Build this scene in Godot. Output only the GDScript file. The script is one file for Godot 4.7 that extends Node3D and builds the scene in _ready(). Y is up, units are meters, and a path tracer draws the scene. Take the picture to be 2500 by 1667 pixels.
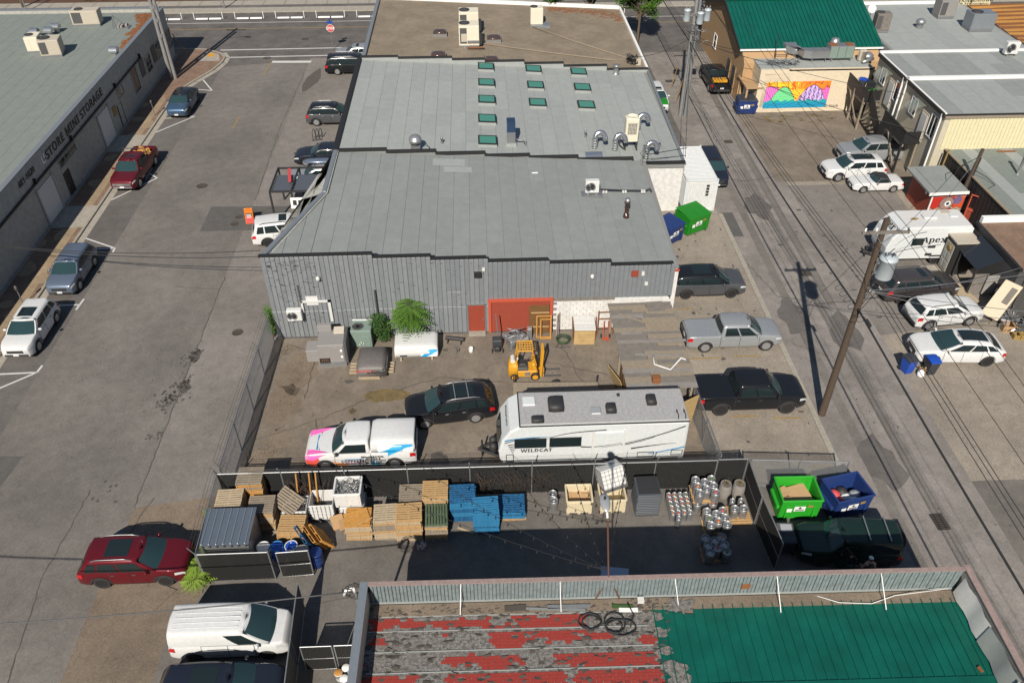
extends Node3D
# An aerial view over a block of low commercial buildings: side street,fenced yards,alley and parked vehicles.
# World axes follow the street grid: -z runs along the side street away from the camera,+x to the alley side. Metres.

const NTH:=["first","second","third","fourth","fifth","sixth","seventh","eighth","ninth","tenth","eleventh","twelfth","thirteenth","fourteenth","fifteenth"]
var mats:={}
var meshes:={}
var texs:={}
var used:={}
var rng:=RandomNumberGenerator.new()
const O3:=Vector3.ZERO

func V(x: float,y: float,z: float) -> Vector3: return Vector3(x,y,z)
func V2(x: float,y: float) -> Vector2: return Vector2(x,y)
func rd_(a: float,b: float) -> float: return rng.randf_range(a,b)

class G:
	var st:=SurfaceTool.new()
	func _init():
		st.begin(Mesh.PRIMITIVE_TRIANGLES)
		st.set_smooth_group(-1)
	func flat(): st.set_smooth_group(-1)
	func smooth(k:=0): st.set_smooth_group(k)
	func tri(a: Vector3,b: Vector3,c: Vector3):
		st.add_vertex(a); st.add_vertex(b); st.add_vertex(c)
	func quad(a: Vector3,b: Vector3,c: Vector3,d: Vector3):
		tri(a,b,c); tri(a,c,d)
	func uvquad(p: Array,u: Array):
		for i in [0,1,2,0,2,3]:
			st.set_uv(u[i]); st.add_vertex(p[i])
	func box(c: Vector3,s: Vector3,b:=Basis()):
		bev(c,s,0.0,b)
	func bev(c: Vector3,s: Vector3,r:=0.0,b:=Basis()):
		var h:=s*0.5
		if r <= 0.0:
			var v: Array[Vector3] = []
			for i in 8: v.append(c+b*Vector3(h.x*(1 if i & 1 else -1),h.y*(1 if i & 2 else -1),h.z*(1 if i & 4 else -1)))
			for f in [[0,2,3,1],[5,7,6,4],[4,6,2,0],[1,3,7,5],[2,6,7,3],[4,0,1,5]]: quad(v[f[3]],v[f[2]],v[f[1]],v[f[0]])
			return
		var rings:=[]
		for y in [-h.y,-h.y+r,h.y - r,h.y]:
			var k:=r if absf(y) == h.y else 0.0
			var a:=h.x - k
			var d:=h.z - k
			var e: float = minf(r,minf(a,d)*0.8)
			var ring:=[]
			for q in [[a,d - e],[a - e,d],[-a+e,d],[-a,d - e],[-a,-d+e],[-a+e,-d],[a - e,-d],[a,-d+e]]: ring.append(c+b*Vector3(q[0],y,q[1]))
			rings.append(ring)
		loft(rings,true,true)
	func loft(rings: Array,closed:=true,caps:=true):
		var n: int = rings[0].size()
		for i in rings.size() - 1:
			for j in (n if closed else n - 1):
				var k:=(j+1) % n
				quad(rings[i][j],rings[i+1][j],rings[i+1][k],rings[i][k])
		if caps:
			fan(rings[0],false); fan(rings[-1],true)
	func fan(ring: Array,up:=true):
		for j in range(1,ring.size() - 1):
			if up: tri(ring[0],ring[j+1],ring[j])
			else: tri(ring[0],ring[j],ring[j+1])
	func cyl(a: Vector3,b: Vector3,r0: float,r1:=-1.0,seg:=10,caps:=true):
		if r1 < 0: r1 = r0
		var d:=(b - a).normalized()
		var u:=d.cross(Vector3.UP if absf(d.y) < 0.9 else Vector3.RIGHT).normalized()
		var v:=d.cross(u)
		var A:=[]
		var B:=[]
		for i in seg:
			var t:=TAU*i/seg
			var o:=u*cos(t)+v*sin(t)
			A.append(a+o*r0); B.append(b+o*r1)
		smooth(1)
		loft([A,B],true,false)
		flat()
		if caps:
			fan(A,false); fan(B,true)
	func tube(p: Array,r: float,seg:=6):
		var rings:=[]
		for i in p.size():
			var d: Vector3 = (p[mini(i+1,p.size() - 1)] - p[maxi(i - 1,0)]).normalized()
			var u:=d.cross(Vector3.UP if absf(d.y) < 0.95 else Vector3.RIGHT).normalized()
			var v:=d.cross(u)
			var ring:=[]
			for k in seg: ring.append(p[i]+(u*cos(TAU*k/seg)+v*sin(TAU*k/seg))*r)
			rings.append(ring)
		smooth(1)
		loft(rings,true,true)
		flat()
	func lathe(prof: Array,seg: int,xf:=Transform3D(),sm:=true):
		var rings:=[]
		for q in prof:
			var ring:=[]
			for k in seg: ring.append(xf*Vector3(cos(TAU*k/seg)*q.x,q.y,-sin(TAU*k/seg)*q.x))
			rings.append(ring)
		smooth(2 if sm else -1)
		loft(rings,true,false)
		flat()
		fan(rings[0],false); fan(rings[-1],true)
	func grid(rows: Array,sm:=true):
		smooth(3 if sm else -1)
		loft(rows,false,false)
		flat()
	func prism(pts: Array,lift: Vector3):
		# a closed outline pushed along lift
		var top:=[]
		for p in pts: top.append(p+lift)
		loft([pts,top],true,true)
	func done() -> ArrayMesh:
		st.generate_normals()
		return st.commit()

func lin(r: float,g: float,b: float) -> Color:
	return Color(r,g,b).linear_to_srgb()

# colour values are linear base colours
func mat(key: String,r:=0.5,g:=0.5,b:=0.5,rough:=0.8,metal:=0.0,tx:="",scale:=1.0,det:="",dscale:=0.03) -> StandardMaterial3D:
	if mats.has(key): return mats[key]
	var m:=StandardMaterial3D.new()
	m.resource_name = key
	m.albedo_color = lin(r,g,b)
	m.roughness = rough
	m.metallic = metal
	if tx:
		m.albedo_texture = texs[tx]
		m.uv1_triplanar = true
		m.uv1_world_triplanar = true
		m.uv1_scale = Vector3.ONE*scale
	if det:
		m.detail_enabled = true
		m.detail_blend_mode = BaseMaterial3D.BLEND_MODE_MUL
		m.detail_albedo = texs[det]
		m.detail_uv_layer = BaseMaterial3D.DETAIL_UV_2
		m.uv2_triplanar = true
		m.uv2_world_triplanar = true
		m.uv2_scale = Vector3.ONE*dscale
	mats[key] = m
	return m

func paint(key: String,r: float,g: float,b: float,metal:=0.0,rough:=0.32) -> StandardMaterial3D:
	if mats.has(key): return mats[key]
	var m:=mat(key,r,g,b,rough,metal,"fine",0.6)
	m.clearcoat_enabled = true
	m.clearcoat = 0.55
	m.clearcoat_roughness = 0.1
	m.metallic_specular = 0.3
	return m

func numbered(called: String) -> String:
	var k: int = used.get(called,0)
	used[called] = k+1
	return called if k == 0 else "%s_%03d" % [called,k]

func thing(called: String,label: String,category: String,at:=O3,turn:=0.0,group:="") -> Node3D:
	var o:=Node3D.new()
	o.name = numbered(called)
	add_child(o)
	o.position = at
	o.rotation.y = deg_to_rad(turn)
	o.set_meta("label",label)
	o.set_meta("category",category)
	if group: o.set_meta("group",group)
	return o

func dup(src: Node3D,label: String,at: Vector3,turn:=0.0,group:="") -> Node3D:
	var o: Node3D = src.duplicate()
	var base:=String(src.name)
	if base.length() > 4 and base[-4] == "_" and base.right(3).is_valid_int(): base = base.left(-4)
	o.name = numbered(base)
	add_child(o)
	o.position = at
	o.rotation = V(0,deg_to_rad(turn),0)
	o.set_meta("label",label)
	if group: o.set_meta("group",group)
	return o

func mi(parent: Node,called: String,mesh: Mesh,m: Material,at:=O3,rot:=O3) -> MeshInstance3D:
	var o:=MeshInstance3D.new()
	o.mesh = mesh
	o.material_override = m
	o.position = at
	o.rotation = rot
	o.name = numbered(called) if parent == self else called
	parent.add_child(o,true)
	return o

func stuff(o: Node) -> Node:
	o.set_meta("kind","stuff")
	return o

func struct(called: String,mesh: Mesh,m: Material,at:=O3) -> MeshInstance3D:
	var o:=mi(self,called,mesh,m,at)
	o.set_meta("kind","structure")
	return o

func box(parent: Node,called: String,c: Vector3,s: Vector3,m: Material,rot:=O3,r:=0.0) -> MeshInstance3D:
	var key:="b%.3v_%.3f" % [s,r]
	if not meshes.has(key):
		var g:=G.new()
		g.bev(O3,s,r)
		meshes[key] = g.done()
	return mi(parent,called,meshes[key],m,c,rot)

func rod(parent: Node,called: String,a: Vector3,b: Vector3,r: float,m: Material,seg:=8) -> MeshInstance3D:
	var g:=G.new()
	g.cyl(a,b,r,r,seg)
	return mi(parent,called,g.done(),m)

func pipe(parent: Node,called: String,pts: Array,r: float,m: Material,seg:=6) -> MeshInstance3D:
	var g:=G.new()
	g.tube(pts,r,seg)
	return mi(parent,called,g.done(),m)

func sag(a: Vector3,b: Vector3,drop: float,n:=12) -> Array:
	var out:=[]
	for i in n+1:
		var t:=float(i)/n
		out.append(a.lerp(b,t)+Vector3.DOWN*drop*4.0*t*(1.0 - t))
	return out

func flat_poly(pts: Array,y: float) -> ArrayMesh:
	var pp:=PackedVector2Array()
	for p in pts: pp.append(p)
	var idx:=Geometry2D.triangulate_polygon(pp)
	var g:=G.new()
	for i in range(0,idx.size(),3):
		var q:=[pp[idx[i]],pp[idx[i+1]],pp[idx[i+2]]]
		if (q[1] - q[0]).cross(q[2] - q[0]) < 0: q = [q[0],q[2],q[1]]
		g.tri(V(q[0].x,y,q[0].y),V(q[1].x,y,q[1].y),V(q[2].x,y,q[2].y))
	return g.done()

func rect(x0: float,z0: float,x1: float,z1: float) -> Array:
	return [V2(x0,z0),V2(x1,z0),V2(x1,z1),V2(x0,z1)]

func blob(c: Vector2,rx: float,rz: float,n:=12,rough:=0.25) -> Array:
	var out:=[]
	for i in n:
		var t:=TAU*i/n
		var k:=1.0+rd_(-rough,rough)
		out.append(c+V2(cos(t)*rx,sin(t)*rz)*k)
	return out

func text(parent: Node,s: String,height: float,at: Vector3,rot: Vector3,m: Material,serif:=false,called:="lettering",stretch:=1.0,bold:=true) -> MeshInstance3D:
	var t:=TextMesh.new()
	var f:=SystemFont.new()
	f.font_names = PackedStringArray(["Droid Serif" if serif else "Droid Sans"])
	f.font_weight = 700 if bold else 400
	t.font = f
	t.text = s
	t.font_size = 64
	t.pixel_size = height/46.0
	t.depth = 0.012
	var o:=mi(parent,called,t,m,at,rot)
	o.scale.x = stretch
	return o

# ---------- computed surface textures ----------
func noise(sd: int,freq: float,oct:=3,type:=FastNoiseLite.TYPE_SIMPLEX_SMOOTH) -> FastNoiseLite:
	var n:=FastNoiseLite.new()
	n.seed = sd; n.frequency = freq; n.fractal_octaves = oct; n.noise_type = type
	return n

func grain(key: String,size: int,layers: Array,lo: float,hi: float,tint:=Color(1,1,1),speck:=0.0,speck_dark:=0.5):
	# layers: [seed,frequency,octaves,weight]; the sum runs from lo to hi (linear factors on the base colour)
	var imgs:=[]
	for l in layers: imgs.append(noise(l[0],l[1],l[2]).get_seamless_image(size,size).get_data())
	var out:=PackedByteArray()
	out.resize(size*size*3)
	var lut:=PackedByteArray()
	for i in 256: lut.append(int(255.0*pow(clampf(lerpf(lo,hi,i/255.0),0.0,1.0),1.0/2.2)))
	var r:=RandomNumberGenerator.new()
	r.seed = size+layers.size()*7
	var nl:=layers.size()
	for i in size*size:
		var v:=0.0
		for k in nl: v += imgs[k][i]*layers[k][3]
		if speck > 0.0:
			var q:=r.randf()
			if q < speck: v *= speck_dark
			elif q > 1.0 - speck*0.6: v = v*1.15+30.0
		var b:=lut[clampi(int(v),0,255)]
		out[i*3] = int(b*tint.r); out[i*3+1] = int(b*tint.g); out[i*3+2] = int(b*tint.b)
	texs[key] = ImageTexture.create_from_image(Image.create_from_data(size,size,false,Image.FORMAT_RGB8,out))

func make_textures():
	grain("fine",256,[[1,0.03,4,0.6],[2,0.11,2,0.4]],0.8,1.0)
	grain("cloud",512,[[3,0.008,5,1.0]],0.66,1.0)
	grain("asphalt",1024,[[4,0.12,2,0.45],[5,0.04,3,0.3],[6,0.01,4,0.3]],0.38,1.0,Color(1,1,1),0.05,0.6)
	grain("gravel",1024,[[7,0.1,2,0.5],[8,0.04,3,0.3],[9,0.01,4,0.25]],0.3,1.0,Color(1,1,1),0.09,0.45)
	grain("old",1024,[[10,0.1,3,0.35],[11,0.03,4,0.35],[12,0.008,4,0.35]],0.42,1.0,Color(1,1,1),0.05,0.5)
	grain("wood",256,[[13,0.02,4,0.5],[14,0.2,2,0.5]],0.55,1.0)
	grain("streak",512,[[15,0.015,5,0.75],[16,0.12,2,0.25]],0.5,1.0)
	grain("peel",512,[[17,0.06,5,0.75],[18,0.3,1,0.4]],0.02,1.0,Color(1,1,1),0.08,0.2)

func _ready():
	rng.seed = 7
	var cam:=Camera3D.new()
	cam.name = "camera"
	add_child(cam)
	cam.position = V(0,31,0)
	cam.rotation_degrees = V(-39.6,-2.6,0)
	cam.fov = 45.4
	cam.far = 900.0
	cam.current = true
	var sky:=ProceduralSkyMaterial.new()
	sky.sky_top_color = Color(0.42,0.52,0.66)
	sky.sky_horizon_color = Color(0.72,0.75,0.79)
	sky.sky_curve = 0.12
	sky.ground_horizon_color = Color(0.45,0.44,0.42)
	sky.ground_bottom_color = Color(0.30,0.29,0.28)
	sky.sky_energy_multiplier = 0.66
	var e:=Environment.new()
	e.background_mode = Environment.BG_SKY
	e.sky = Sky.new()
	e.sky.sky_material = sky
	e.tonemap_mode = Environment.TONE_MAPPER_LINEAR
	e.tonemap_exposure = 1.6
	e.sdfgi_enabled = true
	e.ssao_enabled = true
	e.ssil_enabled = true
	var we:=WorldEnvironment.new()
	we.name = "environment"
	we.environment = e
	add_child(we)
	var sun:=DirectionalLight3D.new()
	sun.name = "sun"
	sun.light_energy = 1.25
	sun.light_color = Color(1.0,0.965,0.91)
	sun.light_angular_distance = 0.5
	sun.shadow_enabled = true
	sun.directional_shadow_max_distance = 200.0
	add_child(sun)
	# the poles' shadows lie 13 degrees off the street's direction and are 1.2 times as long as the poles are high
	var az:=deg_to_rad(13.0)
	var el:=deg_to_rad(39.5)
	sun.basis = Basis.looking_at(V(sin(az)*cos(el),-sin(el),-cos(az)*cos(el)))
	make_textures()
	make_materials()
	ground()
	buildings()
	vehicles()
	yards()
	details()

func make_materials():
	mat("asphalt_light",0.297,0.27,0.248,0.95,0.0,"asphalt",0.09,"cloud",0.021)
	mat("asphalt_lane",0.247,0.226,0.207,0.95,0.0,"asphalt",0.1,"cloud",0.027)
	mat("asphalt_park",0.185,0.17,0.16,0.95,0.0,"asphalt",0.11,"cloud",0.03)
	mat("asphalt_road",0.19,0.175,0.165,0.95,0.0,"asphalt",0.08,"streak",0.05)
	mat("asphalt_patch",0.125,0.12,0.115,0.95,0.0,"asphalt",0.13)
	mat("asphalt_yard",0.22,0.201,0.182,0.95,0.0,"asphalt",0.12,"cloud",0.05)
	mat("asphalt_alley",0.37,0.336,0.31,0.95,0.0,"asphalt",0.1,"streak",0.02)
	mat("gravel_lot",0.434,0.378,0.314,1.0,0.0,"gravel",0.12,"cloud",0.035)
	mat("dirt",0.31,0.243,0.183,1.0,0.0,"gravel",0.13,"cloud",0.04)
	mat("old_asphalt",0.279,0.232,0.185,0.95,0.0,"old",0.11,"cloud",0.06)
	mat("concrete",0.42,0.385,0.33,0.9,0.0,"old",0.2)
	mat("concrete_grey",0.34,0.33,0.31,0.9,0.0,"old",0.17)
	mat("kerb",0.40,0.37,0.31,0.9,0.0,"old",0.3)
	mat("pavers_red",0.312,0.202,0.143,0.95,0.0,"old",0.35,"cloud",0.15)
	mat("pavers_tan",0.442,0.332,0.215,0.95,0.0,"old",0.3,"cloud",0.13)
	mat("line_white",0.72,0.72,0.7,0.8,0.0,"old",0.9)
	mat("line_yellow",0.5,0.33,0.1,0.85,0.0,"peel",0.3)
	mat("stain",0.075,0.068,0.062,0.8)
	mat("stain_soft",0.115,0.1,0.088,0.9,0.0,"old",0.2)
	mat("crack",0.07,0.062,0.055,0.95)
	mat("iron",0.09,0.075,0.06,0.7,0.3,"fine",1.0)
	mat("dry_grass",0.26,0.19,0.085,1.0,0.0,"gravel",0.2,"cloud",0.2)
	mat("mulch",0.13,0.065,0.04,1.0,0.0,"gravel",0.2)
	mat("roof_sage",0.192,0.22,0.204,0.9,0.0,"fine",0.12)
	mat("roof_grey",0.231,0.248,0.245,0.85,0.0,"fine",0.12)
	mat("roof_grey2",0.242,0.261,0.258,0.85,0.0,"fine",0.12)
	mat("roof_pale",0.309,0.332,0.325,0.85,0.0,"fine",0.15)
	mat("roof_pale2",0.29,0.312,0.308,0.85,0.0,"fine",0.15)
	mat("seam",0.204,0.204,0.201,0.9)
	mat("roof_gravel",0.373,0.303,0.223,1.0,0.0,"gravel",0.14,"cloud",0.06)
	mat("block_wall",0.48,0.48,0.441,0.9,0.0,"old",0.2)
	mat("white_wall",0.792,0.783,0.763,0.85,0.0,"old",0.3)
	mat("cream_wall",0.64,0.55,0.41,0.85,0.0,"fine",0.3)
	mat("yellow_wall",0.64,0.59,0.38,0.85,0.0,"fine",0.3)
	mat("tan_wall",0.42,0.27,0.14,0.85,0.0,"fine",0.3)
	mat("beige_wall",0.5,0.46,0.36,0.85,0.0,"fine",0.3)
	mat("black_trim",0.015,0.015,0.016,0.6)
	mat("flashing",0.30,0.33,0.36,0.45,0.5,"fine",0.5)
	mat("white_trim",0.72,0.72,0.71,0.6)
	mat("siding_a",0.26,0.281,0.302,0.5,0.25,"fine",0.25)
	mat("siding_b",0.23,0.252,0.272,0.5,0.25,"fine",0.25)
	mat("siding_c",0.228,0.246,0.273,0.5,0.25,"fine",0.25)
	mat("red_door",0.27,0.045,0.022,0.7,0.0,"fine",0.5)
	mat("red_trim",0.42,0.07,0.035,0.7)
	mat("dark_glass",0.02,0.03,0.032,0.08)
	mat("car_glass",0.012,0.02,0.022,0.06)
	mat("car_shield",0.02,0.045,0.05,0.06)
	mat("sky_glass",0.06,0.22,0.17,0.1)
	mat("tyre",0.018,0.018,0.019,0.85)
	mat("rim_silver",0.42,0.43,0.45,0.35,0.7)
	mat("rim_dark",0.03,0.03,0.032,0.4,0.4)
	mat("plastic",0.025,0.025,0.027,0.6)
	mat("plastic_grey",0.07,0.07,0.073,0.6)
	mat("lamp_clear",0.55,0.58,0.6,0.15,0.2)
	mat("lamp_red",0.4,0.012,0.015,0.2)
	mat("lamp_amber",0.55,0.15,0.02,0.2)
	mat("chrome",0.6,0.61,0.62,0.18,0.9)
	mat("plate",0.62,0.63,0.65,0.5)
	mat("galv",0.42,0.43,0.44,0.4,0.7,"fine",0.8)
	mat("steel",0.30,0.31,0.33,0.45,0.6,"fine",0.7)
	mat("pole_wood",0.085,0.06,0.042,0.9,0.0,"wood",0.6)
	mat("pole_grey",0.26,0.26,0.26,0.75,0.1,"wood",0.4)
	mat("wood_new",0.52,0.33,0.15,0.85,0.0,"wood",0.9)
	mat("wood_pale",0.50,0.40,0.27,0.85,0.0,"wood",0.8)
	mat("wood_old",0.30,0.25,0.19,0.9,0.0,"wood",0.7)
	mat("wood_grey",0.21,0.19,0.17,0.95,0.0,"wood",0.5)
	mat("wood_orange",0.55,0.27,0.06,0.8,0.0,"wood",0.8)
	mat("ply",0.52,0.36,0.16,0.85,0.0,"wood",0.4)
	mat("blue_paint",0.02,0.18,0.42,0.7,0.0,"peel",0.25)
	mat("green_paint",0.09,0.13,0.075,0.8,0.0,"wood",0.5)
	mat("white_plastic",0.62,0.62,0.61,0.5,0.0,"fine",0.8)
	mat("cream_plastic",0.6,0.52,0.36,0.55,0.0,"fine",0.7)
	mat("grey_unit",0.27,0.26,0.255,0.7,0.1,"fine",0.7)
	mat("beige_unit",0.5,0.45,0.37,0.65,0.1,"fine",0.6)
	mat("cream_unit",0.68,0.64,0.52,0.6,0.0,"fine",0.6)
	mat("green_unit",0.20,0.27,0.235,0.65,0.1,"fine",0.6)
	mat("rust",0.28,0.11,0.04,0.95,0.0,"old",0.6)
	mat("wire",0.02,0.02,0.021,0.7)
	mat("mesh_black",0.009,0.009,0.009,0.8)
	mat("bin_green",0.012,0.2,0.012,0.5,0.0,"fine",0.6)
	mat("bin_blue",0.012,0.035,0.15,0.5,0.0,"fine",0.6)
	mat("cart_blue",0.01,0.06,0.36,0.5)
	mat("cart_grey",0.035,0.038,0.045,0.6)
	mat("card",0.42,0.27,0.14,0.9,0.0,"fine",0.5)
	mat("yellow",0.62,0.30,0.02,0.5,0.0,"fine",0.8)
	mat("sticker",0.72,0.73,0.72,0.6)
	mat("print_black",0.02,0.02,0.022,0.6)
	mat("print_blue",0.03,0.2,0.42,0.6)
	mat("print_red",0.5,0.06,0.06,0.6)
	mat("green_roof",0.001,0.12,0.087,0.45,0.1,"fine",0.25,"cloud",0.12)
	mat("keg",0.40,0.40,0.41,0.35,0.75,"fine",1.2)
	mat("leaf",0.075,0.16,0.02,0.7)
	mat("leaf_dark",0.035,0.085,0.018,0.7)
	mat("leaf_light",0.17,0.26,0.03,0.7)
	mat("bark",0.1,0.075,0.05,0.9)
	mat("skin",0.42,0.23,0.16,0.6)
	mat("mirror_grey",0.36,0.38,0.4,0.4,0.3)
	for k in ["leaf","leaf_dark","leaf_light"]:
		mats[k].backlight_enabled = true
		mats[k].backlight = Color(0.25,0.35,0.08)

func sheet(parent: Node,called: String,pts: Array,y: float,m: String) -> MeshInstance3D:
	var o:=mi(parent,called,flat_poly(pts,y),mats[m])
	if parent == self: o.set_meta("kind","structure")
	return o

func strokes(parent: Node,called: String,segs: Array,w: float,y: float,m: String):
	for s in segs:
		var a:=V2(s[0],s[1])
		var b:=V2(s[2],s[3])
		var n:=(b - a).normalized().orthogonal()*w*0.5
		sheet(parent,called,[a - n,b - n,b+n,a+n],y,m)

func ribbon(pts: Array,w: float,y: float,jitter:=0.0) -> ArrayMesh:
	# a thin wandering strip along a polyline of Vector2
	var g:=G.new()
	var L:=[]
	var R:=[]
	var path:=[]
	for i in pts.size() - 1:
		var n:=maxi(2,int(pts[i].distance_to(pts[i+1])/0.35))
		for k in n: path.append(pts[i].lerp(pts[i+1],float(k)/n)+V2(rd_(-1,1),rd_(-1,1))*jitter)
	path.append(pts[-1])
	for i in path.size():
		var d: Vector2 = (path[mini(i+1,path.size() - 1)] - path[maxi(i - 1,0)]).normalized().orthogonal()*w*rd_(0.3,0.7)
		L.append(V(path[i].x - d.x,y,path[i].y - d.y)); R.append(V(path[i].x+d.x,y,path[i].y+d.y))
	g.loft([L,R],false,false)
	return g.done()

func blobs(parent: Node,called: String,list: Array,y: float,m: String):
	# many small stains in one mesh: nobody could count them
	var g:=G.new()
	for b in list:
		var p:=blob(V2(b[0],b[1]),b[2],b[3],9,0.3)
		var c:=V(b[0],y,b[1])
		for i in p.size():
			var q: Vector2 = p[i]
			var r: Vector2 = p[(i+1) % p.size()]
			g.tri(c,V(q.x,y,q.y),V(r.x,y,r.y))
	stuff(mi(parent,called,g.done(),mats[m]))

func kerb_run(parent: Node,called: String,pts: Array,w: float,y0: float,y1: float,m: String):
	var g:=G.new()
	for i in pts.size() - 1:
		var a: Vector2 = pts[i]
		var b: Vector2 = pts[i+1]
		var d:=b - a
		g.bev(V((a.x+b.x)/2,(y0+y1)/2,(a.y+b.y)/2),V(w,y1 - y0,d.length()+w*0.3),0.02,Basis(Vector3.UP,atan2(d.x,d.y)))
	mi(parent,called,g.done(),mats[m])

func ground():
	var gr:=sheet(self,"ground",rect(-260,-260,260,120),-0.03,"asphalt_park")
	gr.set_meta("label","wide ground of worn asphalt under the whole block")
	# side street
	var s:=sheet(self,"street",rect(-25.4,-84,-16.9,20),0.0,"asphalt_lane")
	sheet(s,"parking_lane",rect(-27.8,-83,-25.4,20),0.0,"asphalt_park")
	sheet(s,"street_edge",[V2(-16.9,-84),V2(-9.2,-84),V2(-9.2,-45),V2(-12.1,-38),V2(-12.1,-25.8),V2(-16.9,-25.8)],0.0,"asphalt_light")
	sheet(s,"asphalt_patch",[V2(-19.99,-50.74),V2(-19.96,-54.17),V2(-14.2,-54.0),V2(-14.2,-50.7)],0.005,"asphalt_patch")
	sheet(s,"asphalt_patch",[V2(-27.6,-29.6),V2(-23.6,-29.4),V2(-24.4,-24),V2(-27.6,-24)],0.005,"asphalt_patch")
	strokes(s,"painted_line",[[-27.79,-69.9,-25.21,-70.3],[-25.21,-70.3,-27.78,-67.08],[-26.54,-78.67,-25.04,-75.99],[-25.04,-75.99,-26.4,-76.32],
		[-27.83,-55.41,-25.28,-58.83],[-25.28,-58.83,-26.1,-59.6],[-26.14,-58.77,-26.17,-60.56],[-27.84,-50.2,-25.3,-48.78],[-26.9,-48.77,-25.3,-48.78],[-25.3,-48.78,-25.27,-48.2],
		[-26.95,-42.29,-25.37,-42.29],[-25.33,-42.9,-25.42,-41.76],[-27.7,-35.83,-25.5,-35.89],[-25.42,-36.5,-25.5,-35.89],[-25.5,-35.89,-27.7,-34.1]],0.13,0.008,"line_white")
	strokes(s,"stop_bar",[[-20.68,-83.1,-16.71,-82.95]],0.55,0.008,"line_white")
	strokes(s,"centre_line",[[-20.75,-83.0,-20.9,-79.6],[-21.2,-70,-21.3,-67.6]],0.1,0.008,"line_yellow")
	for c in [[-21.45,-57.38,0.42],[-14.84,-39.03,0.33],[-17.6,-52.6,0.28],[-17.7,-51.6,0.3],[-14.9,-62.6,0.3],[-21.4,-84.2,0.4],[-18.3,-89.6,0.4]]:
		var g:=G.new()
		g.lathe([V2(c[2],0.0),V2(c[2],0.012),V2(c[2]*0.85,0.012),V2(c[2]*0.82,0.006),V2(0.01,0.009)],18)
		mi(s,"manhole_cover",g.done(),mats.iron,V(c[0],0.003,c[1]))
	var oil:=[]
	for c in [[-17.03,-36.9,0.6,1.1,60],[-16.95,-34.2,0.7,1.1,70],[-17.3,-33.1,0.7,0.9,60],[-17.4,-30.4,0.6,0.5,14],[-18.4,-26.8,0.6,1.4,8],[-20.5,-33,4,7,40],[-20.5,-52,4,14,40]]:
		for i in c[4]:
			var r:=rd_(0.02,0.085) if c[2] < 1.0 else rd_(0.02,0.045)
			oil.append([c[0]+rng.randfn(0,c[2]*0.45),c[1]+rng.randfn(0,c[3]*0.45),r,r*1.3])
	oil.append([-16.8,-36.9,0.3,0.6]); oil.append([-16.75,-34.3,0.28,0.55])
	blobs(s,"oil_stain",oil,0.009,"stain")
	sheet(s,"damp_stain",[V2(-15.5,-81.3),V2(-15.2,-79.0),V2(-15.3,-77.6),V2(-16.2,-75.4),V2(-16.5,-75.3),V2(-16.7,-77),V2(-16.5,-79),V2(-15.9,-80.6)],0.006,"stain_soft")
	for c in [[[-16.9,-45],[-16.95,-25.8]],[[-19.4,-27],[-19.8,-22],[-19.2,-17],[-20.2,-10]],[[-16.2,-26.4],[-16.7,-24.2],[-16.75,-22.6]],[[-17.0,-80],[-17.2,-68],[-16.9,-55]],[[-12.9,-37],[-13.1,-26.5]],[[-20,-44],[-17,-43.6]]]:
		var pl:=[]
		for q in c: pl.append(V2(q[0],q[1]))
		mi(s,"crack",ribbon(pl,0.05,0.006,0.05),mats.crack)
	# dirt shoulder and slabs
	var d:=sheet(self,"dirt_shoulder",[V2(-16.9,-25.8),V2(-12.6,-26.4),V2(-12.6,-21.2),V2(-12.5,-20.9),V2(-13.5,-18.5),V2(-13.3,10),V2(-16.9,10),V2(-17.15,-19)],0.002,"dirt")
	for q in [[V2(-14.28,-20.22),V2(-15.23,-20.84),V2(-14.55,-21.5),V2(-13.66,-21.11)],[V2(-13.62,-20.6),V2(-12.52,-20.94),V2(-12.5,-21.6),V2(-13.5,-21.6)]]:
		var g:=G.new()
		var base:=[]
		for v in q: base.append(V(v.x,0.0,v.y))
		g.prism(base,V(0,0.05,0))
		mi(d,"broken_slab",g.done(),mats.dirt)
	# pallet yard and fore court
	var y:=sheet(self,"yard_pavement",[V2(-12.6,-26),V2(12.5,-26),V2(17.5,-26),V2(17.5,10),V2(-13.3,10),V2(-13.5,-18.5),V2(-12.5,-20.9)],0.004,"asphalt_yard")
	mi(y,"crack",ribbon([V2(-11,-19.6),V2(-7,-20.3),V2(-5.2,-20.6)],0.04,0.008,0.04),mats.crack)
	# contractor's yard
	var c:=sheet(self,"yard_ground",rect(-12.4,-38.3,11.2,-26),0.002,"old_asphalt")
	for q in [[-10.6,-35.2,1.1,1.8,"dirt"],[-10.9,-32.6,1.0,1.7,"dirt"],[-10.7,-30.1,0.7,0.7,"dirt"],[-11.3,-28.5,0.9,0.8,"dirt"],[-9.9,-27.9,0.9,0.7,"dirt"],[-5.4,-33.1,1.15,0.55,"dry_grass"],[3.2,-33.1,1.4,0.5,"stain_soft"],[-2.4,-27.6,0.6,1.2,"stain_soft"],[5.7,-36.0,2.2,0.9,"old_asphalt"],[-7.6,-34.3,0.28,0.14,"stain"]]:
		sheet(c,"bare_patch" if q[4] != "stain" else "oil_stain",blob(V2(q[0],q[1]),q[2],q[3],22,0.22),0.006,q[4])
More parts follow.
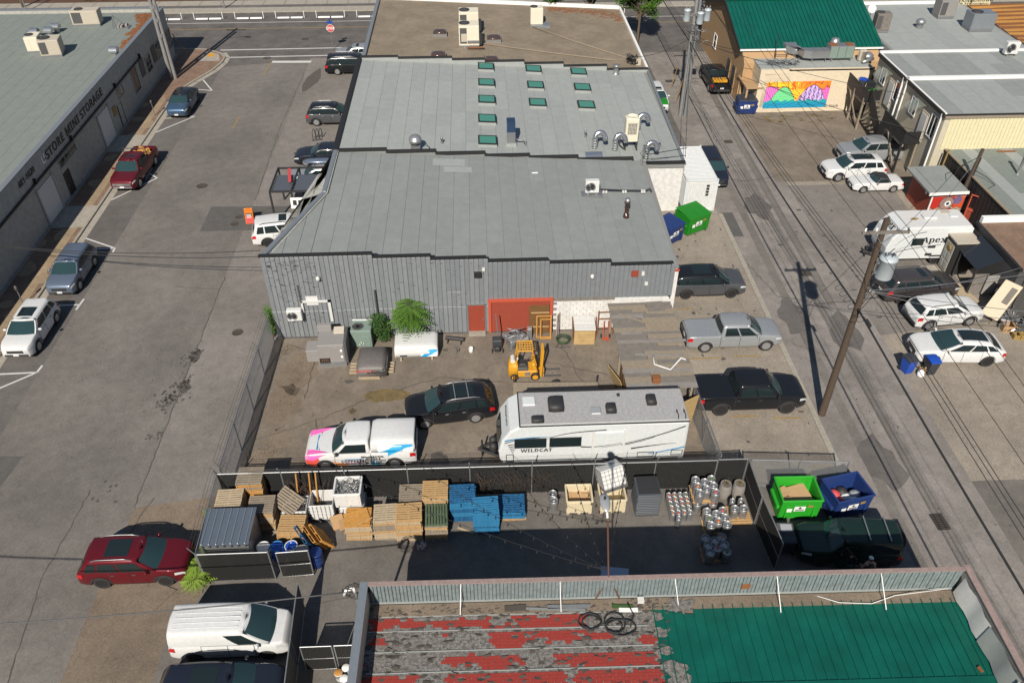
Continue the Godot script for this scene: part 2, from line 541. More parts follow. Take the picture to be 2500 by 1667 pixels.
	for q in [[[-12,-30],[-9,-31.3],[-6.2,-33.0]],[[-9,-31.3],[-8.4,-28]],[[-5,-33.5],[-2.5,-34.4],[1,-33.9]],[[3.3,-35.6],[7,-34.2]],[[4.6,-37],[5.6,-33.4]],[[-4,-29],[-2.7,-27.2],[-0.6,-28.2]],[[-11.6,-37.8],[-9.8,-36.9],[-9.9,-33]]]:
		var pl:=[]
		for v in q: pl.append(V2(v[0],v[1]))
		mi(c,"crack",ribbon(pl,0.05,0.009,0.09),mats.crack)
	var bits:=[]
	for i in 160: bits.append([rd_(-12,7),rd_(-37.6,-27),rd_(0.015,0.06),rd_(0.015,0.06)])
	blobs(c,"debris_speck",bits,0.01,"stain_soft")
	# weeds in the bare ground
	var wg:=G.new()
	for i in 900:
		var k:=i % 6
		var w: Array = [[-10.6,-35.2,0.9,1.5],[-10.9,-32.6,0.8,1.4],[-5.4,-33.1,1.1,0.5],[-7.2,-31.9,0.25,0.25],[-11.6,-37.2,0.5,0.5],[-11.2,-29,0.8,1]][k]
		var a:=rng.randf()*TAU
		var p:=V(w[0]+cos(a)*w[2]*rng.randf(),0.005,w[1]+sin(a)*w[3]*rng.randf())
		if k == 2: p = V(w[0]+cos(a)*w[2]*rd_(0.85,1.05),0.005,w[1]+sin(a)*w[3]*rd_(0.85,1.05))
		var u:=V(cos(a*3),0,sin(a*3))*0.012
		wg.tri(p - u,p+u,p+V(rd_(-0.07,0.07),rd_(0.03,0.12),rd_(-0.07,0.07)))
	var wd:=mi(self,"weeds",wg.done(),mats.dry_grass)
	stuff(wd)
	wd.set_meta("label","dry weeds and grass growing through the yard's cracked asphalt")
	wd.set_meta("category","weeds")
	# parking strip beside the alley,concrete edge,alley
	var p:=sheet(self,"parking_strip",rect(11.2,-52.4,17.5,-26),0.0,"gravel_lot")
	strokes(p,"painted_line",[[11.87,-35.4,13.8,-35.4],[14.6,-35.5,16.2,-35.45],[13.17,-30.6,14.58,-30.58],[15.4,-30.4,16.9,-30.3],[12.16,-40.1,13.17,-40.13],[16.2,-26.9,17.2,-26.9]],0.1,0.005,"line_yellow")
	var oil2:=[]
	for i in 60: oil2.append([rd_(11.6,17.2),rd_(-50,-27),rd_(0.03,0.15),rd_(0.03,0.2)])
	blobs(p,"oil_stain",oil2,0.006,"stain_soft")
	sheet(p,"asphalt_patch",rect(17.85,-51.6,18.6,-48.3),0.008,"asphalt_patch")
	var ce:=Node3D.new()
	ce.name = "concrete_edge"
	add_child(ce)
	ce.set_meta("kind","structure")
	var z0:=-51.4
	while z0 < 8.0:
		var ln:=rd_(2.2,3.6)
		if not (z0 > -48.0 and z0 < -44.9) or true: box(ce,"concrete_block",V(17.67,0.01,z0+ln/2),V(0.3,0.05,ln - 0.03),mats.kerb,V(0,rd_(-0.006,0.006),0))
		z0 += ln
	var a:=sheet(self,"alley",rect(17.5,-89,24.0,20),-0.004,"asphalt_alley")
	strokes(a,"tyre_track",[[19.4,-60,19.3,-20],[21.2,-60,21.3,-16],[22.3,-80,22.0,-40]],0.55,0.001,"asphalt_lane")
	for q in [[20.7,-52.3],[21.9,-37.5],[19.2,-39.0],[20.0,-27.0]]: sheet(a,"asphalt_patch",blob(V2(q[0],q[1]),0.9,1.7,14,0.3),0.005,"asphalt_park")
	for q in [[[17.9,-45],[18.9,-41.2],[20.6,-40.6],[22.0,-39.4]],[[18.4,-36.5],[20.1,-35.2]],[[18,-57],[21,-56.2],[23.6,-57]],[[19.5,-75],[20.4,-69],[20.2,-63]]]:
		var pl:=[]
		for v in q: pl.append(V2(v[0],v[1]))
		mi(a,"crack",ribbon(pl,0.05,0.007,0.08),mats.crack)
	var oil3:=[]
	for i in 26: oil3.append([rng.randfn(24.2,1.4),rng.randfn(-46.5,3.0),rd_(0.06,0.2),rd_(0.05,0.13)])
	for i in 80: oil3.append([rd_(18,30),rd_(-56,-16),rd_(0.02,0.06),rd_(0.02,0.06)])
	blobs(a,"oil_stain",oil3,0.012,"stain")
	# drain grate and covers
	var dg:=Node3D.new()
	dg.name = "drain_grate"
	a.add_child(dg)
	dg.position = V(21.22,0.004,-23.24)
	dg.rotation.y = 0.06
	box(dg,"grate_frame",V(0,-0.01,0),V(0.62,0.02,0.95),mats.black_trim)
	for i in 9: box(dg,"grate_bar",V(0,0.008,-0.4+i*0.1),V(0.56,0.02,0.045),mats.iron)
	for q in [[18.73,-76.33],[21.22,-63.1],[21.5,-43.6]]: sheet(a,"manhole_cover",rect(q[0] - 0.35,q[1] - 0.3,q[0]+0.35,q[1]+0.3),0.008,"iron")
	# lots beyond the alley
	var l:=sheet(self,"gravel_lot",rect(23.9,-56,40,-25.6),0.0,"gravel_lot")
	sheet(l,"lot_asphalt",[V2(23.9,-55.4),V2(32,-55.4),V2(31,-38),V2(23.9,-37)],0.004,"asphalt_light")
	sheet(self,"dirt_lot",rect(23.2,-69,36,-56),0.002,"old_asphalt")
	var tuft:=[]
	for i in 40: tuft.append([rd_(25.5,32),rd_(-68.4,-66.6),rd_(0.1,0.35),rd_(0.06,0.18)])
	blobs(l,"dry_tuft",tuft,0.01,"dry_grass")
	sheet(self,"lot_pavement",rect(23.9,-25.6,60,20),0.001,"asphalt_yard")
	# main road at the far end
	var r:=sheet(self,"road",rect(-140,-98.6,160,-84),0.004,"asphalt_road")
	sheet(r,"road_seam",[V2(-25.4,-84),V2(-25.4,-82),V2(-20,-82.9),V2(-16.5,-84)],0.003,"asphalt_road")
	strokes(r,"painted_line",[[-26.67,-86.64,-13.5,-86.78],[-25.59,-84.5,-13.5,-84.65]],0.22,0.012,"line_white")
	strokes(r,"painted_line",[[-120,-95.2,120,-95.2]],0.12,0.012,"line_white")
	strokes(r,"centre_line",[[-120,-93.18,120,-93.18]],0.16,0.012,"line_yellow")
	# far pavement and planting bed
	var f:=sheet(self,"pavement",rect(-140,-103,160,-98.6),0.09,"concrete")
	kerb_run(f,"kerb",[V2(-140,-98.7),V2(160,-98.7)],0.25,0.0,0.12,"kerb")
	sheet(f,"paving_strip",rect(-140,-101.2,160,-100.3),0.094,"asphalt_park")  # darker strip running the length of the far pavement
	for i in 60: strokes(f,"paving_joint",[[-60+i*2.5,-103,-60+i*2.5,-101.2]],0.04,0.097,"crack")
	sheet(self,"planting_bed",rect(-140,-112,-2,-103),0.06,"mulch")
	sheet(self,"far_pavement",rect(-2,-115,160,-103),0.05,"asphalt_park")
	sheet(self,"lawn",rect(46,-112,90,-100.5),0.12,"leaf")
	# left pavement with corner
	var sw:=[V2(-30.9,20),V2(-28.35,20),V2(-28.35,-75.5),V2(-27.4,-78.2),V2(-26.2,-81),V2(-25.75,-83),V2(-25.75,-84.4),V2(-26.4,-85.5),V2(-28,-86.7),V2(-31,-87.1),V2(-140,-87.1),V2(-140,-84),V2(-30.9,-84)]
	var sg:=sheet(self,"sidewalk",sw,0.12,"pavers_red")
	sheet(sg,"paver_band",rect(-29.35,-74,-28.75,20),0.125,"pavers_tan")
	for i in 46: sheet(sg,"paver_band",blob(V2(-29.5+rd_(-1.0,0.9),-75+i*1.3+rd_(-0.5,0.5)),rd_(0.3,0.7),rd_(0.4,1.1),8,0.3),0.123+(i % 3)*0.0005,"pavers_tan" if i % 3 else "pavers_red")
	kerb_run(sg,"kerb",[V2(-28.32,20),V2(-28.32,-75.5),V2(-27.37,-78.2),V2(-26.17,-81),V2(-25.72,-83),V2(-25.72,-84.4),V2(-26.37,-85.5),V2(-28,-86.7),V2(-31,-87.1),V2(-140,-87.1)],0.2,-0.02,0.135,"kerb")
	kerb_run(sg,"gutter",[V2(-27.98,20),V2(-27.98,-75.5),V2(-27.05,-78.2),V2(-25.85,-81),V2(-25.4,-83),V2(-25.4,-84.4),V2(-26.1,-85.8)],0.5,-0.02,0.014,"concrete")
	sheet(sg,"ramp",[V2(-28.1,-83.3),V2(-25.95,-83.3),V2(-26.5,-85.2),V2(-28.1,-86.2)],0.129,"concrete")
	sheet(sg,"tactile_pad",rect(-27.6,-85.4,-26.9,-84.5),0.133,"yellow")
	for q in [[-66.4,-63.3],[-54.5,-51.45]]:
		for k in 2: sheet(sg,"driveway_slab",rect(-30.8+k*1.25,q[0],-29.58+k*1.25,q[1]),0.131,"concrete")

func slab4(p: Array,t: float) -> ArrayMesh:
	var g:=G.new()
	g.prism(p,V(0,t,0))
	return g.done()

func roof_strips(parent: Node,x0: float,x1: float,z0: float,z1: float,h0: float,h1: float,w: float,ms: Array,piece:=6.0):
	# membrane laid in strips along z,each strip in a few overlapping lengths; the joints between them are open to the dark sheet below
	var n:=int(round((x1 - x0)/w))
	for i in n:
		var a:=lerpf(x0,x1,float(i)/n)+0.007
		var b:=lerpf(x0,x1,float(i+1)/n) - 0.007
		var ha:=lerpf(h0,h1,(a - x0)/(x1 - x0))
		var hb:=lerpf(h0,h1,(b - x0)/(x1 - x0))
		var za:=z0
		var zb:=z0
		var z:=minf(za,zb)
		var first:=true
		var q:=z1+rd_(1.0,piece)
		var zs:=[z1]
		while q < z - 1.2:
			zs.append(q); q += rd_(piece*0.7,piece*1.4)
		for k in zs.size():
			var lo: float = zs[k]+0.012
			var hiA: float = (zs[k+1] - 0.012) if k < zs.size() - 1 else za
			var hiB: float = (zs[k+1] - 0.012) if k < zs.size() - 1 else zb
			if hiA - lo < 0.05: continue
			mi(parent,"roof_sheet",slab4([V(a,ha,lo),V(b,hb,lo),V(b,hb,hiB),V(a,ha,hiA)],0.02),mats[ms[rng.randi() % ms.size()]])

func window(parent: Node,c: Vector3,w: float,h: float,face: float,cols:=2,rows:=2,fm:="white_trim",gm:="dark_glass"):
	# face: turn about y so that +z of the window looks out
	var b:=Basis(Vector3.UP,face)
	var win:=Node3D.new()
	win.name = "window"
	parent.add_child(win,true)
	win.position = c
	win.basis = b
	box(win,"pane",V(0,0,0.012),V(w,h,0.02),mats[gm])
	for s in [-1,1]:
		box(win,"frame",V(s*w/2,0,0.03),V(0.07,h+0.07,0.06),mats[fm])
		box(win,"frame",V(0,s*h/2,0.032),V(w - 0.07,0.07,0.056),mats[fm])
	for i in range(1,cols): box(win,"glazing_bar",V(-w/2+w*i/cols,0,0.028),V(0.045,h - 0.07,0.03),mats[fm])
	for i in range(1,rows): box(win,"glazing_bar",V(0,-h/2+h*i/rows,0.027),V(w - 0.07,0.045,0.028),mats[fm])

func stepcap(parent: Node,segs: Array,z: float,m:="black_trim",d:=0.22,t:=0.13):
	# stepped black coping: [x0,x1,top]
	for i in segs.size():
		var s: Array = segs[i]
		box(parent,"coping",V((s[0]+s[1])/2,s[2] - t/2,z),V(s[1] - s[0]+0.04,t,d),mats[m])
		if i < segs.size() - 1:
			var dh: float = s[2] - segs[i+1][2]
			box(parent,"coping",V(s[1],s[2] - t - dh/2+0.02,z+0.003),V(0.12,dh,d),mats[m])

func buildings():
	front_hall(); middle_hall(); rear_hall(); storage(); restaurant(); two_storey(); right_small(); brewery()

func front_hall():
	var b:=thing("metal_warehouse","low grey warehouse with silver ribbed front wall and red doors","warehouse")
	var steps:=[[-12.35,-6.1,5.83],[-6.1,-2.84,5.6],[-2.84,0.27,5.38],[0.27,3.8,5.13],[3.8,7.42,4.92],[7.42,11.0,4.67]]
	# walls
	var g:=G.new()
	g.box(V(-0.6,1.15,-38.62),V(23.2,2.3,0.3))
	for s in steps: g.box(V((s[0]+s[1])/2+0.03,(2.3+s[2])/2 - 0.04,-38.62),V(s[1] - s[0] - 0.06,s[2] - 2.38,0.3))
	mi(b,"front_wall",g.done(),mats.siding_b)
	g = G.new()
	g.prism([V(-12.3,0,-38.77),V(-12.0,0,-38.77),V(-9.55,0,-46.1),V(-9.55,0,-51.9),V(-9.85,0,-51.9),V(-9.85,0,-46.1)],V(0,5.45,0))
	mi(b,"side_wall",g.done(),mats.block_wall)
	g = G.new()
	g.box(V(11.35,1.95,-45.3),V(0.25,3.9,13.2))
	mi(b,"side_wall",g.done(),mats.white_wall)
	# roof deck
	g = G.new()
	g.prism([V(-12.2,5.38,-38.8),V(11.5,4.06,-38.8),V(11.8,4.06,-52.0),V(-9.7,5.24,-52.0),V(-9.7,5.24,-46.1)],V(0,0.05,0))
	mi(b,"roof_deck",g.done(),mats.seam)
	# the left strips end on the slanting side wall
	for i in 3:
		var a:=-12.05+i*0.8
		var e:=a+0.78
		var f:=func(x: float) -> float: return lerpf(-38.9,-46.1,(x+12.15)/2.5)
		var hA:=5.45 - (a+12.2)*0.0557
		mi(b,"roof_sheet",slab4([V(a,hA,f.call(a)),V(e,hA - 0.043,f.call(e)),V(e,hA - 0.043,-38.85),V(a,hA,-38.85)],0.02),mats.roof_grey)
	roof_strips(b,-9.65,11.4,-38.85,-51.95,5.31,4.13,1.0,["roof_grey","roof_grey2","roof_grey"])
	stepcap(b,steps,-38.55)
	box(b,"coping",V(11.2,4.12,-38.5),V(0.5,0.08,0.12),mats.red_trim)
	box(b,"coping",V(10.98,4.34,-38.54),V(0.14,0.6,0.2),mats.black_trim)
	# raised edge along the slanting side
	g = G.new()
	for q in [[V(-12.3,5.55,-38.7),V(-9.78,5.42,-46.1)],[V(-9.78,5.42,-46.1),V(-9.75,5.42,-51.9)]]:
		var d: Vector3 = q[1] - q[0]
		g.bev((q[0]+q[1])/2,V(0.3,0.2,d.length()),0.03,Basis.looking_at(d))
	mi(b,"roof_edge",g.done(),mats.flashing)
	# ribbed siding
	var x:=-12.3
	var i:=0
	while x < 11.0:
		var w:=0.27
		var top:=4.6
		for s in steps:
			if x+w*0.5 >= s[0] and x+w*0.5 <= s[1]: top = s[2] - 0.12
		var old:=x < 0.2
		var lo:=0.02 if x < 4.1 else 2.36
		if x > -0.95 and x < 0.1: lo = 2.12
		if x > 0.35 and x < 4.05: lo = 2.42
		var kind: String = "siding_a" if i % 3 else "siding_b"
		if not old: kind = "siding_c" if i % 4 else "siding_b"
		if old and lo < 1.0:
			var mid:=1.95+(0.0 if x < -8 else 0.02)
			box(b,"siding_panel",V(x+w/2,(lo+mid)/2,-38.44+(i % 3)*0.006),V(w - 0.022,mid - lo - 0.02,0.05),mats[kind],O3,0.012)
			lo = mid
		if x > -2.1 and x < -1.4:
			box(b,"siding_panel",V(x+w/2,(3.05+top)/2,-38.43),V(w - 0.01,top - 3.05,0.05),mats.siding_c,O3,0.01)
			top = 3.03
		box(b,"siding_panel",V(x+w/2,(lo+top)/2,-38.45+(i % 3)*0.006),V(w - 0.022,top - lo,0.05),mats[kind],O3,0.012)
		x += w; i += 1
	# weathered scuffs on the silver paint
	var sg:=G.new()
	for k in 240:
		var px:=rd_(-12.1,-9.4) if k < 170 else rd_(-9,0)
		var py:=rd_(2.6,5.5) if k < 90 else rd_(1.2,5.2)
		if k % 3 == 0: py = rd_(4.8,5.55)
		var wv:=rd_(0.05,0.22)
		var hv:=rd_(0.01,0.05)
		var tl:=rd_(-0.35,0.1)
		sg.quad(V(px,py,-38.402),V(px+wv,py+wv*tl,-38.402),V(px+wv,py+wv*tl+hv,-38.402),V(px,py+hv,-38.402))
	stuff(mi(b,"scuff_mark",sg.done(),mats.plastic_grey))
	# lower block wall,blocks laid in courses
	for r in 11:
		var bx:=4.2+(0.2 if r % 2 else 0.0)
		while bx < 10.9:
			box(b,"block",V(bx+0.2,0.11+r*0.207,-38.45+rd_(-0.004,0.004)),V(0.385,0.19,0.06),mats.white_wall)
			bx += 0.4
	box(b,"sill_board",V(6.0,2.34,-38.38),V(3.6,0.13,0.2),mats.wood_grey)
	box(b,"sill_board",V(9.4,2.0,-38.4),V(3.3,0.5,0.1),mats.white_wall)
	# doors
	var d:=Node3D.new(); d.name = "door"; b.add_child(d)
	box(d,"door_leaf",V(-0.36,1.08,-38.42),V(0.96,1.98,0.06),mats.red_door)
	for s in [-1,1]: box(d,"door_frame",V(-0.36+s*0.52,1.06,-38.4),V(0.07,2.1,0.1),mats.steel)
	box(d,"door_frame",V(-0.36,2.1,-38.4),V(1.1,0.07,0.1),mats.steel)
	box(d,"handle",V(0.04,1.0,-38.37),V(0.06,0.12,0.06),mats.chrome)
	box(d,"door_step",V(-0.36,0.06,-38.2),V(1.0,0.14,0.35),mats.kerb)
	var rd:=Node3D.new(); rd.name = "roller_door"; b.add_child(rd)
	for k in 15: box(rd,"slat",V(2.25,0.09+k*0.152,-38.42),V(3.45,0.14,0.05),mats.red_door,O3,0.015)
	for s in [-1,1]: box(rd,"door_frame",V(2.25+s*1.83,1.2,-38.38),V(0.17,2.4,0.12),mats.red_trim)
	box(rd,"door_frame",V(2.25,2.37,-38.36),V(3.85,0.16,0.14),mats.red_trim)
	# fittings on the wall
	for q in [[-9.26,4.34],[6.36,3.99]]:
		g = G.new()
		g.lathe([V2(0.02,0.25),V2(0.1,0.2),V2(0.13,0.0),V2(0.02,-0.02)],10)
		mi(b,"wall_lamp",g.done(),mats.white_plastic,V(q[0],q[1] - 0.1,-38.25))
	box(b,"meter_box",V(-0.22,4.27,-38.32),V(0.42,0.34,0.16),mats.black_trim)
	box(b,"meter_box",V(0.12,4.62,-38.34),V(0.16,0.18,0.12),mats.white_plastic)
	box(b,"vent_grille",V(8.84,4.05,-38.34),V(0.4,0.34,0.12),mats.red_door)
	box(b,"meter_box",V(9.3,4.05,-38.34),V(0.16,0.24,0.12),mats.white_plastic)
	box(b,"meter_box",V(9.56,3.33,-38.34),V(0.18,0.2,0.1),mats.white_plastic)
	rod(b,"vent_pipe",V(-6.18,0.4,-38.28),V(-6.18,3.42,-38.28),0.05,mats.plastic_grey)
	rod(b,"vent_pipe",V(-10.5,2.3,-38.3),V(-10.52,3.9,-38.3),0.025,mats.plastic_grey)
	rod(b,"vent_pipe",V(-4.4,0.5,-38.3),V(-4.4,1.8,-38.3),0.025,mats.plastic_grey)
	box(b,"white_board",V(-9.85,2.72,-38.38),V(0.68,0.64,0.03),mats.white_plastic)
	g = G.new()
	for q in [[V(-10.45,2.0,0),V(-10.45,2.7,0)],[V(-10.45,2.7,0),V(-8.85,2.7,0)],[V(-8.85,2.7,0),V(-8.9,1.3,0)]]: g.box((q[0]+q[1])/2+V(0,0,-38.32),V(absf(q[1].x - q[0].x)+0.11,absf(q[1].y - q[0].y)+0.11,0.1))
	mi(b,"line_cover",g.done(),mats.white_plastic)
	# repair patch,roof vent,wall-side parts on the roof
	for q in [[-2.0,-50.9,2.2,0.9],[-1.4,-49.9,1.9,0.7]]: box(b,"roof_patch",V(q[0],5.36 - (q[0]+9.65)*0.056 - 0.02,q[1]),V(q[2],0.015,q[3]),mats.roof_pale,V(0,0,-0.056))
	rod(b,"roof_bracket",V(3.6,4.57,-49.7),V(4.0,4.6,-49.7),0.06,mats.white_plastic)

func hood_unit(called: String,label: String,at: Vector3,turn: float,s: Vector3,m: String,group:="",fan:=true,panel:="plastic_grey") -> Node3D:
	# a packaged rooftop unit on rails: cabinet,fan opening,coil panel,curb
	var o:=thing(called,label,"air conditioner",at,turn,group)
	box(o,"base_rail",V(0,0.09,0),V(s.x*0.98,0.18,s.z*0.96),mats.steel)
	box(o,"cabinet",V(0,0.18+s.y/2,0),s,mats[m],O3,0.03)
	box(o,"coil_panel",V(-s.x*0.28,0.18+s.y*0.5,s.z/2),V(s.x*0.34,s.y*0.78,0.03),mats[panel])
	box(o,"access_panel",V(s.x*0.22,0.18+s.y*0.5,s.z/2),V(s.x*0.48,s.y*0.86,0.02),mats[m])
	if fan:
		var g:=G.new()
		var r:=minf(s.x,s.z)*0.32
		g.lathe([V2(r,0.0),V2(r,0.06),V2(r*0.9,0.06),V2(r*0.88,-0.01),V2(0.01,-0.01)],18)
		mi(o,"fan_ring",g.done(),mats.plastic,V(-s.x*0.22,0.19+s.y,0))
		g = G.new()
		for k in 4: g.box(V(0,0.03,0),V(r*1.8,0.012,0.1),Basis(Vector3.UP,k*PI/4))
		mi(o,"fan_blade",g.done(),mats.plastic_grey,V(-s.x*0.22,0.19+s.y,0))
	return o

func split_unit(called: String,label: String,at: Vector3,turn: float,s: Vector3,feet:=true) -> Node3D:
	# white condenser with round grille
	var o:=thing(called,label,"air conditioner",at,turn)
	box(o,"casing",V(0,s.y/2+0.1,0),s,mats.white_plastic,O3,0.03)
	var g:=G.new()
	var r:=s.y*0.4
	g.lathe([V2(r,0),V2(r,0.03),V2(r*0.92,0.03),V2(r*0.9,0.01),V2(0.01,0.01)],20,Transform3D(Basis(Vector3.RIGHT,PI/2),O3))
	for k in 5: g.lathe([V2(r*(0.2+k*0.15),0.012),V2(r*(0.2+k*0.15),0.022),V2(r*(0.17+k*0.15),0.022),V2(r*(0.17+k*0.15),0.012)],16,Transform3D(Basis(Vector3.RIGHT,PI/2),O3))
	mi(o,"fan_grille",g.done(),mats.galv,V(-s.x*0.14,s.y/2+0.1,s.z/2))
	if feet:
		for k in [-1,1]: box(o,"foot",V(k*s.x*0.32,0.05,0.02),V(0.1,0.1,s.z*1.2),mats.steel)
	return o

func middle_hall():
	var b:=thing("skylit_warehouse","grey warehouse roof with three rows of green skylights","warehouse")
	var h:=func(x: float) -> float: return 5.2 - (x+9.8)*0.062
	var g:=G.new()
	g.prism([V(-9.85,0,-52.05),V(14.6,0,-52.05),V(15.0,0,-69.4),V(-9.7,0,-69.4)],V(0,3.45,0))
	g.prism([V(-9.85,3.45,-52.05),V(4,3.45,-52.05),V(4,3.45,-69.4),V(-9.7,3.45,-69.4)],V(0,0.75,0))
	mi(b,"wall",g.done(),mats.white_wall)
	g = G.new()
	g.prism([V(-9.9,5.0,-52.0),V(14.65,3.48,-52.0),V(15.05,3.48,-69.45),V(-9.75,5.0,-69.45)],V(0,0.17,0))
	mi(b,"roof_deck",g.done(),mats.seam)
	roof_strips(b,-9.7,14.65,-52.15,-69.35,5.19,3.68,1.1,["roof_pale","roof_pale2"],4.5)
	var st:=[[-9.9,-6.3,5.5],[-6.3,-2.9,5.32],[-2.9,0.5,5.1],[0.5,3.6,4.86],[3.6,7.0,4.66],[7.0,10.9,4.42],[10.9,14.65,4.02]]
	stepcap(b,st,-52.05,"black_trim",0.2,0.16)
	for s in st: box(b,"upstand",V((s[0]+s[1])/2,s[2] - 0.55,-52.12),V(s[1] - s[0],0.8,0.1),mats.roof_grey)
	var sb:=[[-9.75,-6.6,5.5],[-6.6,-2.0,5.35],[-2.0,0.8,5.15],[0.8,4.2,4.94],[4.2,7.6,4.7],[7.6,11.4,4.42],[11.4,15.05,4.05]]
	stepcap(b,sb,-69.42,"black_trim",0.2,0.16)
	for s in sb: box(b,"upstand",V((s[0]+s[1])/2,s[2] - 0.55,-69.36),V(s[1] - s[0],0.8,0.1),mats.roof_pale)
	g = G.new()
	g.bev(V(-9.85,5.3,-60.7),V(0.35,0.24,17.4),0.03)
	mi(b,"gutter",g.done(),mats.black_trim)
	g = G.new()
	g.bev(V(14.85,3.78,-60.7),V(0.2,0.14,17.4),0.03,Basis(Vector3.UP,-0.022))
	mi(b,"roof_edge",g.done(),mats.flashing)
	for q in [[0.87,-68.5],[0.85,-65.0],[0.8,-61.6],[0.75,-58.05],[0.7,-54.4],[4.93,-68.4],[4.87,-64.9],[4.8,-61.4],[8.8,-68.25],[8.75,-64.85],[8.66,-61.35]]:
		var sk:=Node3D.new()
		sk.name = "skylight"
		b.add_child(sk,true)
		sk.position = V(q[0],h.call(q[0]),q[1])
		sk.rotation.z = -0.062
		box(sk,"curb",V(0,0.1,0),V(1.34,0.24,1.36),mats.roof_pale)
		box(sk,"pane",V(0,0.26,0),V(1.16,0.03,1.18),mats.sky_glass)
		for s in [-1,1]:
			box(sk,"frame",V(s*0.63,0.25,0),V(0.1,0.09,1.36),mats.black_trim)
			box(sk,"frame",V(0,0.25,s*0.63),V(1.16,0.086,0.1),mats.black_trim)
	# equipment
	var f:=thing("roof_fan","round grey mushroom exhaust fan at the front edge of skylit roof","exhaust fan",V(-4.35,h.call(-4.35),-52.95))
	box(f,"curb",V(0,0.2,0),V(0.66,0.4,0.66),mats.galv)
	g = G.new()
	g.lathe([V2(0.2,0.4),V2(0.22,0.52),V2(0.42,0.56),V2(0.45,0.85),V2(0.4,0.87),V2(0.4,0.95),V2(0.3,1.05),V2(0.02,1.12)],18)
	mi(f,"fan_housing",g.done(),mats.galv)
	pipe(f,"conduit",[V(0.45,0.6,0),V(0.75,0.5,0.1),V(0.95,0.2,0.15),V(1.0,0.0,0.15)],0.02,mats.wire)
	var bv:=thing("exhaust_hood","tall dark blue sheet metal hood standing on the skylit roof","exhaust hood",V(2.4,h.call(2.4),-54.3))
	box(bv,"curb",V(0,0.12,0),V(0.75,0.24,0.75),mats.roof_pale)
	box(bv,"duct",V(0,0.65,0),V(0.6,0.85,0.6),mats.steel)
	g = G.new()
	g.prism([V(-0.3,1.05,0.3),V(-0.3,1.75,0.15),V(-0.3,1.75,-0.7),V(-0.3,1.2,-0.7),V(-0.3,1.05,-0.3)],V(0.6,0,0))
	mi(bv,"hood",g.done(),paint("hood_blue",0.03,0.06,0.12,0.3,0.3))
	pipe(bv,"gas_pipe",[V(0.3,0.35,0),V(0.9,0.35,0),V(0.95,0.02,0)],0.03,mats.steel)
	pipe(bv,"gas_pipe",[V(0.3,0.5,0.1),V(1.0,0.5,0.1),V(1.05,0.02,0.3)],0.025,mats.steel)
	var names:=["left of the tall cream unit","directly beside the tall cream unit","nearest the roof's alley edge","behind the tall cream unit"]
	var k:=0
	for q in [[8.45,-54.2],[9.9,-54.0],[12.0,-52.9],[12.2,-57.6]]:
		var gv:=thing("gooseneck_vent","shiny gooseneck pipe vent " + names[k],"roof vent",V(q[0],h.call(q[0]),q[1]),0.0,"gooseneck vents on the skylit roof")
		var pts:=[]
		for i in 11:
			var t:=PI*i/10.0
			pts.append(V(0.37 - 0.37*cos(t),0.75+0.4*sin(t),-0.15*sin(t)))
		g = G.new()
		g.tube([V(0,0,0),V(0,0.75,0)]+pts + [V(0.74,0.62,0)],0.19,12)
		mi(gv,"duct",g.done(),mats.chrome)
		g = G.new()
		for i in 4: g.lathe([V2(0.195,0),V2(0.215,0.02),V2(0.195,0.04)],12,Transform3D(Basis(),V(0,0.1+i*0.2,0)))
		mi(gv,"collar",g.done(),mats.galv)
		k += 1
	var ac:=thing("heat_pump","tall cream heat pump on a black stand on skylit roof","air conditioner",V(11.1,h.call(11.1),-54.6))
	box(ac,"cabinet",V(0,1.45,0),V(0.95,1.75,0.8),mats.cream_unit,O3,0.05)
	for i in 7: box(ac,"grille_bar",V(-0.3+i*0.1,1.6,0.41),V(0.02,0.8,0.03),mats.cream_unit)
	for i in 9: box(ac,"grille_bar",V(0,1.2+i*0.1,0.41),V(0.62,0.015,0.028),mats.cream_unit)
	box(ac,"grille_back",V(0,1.6,0.402),V(0.66,0.86,0.01),mats.plastic_grey)
	g = G.new()
	g.lathe([V2(0.4,0),V2(0.42,0.1),V2(0.36,0.1),V2(0.34,0.02),V2(0.02,0.02)],18)
	mi(ac,"fan_shroud",g.done(),mats.cream_unit,V(0,2.32,0))
	for sx in [-1,1]:
		for sz in [-1,1]: rod(ac,"stand_leg",V(sx*0.42,0,sz*0.45),V(sx*0.42,0.58,sz*0.35),0.05,mats.plastic)
		rod(ac,"stand_rail",V(sx*0.42,0.06,0.6),V(sx*0.42,0.06,-0.6),0.05,mats.plastic)
	pipe(ac,"line_set",[V(-0.48,0.9,0.1),V(-0.8,0.9,0.2),V(-0.85,0.4,0.3),V(-0.5,0.1,0.5)],0.04,mats.plastic)
	var lh:=thing("low_hood","low galvanised hood vent against the stepped coping","roof vent",V(8.2,h.call(8.2),-52.7))
	box(lh,"curb",V(0,0.1,0),V(1.05,0.2,0.6),mats.galv)
	g = G.new()
	g.prism([V(-0.6,0.2,0.36),V(-0.6,0.34,0.2),V(-0.6,0.42,-0.1),V(-0.6,0.3,-0.4),V(-0.6,0.2,-0.4)],V(1.2,0,0))
	mi(lh,"hood",g.done(),mats.chrome)
	k = 0
